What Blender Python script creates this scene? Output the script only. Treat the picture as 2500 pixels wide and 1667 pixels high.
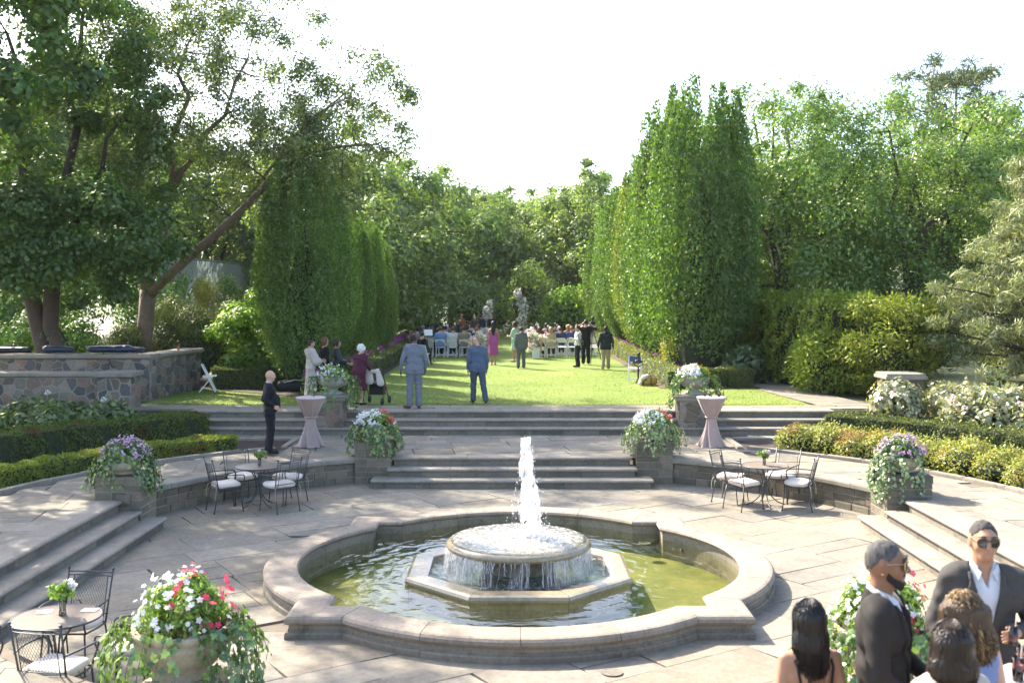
import bpy, math, random
import numpy as np
from mathutils import Vector, Matrix

S = bpy.context.scene
for o in list(bpy.data.objects):
    bpy.data.objects.remove(o)
COL = S.collection
R = math.radians
rng = np.random.default_rng(11)
random.seed(11)

# ------------------------------------------------------------------ camera
cam = bpy.data.cameras.new('camera')
cam.lens = 36.73
cam.sensor_width = 36.0
cam.shift_y = -0.0476
cam.clip_start = 0.1
cam.clip_end = 2000
camo = bpy.data.objects.new('camera', cam)
COL.objects.link(camo)
camo.location = (0, 0, 3.87)
camo.rotation_euler = (R(90), 0, 0)
S.camera = camo
cam.dof.use_dof = True
cam.dof.focus_distance = 21.0
cam.dof.aperture_fstop = 2.6

# ------------------------------------------------------------------ sky and sun
SUN_AZ = R(-43.0)      # clockwise from +y: behind and to the left
SUN_EL = R(41.0)
W = bpy.data.worlds.new('World')
S.world = W
W.use_nodes = True
wn = W.node_tree.nodes
sky = wn.new('ShaderNodeTexSky')
sky.sky_type = 'NISHITA'
sky.sun_disc = False
sky.sun_elevation = SUN_EL
sky.sun_rotation = SUN_AZ % (2 * math.pi)
sky.air_density = 0.8
sky.dust_density = 2.0
sky.ozone_density = 0.3
wn['Background'].inputs['Strength'].default_value = 0.15
W.node_tree.links.new(sky.outputs['Color'], wn['Background'].inputs['Color'])

sun = bpy.data.lights.new('sun', 'SUN')
sun.energy = 4.0
sun.angle = R(0.53)
sun.color = (1.0, 0.92, 0.80)
suno = bpy.data.objects.new('sun', sun)
COL.objects.link(suno)
sd = Vector((math.sin(SUN_AZ) * math.cos(SUN_EL), math.cos(SUN_AZ) * math.cos(SUN_EL), math.sin(SUN_EL)))
suno.rotation_euler = sd.to_track_quat('Z', 'Y').to_euler()
suno.location = (-30, 40, 40)

S.view_settings.view_transform = 'Standard'
S.view_settings.look = 'None'
S.view_settings.gamma = 1
S.view_settings.exposure = 2.0
S.view_settings.use_curve_mapping = False
S.render.engine = 'CYCLES'
S.cycles.max_bounces = 6
S.cycles.diffuse_bounces = 3
S.cycles.glossy_bounces = 3
S.cycles.transmission_bounces = 4
S.cycles.transparent_max_bounces = 12
S.cycles.use_denoising = True
S.cycles.caustics_reflective = False
S.cycles.caustics_refractive = False

# ------------------------------------------------------------------ materials
def new_mat(name):
    m = bpy.data.materials.new(name)
    m.use_nodes = True
    nt = m.node_tree
    for n in list(nt.nodes):
        nt.nodes.remove(n)
    out = nt.nodes.new('ShaderNodeOutputMaterial')
    return m, nt, out

def N(nt, typ, **kw):
    n = nt.nodes.new(typ)
    for k, v in kw.items():
        if k in n.inputs:
            n.inputs[k].default_value = v
        else:
            setattr(n, k, v)
    return n

def ramp(nt, fac, stops):
    r = nt.nodes.new('ShaderNodeValToRGB')
    e = r.color_ramp.elements
    while len(e) < len(stops):
        e.new(0.5)
    for i, (p, c) in enumerate(stops):
        e[i].position = p
        e[i].color = (c[0], c[1], c[2], 1)
    nt.links.new(fac, r.inputs[0])
    return r.outputs[0]

def mixc(nt, fac, a, b, mode='MIX'):
    m = nt.nodes.new('ShaderNodeMix')
    m.data_type = 'RGBA'
    m.blend_type = mode
    for sock, v in ((m.inputs[0], fac), (m.inputs[6], a), (m.inputs[7], b)):
        if isinstance(v, (int, float)):
            sock.default_value = v
        elif isinstance(v, (tuple, list)):
            sock.default_value = (v[0], v[1], v[2], 1)
        else:
            nt.links.new(v, sock)
    return m.outputs[2]

def noise(nt, scale, detail=4, rough=0.6, vec=None, dist=0.0):
    n = N(nt, 'ShaderNodeTexNoise', Scale=scale, Detail=detail, Roughness=rough, Distortion=dist)
    if vec is not None:
        nt.links.new(vec, n.inputs['Vector'])
    return n.outputs['Fac']

def world_pos(nt):
    return nt.nodes.new('ShaderNodeNewGeometry').outputs['Position']

def bump(nt, h, strength=0.3, dist=0.02):
    b = N(nt, 'ShaderNodeBump', Strength=strength, Distance=dist)
    nt.links.new(h, b.inputs['Height'])
    return b.outputs['Normal']

def plain(name, col, rough=0.6, metal=0.0, spec=0.5, vary=0.12, scale=6.0, bumpy=0.0, sheen=0.0, objrand=0.0):
    """one surface with gentle uneven tone"""
    m, nt, out = new_mat(name)
    p = N(nt, 'ShaderNodeBsdfPrincipled', Roughness=rough, Metallic=metal)
    p.inputs['Specular IOR Level'].default_value = spec
    oc = nt.nodes.new('ShaderNodeTexCoord').outputs['Object']
    f = noise(nt, scale, 5, 0.65, oc)
    c = ramp(nt, f, [(0.3, [x * (1 - vary) for x in col]), (0.7, [min(1, x * (1 + vary)) for x in col])])
    if objrand:
        oi = nt.nodes.new('ShaderNodeObjectInfo').outputs['Random']
        hsv = N(nt, 'ShaderNodeHueSaturation')
        mr = N(nt, 'ShaderNodeMapRange')
        mr.inputs[3].default_value = 1 - objrand
        mr.inputs[4].default_value = 1 + objrand
        nt.links.new(oi, mr.inputs[0])
        nt.links.new(mr.outputs[0], hsv.inputs['Value'])
        nt.links.new(c, hsv.inputs['Color'])
        c = hsv.outputs[0]
    nt.links.new(c, p.inputs['Base Color'])
    if sheen:
        p.inputs['Sheen Weight'].default_value = sheen
    if bumpy:
        nt.links.new(bump(nt, noise(nt, scale * 6, 4, 0.6, oc), bumpy, 0.01), p.inputs['Normal'])
    nt.links.new(p.outputs[0], out.inputs[0])
    return m

def stone(name, cols, rough=0.85, fine=22.0, stain=0.25, stain_col=(0.09, 0.085, 0.06), objvar=0.16, bumpy=0.35, tint=None, streak=False):
    """weathered stone: a colour of its own for each piece, grain, blotches and dark lichen"""
    m, nt, out = new_mat(name)
    p = N(nt, 'ShaderNodeBsdfPrincipled', Roughness=rough)
    p.inputs['Specular IOR Level'].default_value = 0.3
    wp = world_pos(nt)
    oi = nt.nodes.new('ShaderNodeObjectInfo').outputs['Random']
    n = len(cols)
    if n == 1: cols = [cols[0], cols[0]]; n = 2
    base = ramp(nt, oi, [(i / n if n > 3 else (i + 0.5) / n, c) for i, c in enumerate(cols)])
    if n > 3:
        base.node.color_ramp.interpolation = 'CONSTANT'
    big = noise(nt, 1.7, 5, 0.65, wp, 0.4)
    c = mixc(nt, 1.0, base, ramp(nt, big, [(0.25, (0.78, 0.78, 0.79)), (0.75, (1.2, 1.18, 1.14))]), 'MULTIPLY')
    vec = wp
    if streak:
        mp = nt.nodes.new('ShaderNodeMapping')
        mp.inputs['Scale'].default_value = (1, 1, 0.25)
        nt.links.new(wp, mp.inputs[0])
        vec = mp.outputs[0]
    grain = noise(nt, fine, 8, 0.75, wp)
    c = mixc(nt, 1.0, c, ramp(nt, grain, [(0.3, (0.72, 0.72, 0.72)), (0.68, (1.15, 1.15, 1.15))]), 'MULTIPLY')
    st = noise(nt, 3.3, 8, 0.72, vec, 0.8)
    mk = ramp(nt, st, [(0.52, (0, 0, 0)), (0.72, (stain, stain, stain))])
    c = mixc(nt, mk, c, stain_col)
    nt.links.new(c, p.inputs['Base Color'])
    hb = noise(nt, fine * 1.5, 8, 0.7, wp)
    nt.links.new(bump(nt, hb, bumpy, 0.012), p.inputs['Normal'])
    nt.links.new(p.outputs[0], out.inputs[0])
    return m

def leafm(name, c1, c2, c3=None, trans=0.45, gloss=0.10, rough=0.45, patch=None, patch_scale=0.5):
    petal = 'petal' in name
    """thin leaves: diffuse both sides, light through, a soft shine; each leaf has its own tone"""
    m, nt, out = new_mat(name)
    g = nt.nodes.new('ShaderNodeNewGeometry')
    ri = g.outputs['Random Per Island']
    stops = [(0.0, c1), (0.75, c2)]
    if c3:
        stops = [(0.0, c1), (0.55, c2), (0.93, c3)]
    col = ramp(nt, ri, stops)
    big = noise(nt, patch_scale, 3, 0.5, g.outputs['Position'])
    col = mixc(nt, 1.0, col, ramp(nt, big, [(0.3, (1, 1, 1)), (0.7, (1, 1, 1))] if petal else [(0.3, (1.0, 1.0, 0.95)), (0.7, (1.5, 1.42, 1.15))]), 'MULTIPLY')
    if patch:
        pk = ramp(nt, noise(nt, 1.1, 2, 0.5, g.outputs['Position']), [(0.56, (0, 0, 0)), (0.64, (0.85, 0.85, 0.85))])
        col = mixc(nt, pk, col, patch)
    d = N(nt, 'ShaderNodeBsdfDiffuse')
    t = N(nt, 'ShaderNodeBsdfTranslucent')
    gl = N(nt, 'ShaderNodeBsdfGlossy', Roughness=rough)
    gl.inputs['Color'].default_value = (0.75, 0.78, 0.62, 1)
    nt.links.new(col, d.inputs['Color'])
    tc = mixc(nt, 1.0, col, (1, 1, 1) if petal else (1.18, 1.32, 0.5), 'MULTIPLY')
    nt.links.new(tc, t.inputs['Color'])
    m1 = N(nt, 'ShaderNodeMixShader', Fac=trans)
    nt.links.new(d.outputs[0], m1.inputs[1])
    nt.links.new(t.outputs[0], m1.inputs[2])
    m2 = N(nt, 'ShaderNodeMixShader', Fac=gloss * 0.6)
    nt.links.new(m1.outputs[0], m2.inputs[1])
    nt.links.new(gl.outputs[0], m2.inputs[2])
    nt.links.new(m2.outputs[0], out.inputs[0])
    return m

M = {}
M['flag'] = stone('flagstone', [(0.246, 0.217, 0.163), (0.266, 0.236, 0.182), (0.218, 0.198, 0.158), (0.258, 0.222, 0.164), (0.28, 0.25, 0.196), (0.238, 0.21, 0.166), (0.23, 0.20, 0.148)], fine=11, stain=0.4, bumpy=0.6)
M['joint'] = stone('mortar joint', [(0.165, 0.135, 0.10)], fine=30, stain=0.5)
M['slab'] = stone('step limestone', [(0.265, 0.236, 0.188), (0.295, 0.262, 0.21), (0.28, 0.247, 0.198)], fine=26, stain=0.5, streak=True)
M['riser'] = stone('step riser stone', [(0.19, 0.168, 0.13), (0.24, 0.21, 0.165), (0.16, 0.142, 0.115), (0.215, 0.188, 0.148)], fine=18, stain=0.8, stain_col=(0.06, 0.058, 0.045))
M['block'] = stone('wall block', [(0.175, 0.15, 0.105), (0.225, 0.19, 0.135), (0.135, 0.118, 0.085), (0.20, 0.165, 0.12), (0.16, 0.14, 0.105)], fine=18, stain=0.75, stain_col=(0.05, 0.048, 0.035))
M['mortar'] = stone('mortar', [(0.36, 0.32, 0.26)], fine=30, stain=0.3)
M['rubble'] = stone('fieldstone', [(0.20, 0.155, 0.115), (0.12, 0.115, 0.105), (0.26, 0.21, 0.16), (0.09, 0.09, 0.085), (0.20, 0.175, 0.135), (0.16, 0.13, 0.09), (0.28, 0.23, 0.185), (0.25, 0.165, 0.12), (0.14, 0.12, 0.095)], fine=16, stain=0.4)
M['pale_mortar'] = stone('pale mortar', [(0.30, 0.27, 0.225)], fine=30, stain=0.3)
M['basin'] = stone('basin stone', [(0.275, 0.23, 0.178), (0.305, 0.258, 0.202), (0.29, 0.245, 0.195)], fine=20, stain=0.6, streak=True, stain_col=(0.10, 0.08, 0.05))
M['basin_low'] = stone('basin plinth stone', [(0.25, 0.22, 0.165), (0.30, 0.26, 0.2), (0.22, 0.195, 0.15)], fine=20, stain=0.8, stain_col=(0.06, 0.05, 0.03))
M['wet'] = stone('wet stone', [(0.34, 0.28, 0.18), (0.30, 0.25, 0.16)], rough=0.16, fine=14, stain=0.5, stain_col=(0.14, 0.09, 0.02))
M['wet'].node_tree.nodes['Principled BSDF'].inputs['Specular IOR Level'].default_value = 0.8
M['urn'] = stone('cast stone urn', [(0.46, 0.39, 0.28), (0.42, 0.36, 0.27)], fine=30, stain=0.25, bumpy=0.2)
M['urn_grey'] = stone('grey cast stone urn', [(0.42, 0.39, 0.34)], fine=30, stain=0.3, bumpy=0.2)
M['soil'] = stone('soil', [(0.055, 0.04, 0.03)], fine=40, stain=0.3, bumpy=1.0)
M['mulch'] = stone('mulch', [(0.13, 0.085, 0.06)], fine=30, stain=0.4, bumpy=1.0)
M['iron'] = plain('wrought iron', (0.035, 0.04, 0.045), rough=0.42, spec=0.6, vary=0.2)
M['cushion'] = plain('cream cushion', (0.68, 0.58, 0.48), rough=0.9, vary=0.05, sheen=0.2)
M['tie_cord'] = plain('straw coloured cord', (0.5, 0.42, 0.22), rough=0.8)
M['tabletop'] = plain('frosted table top', (0.27, 0.22, 0.18), rough=0.25, vary=0.05, scale=25)
M['white'] = plain('white paint', (0.78, 0.77, 0.74), rough=0.45, vary=0.03)
M['paper'] = plain('white card', (0.8, 0.8, 0.8), rough=0.7, vary=0.02)
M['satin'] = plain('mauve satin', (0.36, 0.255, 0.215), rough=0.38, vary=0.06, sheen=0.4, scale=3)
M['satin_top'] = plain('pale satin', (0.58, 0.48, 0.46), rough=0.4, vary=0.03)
M['bark'] = stone('bark', [(0.085, 0.065, 0.05)], fine=12, stain=0.5, stain_col=(0.025, 0.02, 0.016), bumpy=1.0, streak=True)
M['bark_pale'] = stone('pale bark', [(0.20, 0.145, 0.105)], fine=9, stain=0.7, stain_col=(0.06, 0.045, 0.035), bumpy=1.0, streak=True)
M['twig'] = plain('twigs', (0.09, 0.07, 0.05), rough=0.9)
M['core'] = plain('dark hull for inner twigs and shade', (0.03, 0.042, 0.016), rough=1.0, vary=0.5, scale=12)  # solid dark hull blocks light, stands in for inner twigs and shade
M['hornbeam'] = leafm('hornbeam leaf', (0.05, 0.105, 0.028), (0.08, 0.15, 0.038), (0.14, 0.20, 0.05), trans=0.42, gloss=0.07)
M['hornbeam_y'] = leafm('yellowing hornbeam leaf', (0.07, 0.12, 0.028), (0.115, 0.165, 0.036), (0.22, 0.23, 0.055), trans=0.42, gloss=0.07)
M['maple'] = leafm('maple leaf', (0.035, 0.085, 0.028), (0.06, 0.125, 0.035), (0.10, 0.15, 0.03), trans=0.38, gloss=0.09)
M['elm'] = leafm('small elm leaf', (0.065, 0.10, 0.032), (0.105, 0.15, 0.045), (0.18, 0.21, 0.07), trans=0.38, gloss=0.13)
M['locust'] = leafm('fresh green leaf', (0.07, 0.14, 0.03), (0.115, 0.20, 0.045), (0.20, 0.27, 0.08), trans=0.42, gloss=0.12)
M['forest'] = leafm('wood leaf', (0.10, 0.155, 0.06), (0.16, 0.225, 0.08), (0.24, 0.29, 0.11), trans=0.48, gloss=0.09)
M['forest_d'] = leafm('dark wood leaf', (0.06, 0.12, 0.045), (0.10, 0.17, 0.055), (0.16, 0.21, 0.065), trans=0.46, gloss=0.08)
M['pine'] = leafm('grey green needles', (0.13, 0.16, 0.09), (0.19, 0.22, 0.13), (0.26, 0.26, 0.17), trans=0.25, gloss=0.05)
M['pine_far'] = leafm('dark pine needles', (0.075, 0.10, 0.06), (0.12, 0.14, 0.085), trans=0.2, gloss=0.05)
M['yew'] = leafm('yew sprays', (0.10, 0.145, 0.03), (0.16, 0.20, 0.038), (0.25, 0.26, 0.055), trans=0.3, gloss=0.05)
M['yew_d'] = leafm('dark yew sprays', (0.09, 0.15, 0.03), (0.15, 0.21, 0.035), (0.24, 0.27, 0.05), trans=0.3, gloss=0.05)
M['yew_bush'] = leafm('upright yew', (0.035, 0.06, 0.022), (0.06, 0.085, 0.03), (0.11, 0.125, 0.05), trans=0.25, gloss=0.06)
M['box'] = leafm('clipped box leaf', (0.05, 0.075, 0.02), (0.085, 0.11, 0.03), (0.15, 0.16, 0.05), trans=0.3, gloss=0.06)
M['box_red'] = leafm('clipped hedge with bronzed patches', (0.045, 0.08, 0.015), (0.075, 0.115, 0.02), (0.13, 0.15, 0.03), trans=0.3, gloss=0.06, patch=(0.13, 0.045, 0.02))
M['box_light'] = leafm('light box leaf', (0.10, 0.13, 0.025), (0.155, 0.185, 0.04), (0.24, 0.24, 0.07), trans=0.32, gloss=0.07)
M['box_low'] = leafm('low hedge leaf', (0.09, 0.14, 0.02), (0.15, 0.20, 0.035), (0.25, 0.26, 0.05), trans=0.35, gloss=0.06, patch=(0.22, 0.12, 0.03))
M['barberry'] = leafm('golden barberry leaf', (0.17, 0.21, 0.06), (0.26, 0.28, 0.085), (0.34, 0.29, 0.12), trans=0.35, gloss=0.06, patch=(0.33, 0.19, 0.08))
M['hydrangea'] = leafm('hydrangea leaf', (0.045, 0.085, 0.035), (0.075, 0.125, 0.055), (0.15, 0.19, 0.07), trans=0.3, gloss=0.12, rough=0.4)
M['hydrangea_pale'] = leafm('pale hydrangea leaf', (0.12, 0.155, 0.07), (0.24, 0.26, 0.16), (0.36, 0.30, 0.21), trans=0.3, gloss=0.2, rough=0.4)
M['shrub'] = leafm('bright shrub leaf', (0.06, 0.14, 0.025), (0.12, 0.22, 0.03), (0.24, 0.34, 0.05), trans=0.5, gloss=0.10)
M['lime_shrub'] = leafm('golden shrub leaf', (0.26, 0.25, 0.04), (0.36, 0.33, 0.06), (0.45, 0.42, 0.10), trans=0.4, gloss=0.06)
M['ivy'] = leafm('ivy leaf', (0.05, 0.11, 0.04), (0.085, 0.165, 0.06), (0.24, 0.32, 0.07), trans=0.35, gloss=0.16, rough=0.35)
M['ivy_pale'] = leafm('pale ivy leaf', (0.09, 0.16, 0.06), (0.16, 0.24, 0.11), (0.36, 0.40, 0.27), trans=0.35, gloss=0.14, rough=0.35)
M['bedding'] = leafm('bedding plant leaf', (0.07, 0.14, 0.02), (0.13, 0.23, 0.035), (0.28, 0.38, 0.07), trans=0.45, gloss=0.12)
M['fl_white'] = leafm('white petals', (0.75, 0.76, 0.74), (0.82, 0.82, 0.80), trans=0.3, gloss=0.02)
M['fl_red'] = leafm('crimson petals', (0.55, 0.02, 0.06), (0.72, 0.05, 0.12), (0.8, 0.25, 0.28), trans=0.3, gloss=0.03)
M['fl_pink'] = leafm('mauve pink petals', (0.50, 0.28, 0.46), (0.62, 0.42, 0.60), (0.75, 0.6, 0.72), trans=0.3, gloss=0.03)
M['fl_purple'] = leafm('magenta petals', (0.30, 0.06, 0.26), (0.45, 0.13, 0.40), trans=0.3, gloss=0.03)
M['fl_peach'] = leafm('peach petals', (0.72, 0.52, 0.44), (0.8, 0.72, 0.62), (0.75, 0.42, 0.42), trans=0.3, gloss=0.03)
M['fl_rose'] = leafm('pale rose petals', (0.72, 0.50, 0.56), (0.82, 0.72, 0.74), trans=0.3, gloss=0.03)
M['fl_orange'] = leafm('orange red petals', (0.6, 0.10, 0.04), (0.6, 0.25, 0.05), trans=0.3, gloss=0.03)
M['straw'] = leafm('dry grass', (0.36, 0.31, 0.14), (0.48, 0.42, 0.2), trans=0.3, gloss=0.03)
M['grass_blade'] = leafm('grass blade', (0.13, 0.19, 0.028), (0.20, 0.26, 0.04), (0.30, 0.33, 0.07), trans=0.35, gloss=0.06)

def grass_mat():
    m, nt, out = new_mat('lawn')
    p = N(nt, 'ShaderNodeBsdfPrincipled', Roughness=0.9)
    p.inputs['Specular IOR Level'].default_value = 0.15
    wp = world_pos(nt)
    a = noise(nt, 0.45, 5, 0.6, wp)
    b = noise(nt, 9.0, 6, 0.75, wp)
    c = ramp(nt, a, [(0.3, (0.14, 0.205, 0.045)), (0.55, (0.19, 0.245, 0.06)), (0.75, (0.27, 0.285, 0.10))])
    c = mixc(nt, 1.0, c, ramp(nt, b, [(0.3, (0.7, 0.72, 0.65)), (0.7, (1.25, 1.22, 1.2))]), 'MULTIPLY')
    nt.links.new(c, p.inputs['Base Color'])
    nt.links.new(bump(nt, noise(nt, 45, 4, 0.7, wp), 0.9, 0.03), p.inputs['Normal'])
    nt.links.new(p.outputs[0], out.inputs[0])
    return m
M['lawn'] = grass_mat()

def ground_mat():
    m, nt, out = new_mat('rough ground')
    p = N(nt, 'ShaderNodeBsdfPrincipled', Roughness=0.95)
    wp = world_pos(nt)
    c = ramp(nt, noise(nt, 0.8, 6, 0.65, wp), [(0.3, (0.05, 0.055, 0.025)), (0.7, (0.12, 0.13, 0.05))])
    nt.links.new(c, p.inputs['Base Color'])
    nt.links.new(bump(nt, noise(nt, 12, 4, 0.7, wp), 0.8, 0.05), p.inputs['Normal'])
    nt.links.new(p.outputs[0], out.inputs[0])
    return m
M['ground'] = ground_mat()
M['court'] = plain('pale court surface', (0.50, 0.44, 0.40), rough=0.9, scale=1.0)
M['meadow'] = plain('dry meadow', (0.34, 0.32, 0.13), rough=0.95, scale=1.2, vary=0.2, bumpy=0.6)

def pool_floor():
    m, nt, out = new_mat('algae covered pool floor')
    p = N(nt, 'ShaderNodeBsdfPrincipled', Roughness=0.8)
    wp = world_pos(nt)
    c = ramp(nt, noise(nt, 1.1, 6, 0.65, wp, 0.6), [(0.28, (0.06, 0.07, 0.012)), (0.5, (0.125, 0.125, 0.025)), (0.72, (0.215, 0.19, 0.048))])
    nt.links.new(c, p.inputs['Base Color'])
    nt.links.new(p.outputs[0], out.inputs[0])
    return m
M['pool_floor'] = pool_floor()

def water_mat(name, scale, strength, tint, foam=0.0):
    m, nt, out = new_mat(name)
    wp = world_pos(nt)
    mp = nt.nodes.new('ShaderNodeMapping')
    mp.inputs['Scale'].default_value = (1.0, 1.35, 1.0)
    nt.links.new(wp, mp.inputs[0])
    n1 = N(nt, 'ShaderNodeTexNoise', Scale=scale, Detail=3.0, Roughness=0.5, Distortion=0.7)
    nt.links.new(mp.outputs[0], n1.inputs[0])
    # rings running out from the middle of the fountain
    sub = N(nt, 'ShaderNodeVectorMath', operation='DISTANCE')
    sub.inputs[1].default_value = (0.09, 14.3, 0.06)
    nt.links.new(wp, sub.inputs[0])
    ma = N(nt, 'ShaderNodeMath', operation='MULTIPLY')
    ma.inputs[1].default_value = 26.0
    nt.links.new(sub.outputs['Value'], ma.inputs[0])
    ad = N(nt, 'ShaderNodeMath', operation='MULTIPLY_ADD')
    ad.inputs[1].default_value = 14.0
    nt.links.new(n1.outputs['Fac'], ad.inputs[0])
    nt.links.new(ma.outputs[0], ad.inputs[2])
    si = N(nt, 'ShaderNodeMath', operation='SINE')
    nt.links.new(ad.outputs[0], si.inputs[0])
    sm = N(nt, 'ShaderNodeMath', operation='MULTIPLY_ADD')
    sm.inputs[1].default_value = 0.10
    nt.links.new(si.outputs[0], sm.inputs[0])
    nt.links.new(n1.outputs['Fac'], sm.inputs[2])
    bn = bump(nt, sm.outputs[0], strength, 0.05)
    tr = N(nt, 'ShaderNodeBsdfTransparent')
    tr.inputs['Color'].default_value = tint
    gl = N(nt, 'ShaderNodeBsdfGlossy', Roughness=0.03)
    nt.links.new(bn, gl.inputs['Normal'])
    fr = N(nt, 'ShaderNodeFresnel')
    bf = N(nt, 'ShaderNodeMapRange')
    bf.inputs[3].default_value = 1.42
    bf.inputs[4].default_value = 1 / 1.42
    nt.links.new(nt.nodes.new('ShaderNodeNewGeometry').outputs['Backfacing'], bf.inputs[0])
    nt.links.new(bf.outputs[0], fr.inputs['IOR'])
    nt.links.new(bn, fr.inputs['Normal'])
    mx = N(nt, 'ShaderNodeMixShader')
    nt.links.new(fr.outputs[0], mx.inputs[0])
    nt.links.new(tr.outputs[0], mx.inputs[1])
    nt.links.new(gl.outputs[0], mx.inputs[2])
    last = mx.outputs[0]
    if foam:
        df = N(nt, 'ShaderNodeBsdfDiffuse')
        df.inputs['Color'].default_value = (0.8, 0.82, 0.84, 1)
        fk = ramp(nt, noise(nt, 16, 6, 0.75, wp, 0.5), [(0.48, (0, 0, 0)), (0.72, (foam, foam, foam))])
        m3 = N(nt, 'ShaderNodeMixShader')
        nt.links.new(fk, m3.inputs[0])
        nt.links.new(last, m3.inputs[1])
        nt.links.new(df.outputs[0], m3.inputs[2])
        last = m3.outputs[0]
    nt.links.new(last, out.inputs[0])
    return m
M['water'] = water_mat('pool water', 2.4, 0.22, (0.93, 0.95, 0.8, 1))
M['water_rough'] = water_mat('broken water', 9.0, 1.0, (0.6, 0.7, 0.66, 1), foam=0.5)
M['water_foam'] = water_mat('thin foaming water', 11.0, 1.0, (0.9, 0.92, 0.9, 1), foam=0.9)

def spray_mat(name, alpha_lo, alpha_hi, scale, zs=0.25):
    """white water: bright, scattering, full of gaps"""
    m, nt, out = new_mat(name)
    wp = world_pos(nt)
    mp = nt.nodes.new('ShaderNodeMapping')
    mp.inputs['Scale'].default_value = (1, 1, zs)
    nt.links.new(wp, mp.inputs[0])
    f = noise(nt, scale, 6, 0.7, mp.outputs[0], 0.3)
    k = ramp(nt, f, [(alpha_lo, (0.05, 0.05, 0.05)), (alpha_hi, (1, 1, 1))])
    d = N(nt, 'ShaderNodeBsdfDiffuse')
    d.inputs['Color'].default_value = (0.93, 0.94, 0.96, 1)
    t = N(nt, 'ShaderNodeBsdfTranslucent')
    t.inputs['Color'].default_value = (0.95, 0.96, 0.98, 1)
    g = N(nt, 'ShaderNodeBsdfGlossy', Roughness=0.15)
    m1 = N(nt, 'ShaderNodeMixShader', Fac=0.5)
    nt.links.new(d.outputs[0], m1.inputs[1])
    nt.links.new(t.outputs[0], m1.inputs[2])
    m2 = N(nt, 'ShaderNodeMixShader', Fac=0.15)
    nt.links.new(m1.outputs[0], m2.inputs[1])
    nt.links.new(g.outputs[0], m2.inputs[2])
    tr = N(nt, 'ShaderNodeBsdfTransparent')
    m3 = N(nt, 'ShaderNodeMixShader')
    nt.links.new(k, m3.inputs[0])
    nt.links.new(tr.outputs[0], m3.inputs[1])
    nt.links.new(m2.outputs[0], m3.inputs[2])
    nt.links.new(m3.outputs[0], out.inputs[0])
    return m
M['jet'] = spray_mat('white jet water', 0.40, 0.66, 18)
M['strand'] = spray_mat('falling water strands', 0.35, 0.62, 30, 0.1)
M['sheet'] = spray_mat('falling water sheet', 0.50, 0.72, 34, 0.07)

def glass_mat():
    m, nt, out = new_mat('clear glass')
    tr = N(nt, 'ShaderNodeBsdfTransparent')
    tr.inputs['Color'].default_value = (0.86, 0.9, 0.88, 1)
    gl = N(nt, 'ShaderNodeBsdfGlossy', Roughness=0.03)
    lw = N(nt, 'ShaderNodeLayerWeight', Blend=0.35)
    mx = N(nt, 'ShaderNodeMixShader')
    nt.links.new(lw.outputs['Fresnel'], mx.inputs[0])
    nt.links.new(tr.outputs[0], mx.inputs[1])
    nt.links.new(gl.outputs[0], mx.inputs[2])
    nt.links.new(mx.outputs[0], out.inputs[0])
    return m
M['glass'] = glass_mat()

def net_mat():
    m, nt, out = new_mat('green windscreen netting')
    tr = N(nt, 'ShaderNodeBsdfTransparent')
    d = N(nt, 'ShaderNodeBsdfDiffuse')
    d.inputs['Color'].default_value = (0.38, 0.45, 0.44, 1)
    t = N(nt, 'ShaderNodeBsdfTranslucent')
    t.inputs['Color'].default_value = (0.5, 0.58, 0.57, 1)
    m1 = N(nt, 'ShaderNodeMixShader', Fac=0.5)
    nt.links.new(d.outputs[0], m1.inputs[1])
    nt.links.new(t.outputs[0], m1.inputs[2])
    m2 = N(nt, 'ShaderNodeMixShader', Fac=0.72)
    nt.links.new(tr.outputs[0], m2.inputs[1])
    nt.links.new(m1.outputs[0], m2.inputs[2])
    nt.links.new(m2.outputs[0], out.inputs[0])
    return m
M['net'] = net_mat()
M['lens'] = plain('dull lamp lens', (0.10, 0.11, 0.09), rough=0.4)
M['galv'] = plain('galvanised steel', (0.30, 0.32, 0.31), rough=0.45, metal=0.6)
M['black'] = plain('black plastic', (0.014, 0.014, 0.016), rough=0.4)
M['blackcloth'] = plain('black nylon', (0.018, 0.018, 0.02), rough=0.8)
M['bluecase'] = plain('dark blue case', (0.018, 0.03, 0.055), rough=0.3)
M['navybag'] = plain('navy bag', (0.04, 0.06, 0.11), rough=0.7)
M['yellowbag'] = plain('tan yellow bag', (0.48, 0.30, 0.06), rough=0.7)
M['orangebag'] = plain('orange cloth', (0.5, 0.16, 0.04), rough=0.8)
M['creambag'] = plain('cream cloth', (0.62, 0.55, 0.47), rough=0.9)
M['redmetal'] = plain('dark red metal', (0.12, 0.02, 0.02), rough=0.35)
M['wood'] = plain('varnished wood', (0.24, 0.09, 0.03), rough=0.25)
M['drink'] = plain('pink drink', (0.75, 0.25, 0.20), rough=0.1)
M['straw_paper'] = plain('paper straw', (0.75, 0.62, 0.45), rough=0.7)
CLOTH = {}
def cloth(name, col, rough=0.8, vary=0.1, scale=5, sheen=0.15):
    if name not in CLOTH:
        CLOTH[name] = plain(name, [c * 0.8 for c in col], rough=rough, vary=vary, scale=scale, sheen=0.0, spec=0.25, bumpy=0.15)
    return CLOTH[name]
def skin(name, col):
    if name not in CLOTH:
        m = plain(name, col, rough=0.5, vary=0.05, scale=4, spec=0.4)
        p = m.node_tree.nodes['Principled BSDF']
        p.inputs['Subsurface Weight'].default_value = 0.0
        CLOTH[name] = m
    return CLOTH[name]
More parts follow.
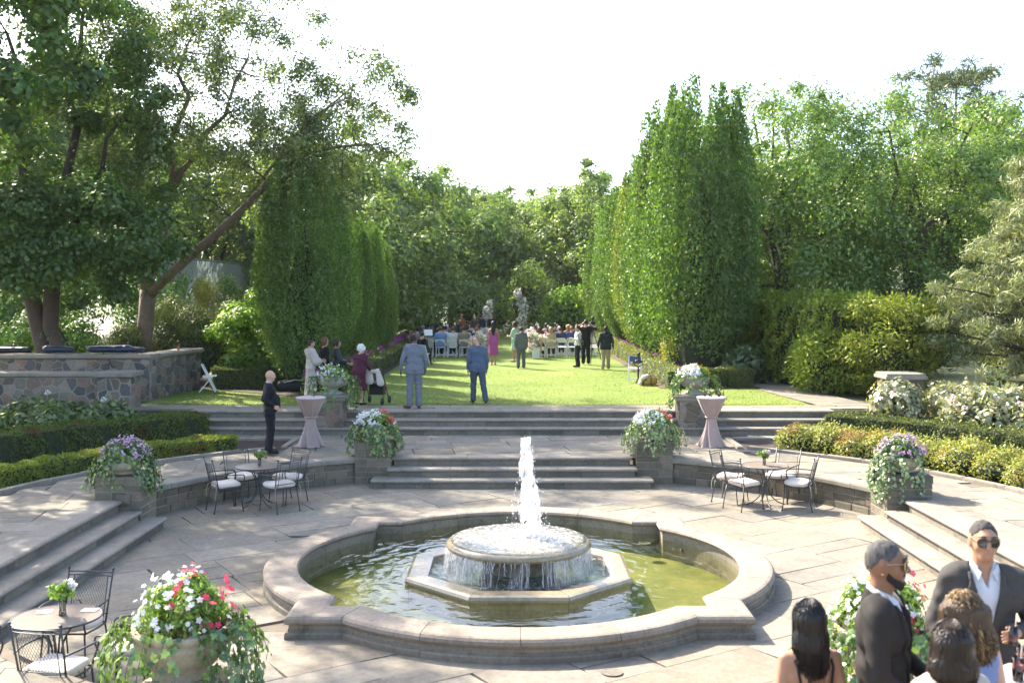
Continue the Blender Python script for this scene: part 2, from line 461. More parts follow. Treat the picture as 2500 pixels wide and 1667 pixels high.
def hairm(name, col, rough=0.55):
    if name not in CLOTH:
        m, nt, out = new_mat(name)
        p = N(nt, 'ShaderNodeBsdfPrincipled', Roughness=rough)
        p.inputs['Specular IOR Level'].default_value = 0.35
        oc = nt.nodes.new('ShaderNodeTexCoord').outputs['Object']
        mp = nt.nodes.new('ShaderNodeMapping')
        mp.inputs['Scale'].default_value = (60, 60, 7)
        nt.links.new(oc, mp.inputs[0])
        f = noise(nt, 1.0, 4, 0.6, mp.outputs[0], 0.6)
        c = ramp(nt, f, [(0.3, [x * 0.6 for x in col]), (0.7, [min(1, x * 1.5) for x in col])])
        nt.links.new(c, p.inputs['Base Color'])
        nt.links.new(bump(nt, f, 0.7, 0.01), p.inputs['Normal'])
        nt.links.new(p.outputs[0], out.inputs[0])
        CLOTH[name] = m
    return CLOTH[name]

# ------------------------------------------------------------------ helpers
def tag(o, label=None, cat=None, group=None, kind=None):
    if label: o['label'] = label
    if cat: o['category'] = cat
    if group: o['group'] = group
    if kind: o['kind'] = kind
    return o

def empty(name, loc=(0, 0, 0), rz=0.0, label=None, cat=None, group=None):
    o = bpy.data.objects.new(name, None)
    COL.objects.link(o)
    o.location = loc
    o.rotation_euler = (0, 0, rz)
    o.empty_display_size = 0.1
    return tag(o, label, cat, group)

def link(name, me, mat, parent=None, loc=None, rz=None):
    o = bpy.data.objects.new(name, me)
    if mat is not None and len(me.materials) == 0:
        me.materials.append(mat)
    elif mat is not None and me.materials[0] is not mat:
        o.material_slots[0].link = 'OBJECT'
        o.material_slots[0].material = mat
    COL.objects.link(o)
    if parent: o.parent = parent
    if loc is not None: o.location = loc
    if rz is not None: o.rotation_euler = (0, 0, rz)
    return o

def copy_tree(o, parent=None):
    c = o.copy()
    COL.objects.link(c)
    c.parent = parent
    for ch in o.children:
        copy_tree(ch, c)
    return c

def np_mesh(name, V, F, smooth=False):
    """V (n,3), F (m,k) with k equal for all faces"""
    V = np.asarray(V, dtype=np.float32)
    F = np.asarray(F, dtype=np.int32)
    me = bpy.data.meshes.new(name)
    me.vertices.add(len(V))
    me.vertices.foreach_set('co', V.ravel())
    k = F.shape[1]
    me.loops.add(F.size)
    me.loops.foreach_set('vertex_index', F.ravel())
    me.polygons.add(len(F))
    me.polygons.foreach_set('loop_start', np.arange(0, F.size, k, dtype=np.int32))
    me.polygons.foreach_set('loop_total', np.full(len(F), k, dtype=np.int32))
    if smooth:
        me.polygons.foreach_set('use_smooth', np.ones(len(F), dtype=bool))
    me.update(calc_edges=True)
    return me

class MB:
    def __init__(s):
        s.V = []; s.F = []
    def add(s, V, F):
        b = len(s.V)
        s.V.extend([tuple(v) for v in V])
        s.F.extend([tuple(i + b for i in f) for f in F])
        return s
    def prism(s, poly, z0, z1, ch=0.0, fr=None, skew=0.0):
        """polygon (ccw) raised from z0 to z1, top edge chamfered; fr maps (a,b,c) to space"""
        n = len(poly)
        cx = sum(p[0] for p in poly) / n; cy = sum(p[1] for p in poly) / n
        V = [(p[0], p[1], z0) for p in poly]
        F = []
        if ch > 0:
            V += [(p[0], p[1], z1 - ch) for p in poly]
            for p in poly:
                dx, dy = cx - p[0], cy - p[1]
                l = math.hypot(dx, dy) or 1
                V.append((p[0] + dx / l * ch * 1.4, p[1] + dy / l * ch * 1.4, z1))
            rings = 3
        else:
            V += [(p[0], p[1], z1) for p in poly]
            rings = 2
        for r in range(rings - 1):
            for i in range(n):
                j = (i + 1) % n
                F.append((r * n + i, r * n + j, (r + 1) * n + j, (r + 1) * n + i))
        F.append(tuple(range((rings - 1) * n, rings * n)))
        F.append(tuple(reversed(range(n))))
        if fr: V = [fr(*v) for v in V]
        return s.add(V, F)
    def box(s, c, d, rz=0.0, ch=0.0, M4=None):
        x, y, z = d[0] / 2, d[1] / 2, d[2] / 2
        ca, sa = math.cos(rz), math.sin(rz)
        def fr(a, b, cc):
            v = (c[0] + a * ca - b * sa, c[1] + a * sa + b * ca, c[2] + cc)
            return tuple(M4 @ Vector(v)) if M4 else v
        return s.prism([(-x, -y), (x, -y), (x, y), (-x, y)], -z, z, ch, fr)
    def tube(s, pts, r, n=6, cap=True):
        pts = [Vector(p) for p in pts]
        m = len(pts)
        rr = r if isinstance(r, (list, tuple)) else [r] * m
        V = []; F = []
        up = None
        for i, p in enumerate(pts):
            t = (pts[min(i + 1, m - 1)] - pts[max(i - 1, 0)])
            if t.length < 1e-9: t = Vector((0, 0, 1))
            t.normalize()
            if up is None:
                a = Vector((1, 0, 0)) if abs(t.x) < 0.9 else Vector((0, 1, 0))
                up = (a - t * a.dot(t)).normalized()
            else:
                up = up - t * up.dot(t)
                if up.length < 1e-6:
                    a = Vector((1, 0, 0)) if abs(t.x) < 0.9 else Vector((0, 1, 0))
                    up = a - t * a.dot(t)
                up.normalize()
            sd_ = t.cross(up)
            for k in range(n):
                an = 2 * math.pi * k / n
                V.append(p + (up * math.cos(an) + sd_ * math.sin(an)) * rr[i])
        for i in range(m - 1):
            for k in range(n):
                k2 = (k + 1) % n
                F.append((i * n + k, i * n + k2, (i + 1) * n + k2, (i + 1) * n + k))
        if cap:
            F.append(tuple(reversed(range(n))))
            F.append(tuple(range((m - 1) * n, m * n)))
        return s.add(V, F)
    def lathe(s, prof, n=24, c=(0, 0, 0), sq=None):
        V = []; F = []
        for (r, z) in prof:
            for k in range(n):
                a = 2 * math.pi * (k + 0.5) / n
                V.append((c[0] + r * math.cos(a), c[1] + r * math.sin(a), c[2] + z))
        for i in range(len(prof) - 1):
            for k in range(n):
                k2 = (k + 1) % n
                F.append((i * n + k, i * n + k2, (i + 1) * n + k2, (i + 1) * n + k))
        F.append(tuple(reversed(range(n))))
        F.append(tuple(range((len(prof) - 1) * n, len(prof) * n)))
        return s.add(V, F)
    def ball(s, c, r, n=8, m=6):
        if not isinstance(r, (tuple, list)): r = (r, r, r)
        V = [(c[0], c[1], c[2] - r[2])]; F = []
        for i in range(1, m):
            ph = -math.pi / 2 + math.pi * i / m
            for k in range(n):
                a = 2 * math.pi * k / n
                V.append((c[0] + r[0] * math.cos(ph) * math.cos(a), c[1] + r[1] * math.cos(ph) * math.sin(a), c[2] + r[2] * math.sin(ph)))
        V.append((c[0], c[1], c[2] + r[2]))
        for k in range(n):
            k2 = (k + 1) % n
            F.append((0, 1 + k2, 1 + k))
            for i in range(m - 2):
                F.append((1 + i * n + k, 1 + i * n + k2, 1 + (i + 1) * n + k2, 1 + (i + 1) * n + k))
            F.append((1 + (m - 2) * n + k, 1 + (m - 2) * n + k2, len(V) - 1))
        return s.add(V, F)
    def loft(s, rings, closed=True, cap=True):
        n = len(rings[0]); V = [p for r in rings for p in r]; F = []
        for i in range(len(rings) - 1):
            for k in range(n if closed else n - 1):
                k2 = (k + 1) % n
                F.append((i * n + k, i * n + k2, (i + 1) * n + k2, (i + 1) * n + k))
        if cap:
            F.append(tuple(reversed(range(n))))
            F.append(tuple(range((len(rings) - 1) * n, len(rings) * n)))
        return s.add(V, F)
    def mesh(s, name, smooth=False):
        me = bpy.data.meshes.new(name)
        me.from_pydata(s.V, [], s.F)
        if smooth:
            me.polygons.foreach_set('use_smooth', np.ones(len(s.F), dtype=bool))
        me.update()
        return me
    def obj(s, name, mat, parent=None, smooth=False, loc=None, rz=None):
        return link(name, s.mesh(name, smooth), mat, parent, loc, rz)

def bez(p0, p1, p2, p3, n=8):
    out = []
    for i in range(n + 1):
        t = i / n
        out.append(tuple((1 - t) ** 3 * a + 3 * (1 - t) ** 2 * t * b + 3 * (1 - t) * t * t * c + t ** 3 * d for a, b, c, d in zip(p0, p1, p2, p3)))
    return out

# ---- leaves as small folded blades, one island each
def leaf_cards(name, pos, size, nrm=None, aspect=0.55, upbias=0.4, fold=0.18, dirs=None, seed=1):
    g = np.random.default_rng(seed)
    n = len(pos)
    pos = np.asarray(pos, float)
    size = np.broadcast_to(np.asarray(size, float), (n,))[:, None]
    if nrm is None:
        nrm = g.normal(size=(n, 3))
        nrm[:, 2] += upbias * 1.5
    else:
        nrm = nrm + g.normal(size=(n, 3)) * 0.55
    nrm = nrm / (np.linalg.norm(nrm, axis=1, keepdims=True) + 1e-9)
    if dirs is None:
        dirs = g.normal(size=(n, 3))
    else:
        dirs = dirs + g.normal(size=(n, 3)) * 0.35
    d = dirs - nrm * (dirs * nrm).sum(1, keepdims=True)
    d /= (np.linalg.norm(d, axis=1, keepdims=True) + 1e-9)
    s = np.cross(nrm, d)
    hw = size * aspect * 0.5
    V = np.empty((n, 4, 3))
    V[:, 0] = pos
    V[:, 1] = pos + d * size * 0.45 + s * hw - nrm * hw * fold
    V[:, 2] = pos + d * size
    V[:, 3] = pos + d * size * 0.45 - s * hw - nrm * hw * fold
    return np_mesh(name, V.reshape(-1, 3), np.arange(n * 4).reshape(n, 4))

def clump_points(centers, radii, per, seed=1, shell=0.55, flat=0.8):
    """points gathered in rounded clumps, thicker towards each clump's skin"""
    g = np.random.default_rng(seed)
    c = np.repeat(np.asarray(centers, float), per, axis=0)
    r = np.repeat(np.asarray(radii, float), per)
    v = g.normal(size=c.shape)
    v /= np.linalg.norm(v, axis=1, keepdims=True)
    rad = r * (shell + (1 - shell) * g.random(len(r))) * (0.75 + 0.5 * g.random(len(r)))
    v2 = v.copy()
    v2[:, 2] *= flat
    return c + v2 * rad[:, None], v

# ---- soft bodies from a distance field
def sdf_mesh(name, prims, res=0.02, k=0.03, cut=None, disp=None, pad=0.05):
    """prims: (a, b, ra, rb, (sx,sy,sz)); cut/disp: functions of the grid"""
    lo = np.array([1e9] * 3); hi = -lo
    P = []
    for p in prims:
        a, b, ra, rb = np.array(p[0], float), np.array(p[1], float), p[2], p[3]
        s = np.array(p[4] if len(p) > 4 else (1, 1, 1), float)
        for q, r in ((a, ra), (b, rb)):
            lo = np.minimum(lo, q - r * s - pad); hi = np.maximum(hi, q + r * s + pad)
        P.append((a, b, ra, rb, s))
    n = np.ceil((hi - lo) / res).astype(int) + 2
    ax = [(lo[i] + res * np.arange(n[i])).astype(np.float32) for i in range(3)]
    X, Y, Z = np.meshgrid(*ax, indexing='ij')
    D = None
    for a, b, ra, rb, s in P:
        qx, qy, qz = (X - a[0]) / s[0], (Y - a[1]) / s[1], (Z - a[2]) / s[2]
        e = (b - a) / s
        L = float(e @ e)
        if L < 1e-10:
            d = np.sqrt(qx * qx + qy * qy + qz * qz) - ra
        else:
            t = np.clip((qx * e[0] + qy * e[1] + qz * e[2]) / L, 0, 1)
            d = np.sqrt((qx - t * e[0]) ** 2 + (qy - t * e[1]) ** 2 + (qz - t * e[2]) ** 2) - (ra + (rb - ra) * t)
        d = d * float(s.min())
        if D is None:
            D = d
        else:
            h = np.clip(0.5 + 0.5 * (d - D) / k, 0, 1)
            D = d * (1 - h) + D * h - k * h * (1 - h)
    if disp is not None: D = D + disp(X, Y, Z)
    if cut is not None: D = cut(X, Y, Z, D)
    D[0], D[-1] = 1, 1
    D[:, 0], D[:, -1] = 1, 1
    D[:, :, 0], D[:, :, -1] = 1, 1
    Sg = D < 0
    cnt = np.zeros(np.array(D.shape) - 1, np.int8)
    corners = [(i, j, l) for i in (0, 1) for j in (0, 1) for l in (0, 1)]
    def sl(A, c):
        return A[c[0]:A.shape[0] - 1 + c[0], c[1]:A.shape[1] - 1 + c[1], c[2]:A.shape[2] - 1 + c[2]]
    for c in corners: cnt += sl(Sg, c)
    ijk = np.argwhere((cnt > 0) & (cnt < 8))
    idx = -np.ones(cnt.shape, np.int64)
    idx[tuple(ijk.T)] = np.arange(len(ijk))
    acc = np.zeros((len(ijk), 3)); num = np.zeros(len(ijk))
    for c0 in corners:
        for axx in range(3):
            if c0[axx]: continue
            c1 = list(c0); c1[axx] = 1
            d0 = D[tuple((ijk + np.array(c0)).T)]; d1 = D[tuple((ijk + np.array(c1)).T)]
            m = (d0 < 0) != (d1 < 0)
            t = d0[m] / (d0[m] - d1[m])
            pos = np.tile(np.array(c0, float), (m.sum(), 1)); pos[:, axx] += t
            acc[m] += pos; num[m] += 1
    V = lo + (ijk + acc / num[:, None]) * res
    F = []
    for axx in range(3):
        b_, c_ = (axx + 1) % 3, (axx + 2) % 3
        s0 = [slice(None)] * 3; s1 = [slice(None)] * 3
        s0[axx] = slice(0, -1); s1[axx] = slice(1, None)
        A0, A1 = Sg[tuple(s0)], Sg[tuple(s1)]
        ch = np.argwhere(A0 != A1)
        ok = (ch[:, b_] > 0) & (ch[:, c_] > 0) & (ch[:, b_] < cnt.shape[b_]) & (ch[:, c_] < cnt.shape[c_]) & (ch[:, axx] < cnt.shape[axx])
        ch = ch[ok]
        sg = A0[tuple(ch.T)]
        def cell(db, dc):
            q = ch.copy(); q[:, b_] += db; q[:, c_] += dc
            return idx[tuple(q.T)]
        q = np.stack([cell(-1, -1), cell(0, -1), cell(0, 0), cell(-1, 0)], 1)
        q[~sg] = q[~sg][:, ::-1]
        F.append(q)
    F = np.concatenate(F)
    F = F[(F >= 0).all(1)]
    return np_mesh(name, V, F, smooth=True)

# ================================================================== the setting
CX, CY = 0.0, 15.2          # middle of the round terrace
FX, FY = 0.09, 14.3         # middle of the fountain
Z_MID, Z_LAWN = 0.5, 1.0

def r_open(th):
    c, s = math.cos(th), math.sin(th)
    r = 7.05
    if abs(c) > 1e-6: r = min(r, 6.40 / abs(c))
    if s > 1e-6: r = min(r, 6.22 / s)
    if s < -1e-6: r = min(r, 6.85 / -s)
    return r

# ---- outline of the pool at inset d (same count of points for every d)
LS, LR, LO, NA = 2.58, 2.87, 0.49, 24
def outline(d):
    pts = []
    ph = math.acos((LS - d - LO) / (LR - d))
    for q in range(4):
        a0 = -math.pi / 2 + q * math.pi / 2
        ca, sa = math.cos(q * math.pi / 2), math.sin(q * math.pi / 2)
        def put(x, y):
            pts.append((FX + x * ca - y * sa, FY + x * sa + y * ca))
        put(-(LS - d), -(LS - d))
        for i in range(NA + 1):
            an = -math.pi / 2 - ph + 2 * ph * i / NA
            put((LR - d) * math.cos(an), -LO + (LR - d) * math.sin(an))
    return pts
POOL = outline(0.2)

def inside(poly, x, y):
    c = False
    j = len(poly) - 1
    for i in range(len(poly)):
        xi, yi = poly[i]; xj, yj = poly[j]
        if (yi > y) != (yj > y) and x < (xj - xi) * (y - yi) / (yj - yi) + xi:
            c = not c
        j = i
    return c

def clip(poly, px, py, nx, ny):
    """keep the side where (p - P).n >= 0"""
    out = []
    m = len(poly)
    for i in range(m):
        a, b = poly[i], poly[(i + 1) % m]
        da = (a[0] - px) * nx + (a[1] - py) * ny
        db = (b[0] - px) * nx + (b[1] - py) * ny
        if da >= 0: out.append(a)
        if (da >= 0) != (db >= 0):
            t = da / (da - db)
            out.append((a[0] + (b[0] - a[0]) * t, a[1] + (b[1] - a[1]) * t))
    return out

def area(p):
    return 0.5 * abs(sum(p[i][0] * p[(i + 1) % len(p)][1] - p[(i + 1) % len(p)][0] * p[i][1] for i in range(len(p))))

def inset(poly, g):
    n = len(poly)
    out = poly
    for i in range(n):
        a, b = poly[i], poly[(i + 1) % n]
        ex, ey = b[0] - a[0], b[1] - a[1]
        l = math.hypot(ex, ey)
        if l < 1e-6: continue
        nx, ny = -ey / l, ex / l
        out = clip(out, a[0] + nx * g, a[1] + ny * g, nx, ny)
        if len(out) < 3: return []
    return out

def ashlar(x0, x1, y0, y1, ang, hmin, hmax, wmin, wmax, jit, seed):
    """courses of uneven slabs, turned by ang"""
    g = random.Random(seed)
    cx, cy = (x0 + x1) / 2, (y0 + y1) / 2
    rad = math.hypot(x1 - x0, y1 - y0) / 2 + 1
    ca, sa = math.cos(ang), math.sin(ang)
    res = []
    v = -rad
    while v < rad:
        h = g.uniform(hmin, hmax)
        u = -rad - g.random()
        while u < rad:
            w = g.uniform(wmin, wmax)
            parts = [(u, v, u + w, v + h)]
            if h > hmin * 1.45 and g.random() < 0.35:
                k = g.uniform(0.4, 0.6) * h
                parts = [(u, v, u + w, v + k), (u, v + k, u + w, v + h)]
            for (a, b, c, d) in parts:
                q = [(a, b), (c, b), (c, d), (a, d)]
                q = [(p[0] + g.uniform(-jit, jit) * 0.6, p[1] + g.uniform(-jit, jit) * 0.35) for p in q]
                q = [(cx + p[0] * ca - p[1] * sa, cy + p[0] * sa + p[1] * ca) for p in q]
                mx = sum(p[0] for p in q) / 4; my = sum(p[1] for p in q) / 4
                if x0 - 0.6 < mx < x1 + 0.6 and y0 - 0.6 < my < y1 + 0.6:
                    res.append(q)
            u += w
        v += h
    return res

def voronoi(x0, x1, y0, y1, cell, jit, seed, sx=1.0):
    g = random.Random(seed)
    seeds = []
    nx = max(1, int(round((x1 - x0) / (cell * sx)))); ny = max(1, int(round((y1 - y0) / cell)))
    for i in range(-1, nx + 1):
        for j in range(-1, ny + 1):
            seeds.append((x0 + (i + 0.5 + (0.5 if j % 2 else 0) + g.uniform(-jit, jit)) * (x1 - x0) / nx,
                          y0 + (j + 0.5 + g.uniform(-jit, jit)) * (y1 - y0) / ny))
    res = []
    for (sx_, sy_) in seeds:
        p = [(x0, y0), (x1, y0), (x1, y1), (x0, y1)]
        for (tx, ty) in seeds:
            if (tx, ty) == (sx_, sy_) or abs(tx - sx_) > cell * 3.5 * sx or abs(ty - sy_) > cell * 3.5: continue
            p = clip(p, (sx_ + tx) / 2, (sy_ + ty) / 2, sx_ - tx, sy_ - ty)
            if len(p) < 3: break
        if len(p) >= 3 and area(p) > 0.0015:
            res.append(p)
    return res

def lay(polys, z, parent, name='flagstone', mat='flag', gap=0.0045, thick=0.05, ch=0.004, seed=3, minarea=0.02):
    g = random.Random(seed)
    n = 0
    for p in polys:
        p = inset(p, gap)
        if len(p) < 3 or area(p) < minarea: continue
        cx = sum(a[0] for a in p) / len(p); cy = sum(a[1] for a in p) / len(p)
        loc = (cx, cy, z)
        tx, ty = g.uniform(-0.004, 0.004), g.uniform(-0.004, 0.004)
        dz = g.uniform(-0.004, 0.003)
        o = MB().prism([(a[0] - cx, a[1] - cy) for a in p], -thick, 0, ch, lambda a, b, c: (a, b, c + (dz + tx * a + ty * b if c > -thick else 0))).obj(name, M[mat], parent)
        o.location = loc
        n += 1
    return n

# ---- wide ground with an opening for the sunken garden
g_in = [(-24, -6), (24, -6), (24, 25.72), (-24, 25.72)]
g_out = [(-220, -120), (220, -120), (220, 320), (-220, 320)]
V = [(x, y, 0.955) for x, y in g_in] + [(x, y, 0.955) for x, y in g_out]
F = [(i, (i + 1) % 4, 4 + (i + 1) % 4, 4 + i) for i in range(4)]
V += [(x, y, 0.40) for x, y in g_in]
F += [(8 + i, 8 + (i + 1) % 4, (i + 1) % 4, i) for i in range(4)]
ground = MB().add(V, F).obj('ground', M['ground'])
tag(ground, kind='structure')

# ---- soil of the beds round the terrace
NT = 160
V, F = [], []
for i in range(NT):
    th = 2 * math.pi * i / NT
    c, s = math.cos(th), math.sin(th)
    r = r_open(th) + 0.06
    ro = min(24.0 / abs(c) if abs(c) > 1e-6 else 1e9, (10.6 / s if s > 1e-6 else (21.2 / -s if s < -1e-6 else 1e9)))
    V += [(CX + c * r, CY + s * r, 0.44), (CX + c * (r + ro) / 2, CY + s * (r + ro) / 2, 0.44), (CX + c * ro, CY + s * ro, 0.45)]
for i in range(NT):
    j = (i + 1) % NT
    F += [(3 * i, 3 * i + 1, 3 * j + 1, 3 * j), (3 * i + 1, 3 * i + 2, 3 * j + 2, 3 * j + 1)]
tag(MB().add(V, F).obj('soil', M['soil']), kind='structure')

# ---- lower patio: joint bed with a hole for the pool, flagstones on top
V, F = [], []
op = outline(0.12)
NP = len(op)
for (x, y) in op:
    th = math.atan2(y - FY, x - FX)
    V += [(x, y, -0.03), (FX + math.cos(th) * 9.8, FY + math.sin(th) * 9.8, -0.03)]
for i in range(NP):
    j = (i + 1) % NP
    F.append((2 * i, 2 * i + 1, 2 * j + 1, 2 * j))
lower = tag(MB().add(V, F).obj('lower_patio', M['joint']), kind='structure')

# side of the pool nearest to a point: used to trim slabs at the basin
o02 = outline(0.22)
def near_pool(x, y):
    best = None
    for i in range(len(o02)):
        a, b = o02[i], o02[(i + 1) % len(o02)]
        ex, ey = b[0] - a[0], b[1] - a[1]
        L = ex * ex + ey * ey
        if L < 1e-9: continue
        t = max(0, min(1, ((x - a[0]) * ex + (y - a[1]) * ey) / L))
        qx, qy = a[0] + ex * t, a[1] + ey * t
        d = math.hypot(x - qx, y - qy)
        if best is None or d < best[0]:
            l = math.sqrt(L)
            best = (d, qx, qy, ey / l, -ex / l)
    return best
polys = []
for q in ashlar(-6.9, 6.9, 8.4, 21.4, R(33), 0.55, 1.05, 0.75, 1.55, 0.035, 5):
    mx = sum(p[0] for p in q) / 4; my = sum(p[1] for p in q) / 4
    th = math.atan2(my - CY, mx - CX)
    if math.hypot(mx - CX, my - CY) > r_open(th) + 0.5: continue
    b = near_pool(mx, my)
    if inside(o02, mx, my) and b[0] > 0.8: continue
    if b[0] < 1.2:
        q = clip(q, b[1], b[2], b[3], b[4])
        if len(q) < 3: continue
    polys.append(q)
lay(polys, 0.0, lower, seed=8)

# ---- ring terrace and landing
terr = tag(empty('terrace'), kind='structure')
V, F = [], []
for i in range(NT):
    th = 2 * math.pi * i / NT
    c, s = math.cos(th), math.sin(th)
    r = r_open(th) + 0.05
    V += [(CX + c * r, CY + s * r, 0.472), (CX + c * 8.86, CY + s * 8.86, 0.472)]
for i in range(NT):
    j = (i + 1) % NT
    F.append((2 * i, 2 * i + 1, 2 * j + 1, 2 * j))
b = MB().add(V, F)
b.add([(-4.9, 22.3, 0.468), (4.9, 22.3, 0.468), (4.9, 24.85, 0.468), (-4.9, 24.85, 0.468)], [(0, 1, 2, 3)])
b.add([(-7.9, 24.25, 0.464), (7.9, 24.25, 0.464), (7.9, 24.85, 0.464), (-7.9, 24.85, 0.464)], [(0, 1, 2, 3)])
b.obj('joint_bed', M['joint'], terr)
polys = []
for q in ashlar(-8.9, 8.9, 8.6, 24.9, R(9), 0.45, 0.85, 0.6, 1.5, 0.03, 21):
    mx = sum(p[0] for p in q) / 4; my = sum(p[1] for p in q) / 4
    dx, dy = mx - CX, my - CY
    rr = math.hypot(dx, dy)
    th = math.atan2(dy, dx)
    ro = r_open(th)
    if rr < ro - 0.3: continue
    c, s = math.cos(th), math.sin(th)
    if abs(mx) < 4.9 and my > 21:
        q = clip(q, 0, 24.82, 0, -1)
        q = clip(q, 4.88, 0, -1, 0) if len(q) > 2 else q
        q = clip(q, -4.88, 0, 1, 0) if len(q) > 2 else q
        if abs(mx) < 3.2: q = clip(q, 0, 21.78, 0, 1) if len(q) > 2 else q
    elif my > 24.1 and abs(mx) < 7.9:
        q = clip(q, 0, 24.82, 0, -1)
        q = clip(q, 0, 24.3, 0, 1) if len(q) > 2 else q
    else:
        if rr > 9.2: continue
        q = clip(q, CX + c * 8.84, CY + s * 8.84, -c, -s)
    if len(q) < 3: continue
    if abs(ro - 7.05) < 0.02:
        q = clip(q, CX + c * 7.27, CY + s * 7.27, c, s)
    elif abs(mx) > 6 and my < 17.5:
        q = clip(q, math.copysign(6.78, mx), 0, math.copysign(1, mx), 0)
    if len(q) < 3: continue
    polys.append(q)
lay(polys, Z_MID, terr, seed=9)

# ---- kerbs of the beds
kerb = tag(empty('kerb'), kind='structure')
def kerb_stone(p0, p1, w=0.13, z0=0.4, z1=0.56):
    dx, dy = p1[0] - p0[0], p1[1] - p0[1]
    l = math.hypot(dx, dy)
    ang = math.atan2(dy, dx)
    MB().box((0, 0, (z0 + z1) / 2), (l - 0.012, w, z1 - z0), 0, 0.02).obj('kerb_stone', M['slab'], kerb, loc=((p0[0] + p1[0]) / 2, (p0[1] + p1[1]) / 2, random.uniform(-0.006, 0.006)), rz=ang)
for sgn in (-1, 1):
    a = R(-6)
    amax = math.acos(4.95 / 8.93)
    while a < amax - 0.03:
        b2 = min(a + random.uniform(0.075, 0.12), amax)
        kerb_stone((sgn * 8.93 * math.cos(a), CY + 8.93 * math.sin(a)), (sgn * 8.93 * math.cos(b2), CY + 8.93 * math.sin(b2)))
        a = b2
    kerb_stone((sgn * 4.97, 22.75), (sgn * 4.97, 24.22), z1=0.53)
    x = 4.95
    while x < 7.8:
        w = random.uniform(0.8, 1.2)
        kerb_stone((sgn * x, 24.26), (sgn * min(x + w, 7.9), 24.26), w=0.12, z1=0.505)
        x += w

# ---- flights of steps
def flight(nm, fr, runs, zs, slab_mat='slab', th=0.062, seed=1):
    """runs: (a0, a1, b0) for each tread; fr maps (along, inward, up)"""
    g = random.Random(seed)
    root = tag(empty(nm), kind='structure')
    for k, ((a0, a1, b0), z) in enumerate(zip(runs, zs)):
        zp = zs[k - 1] if k else zs[0] - 0.165
        b1 = runs[k + 1][2] + 0.10 if k + 1 < len(runs) else b0 + 0.42
        a = a0
        while a < a1 - 1e-3:
            e = a + g.uniform(1.0, 1.6)
            if a1 - e < 0.6: e = a1
            prof = [(b0 - 0.028, z - th), (b0 - 0.045, z - th * 0.75), (b0 - 0.052, z - th * 0.42), (b0 - 0.04, z - 0.010), (b0 - 0.018, z), (b1, z), (b1, z - th)]
            e0, e1 = a + 0.003, e - 0.003
            rings = [[fr(t, p, q) for p, q in prof] for t in (e0, e1)]
            MB().loft(rings).obj('step_slab', M[slab_mat], root)
            a = e
        a = a0 + 0.04
        while a < a1 - 0.05:
            e = a + g.uniform(0.45, 0.95)
            if a1 - 0.04 - e < 0.3: e = a1 - 0.04
            d = g.uniform(-0.004, 0.006)
            p0 = [(b0 + d, zp - 0.03), (b0 + 0.3, zp - 0.03), (b0 + 0.3, z - th), (b0 + d, z - th)]
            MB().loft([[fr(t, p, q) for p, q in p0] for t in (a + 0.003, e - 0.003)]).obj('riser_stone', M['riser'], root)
            a = e
        MB().loft([[fr(t, p, q) for p, q in [(b0 + 0.012, zp - 0.04), (b0 + 0.25, zp - 0.04), (b0 + 0.25, z - th - 0.002), (b0 + 0.012, z - th - 0.002)]] for t in (a0 + 0.045, a1 - 0.045)]).obj('joint_bed', M['mortar'], root)
    return root
flight('garden_steps', lambda a, b, c: (a, b, c), [(-2.8, 2.8, 20.68), (-2.52, 2.52, 21.05), (-2.46, 2.46, 21.42)], [0.165, 0.33, 0.5], seed=2)
flight('lawn_steps', lambda a, b, c: (a, b, c), [(-7.85, 7.85, 24.80), (-7.85, 7.85, 25.12), (-7.85, 7.85, 25.46)], [0.665, 0.832, 1.0], seed=4)
flight('side_steps', lambda a, b, c: (-b, -a, c), [(-17.28, -8.5, 5.75), (-16.98, -8.5, 6.06), (-16.92, -8.5, 6.37)], [0.165, 0.33, 0.505], seed=6)
flight('side_steps', lambda a, b, c: (b, a, c), [(8.5, 17.42, 5.80), (8.5, 17.0, 6.11), (8.5, 16.95, 6.42)], [0.165, 0.33, 0.505], seed=7)

# ---- landing along the lawn, and the near terrace the camera party stands on
land = tag(empty('upper_landing'), kind='structure')
MB().add([(-12, 25.8, 0.968), (10.2, 25.8, 0.968), (10.2, 26.8, 0.968), (-12, 26.8, 0.968)], [(0, 1, 2, 3)]).obj('joint_bed', M['joint'], land)
polys = []
for q in ashlar(-11.5, 10, 25.88, 26.72, 0, 0.40, 0.43, 0.9, 1.9, 0.06, 31):
    q = clip(q, 0, 25.885, 0, 1)
    q = clip(q, 0, 26.72, 0, -1) if len(q) > 2 else q
    if len(q) > 2: polys.append(q)
lay(polys, Z_LAWN, land, seed=12)
near = MB().add([(-9, -4, 0.66), (9, -4, 0.66), (9, 8.2, 0.66), (-9, 8.2, 0.66), (-9, 8.2, 0), (9, 8.2, 0)], [(0, 1, 2, 3), (3, 2, 5, 4)]).obj('near_terrace', M['flag'])
tag(near, kind='structure')

# ---- lawn, side path, court, meadow
V, F = [], []
nx, ny = 34, 80
for j in range(ny + 1):
    for i in range(nx + 1):
        x = -9.6 + 17.3 * i / nx; y = 26.74 + 45 * j / ny
        V.append((x, y, 0.985 + 0.012 * math.sin(x * 0.9 + y * 0.35) * math.sin(y * 0.5)))
for j in range(ny):
    for i in range(nx):
        a = j * (nx + 1) + i
        F.append((a, a + 1, a + nx + 2, a + nx + 1))
lawn = tag(MB().add(V, F).obj('lawn', M['lawn']), kind='structure')
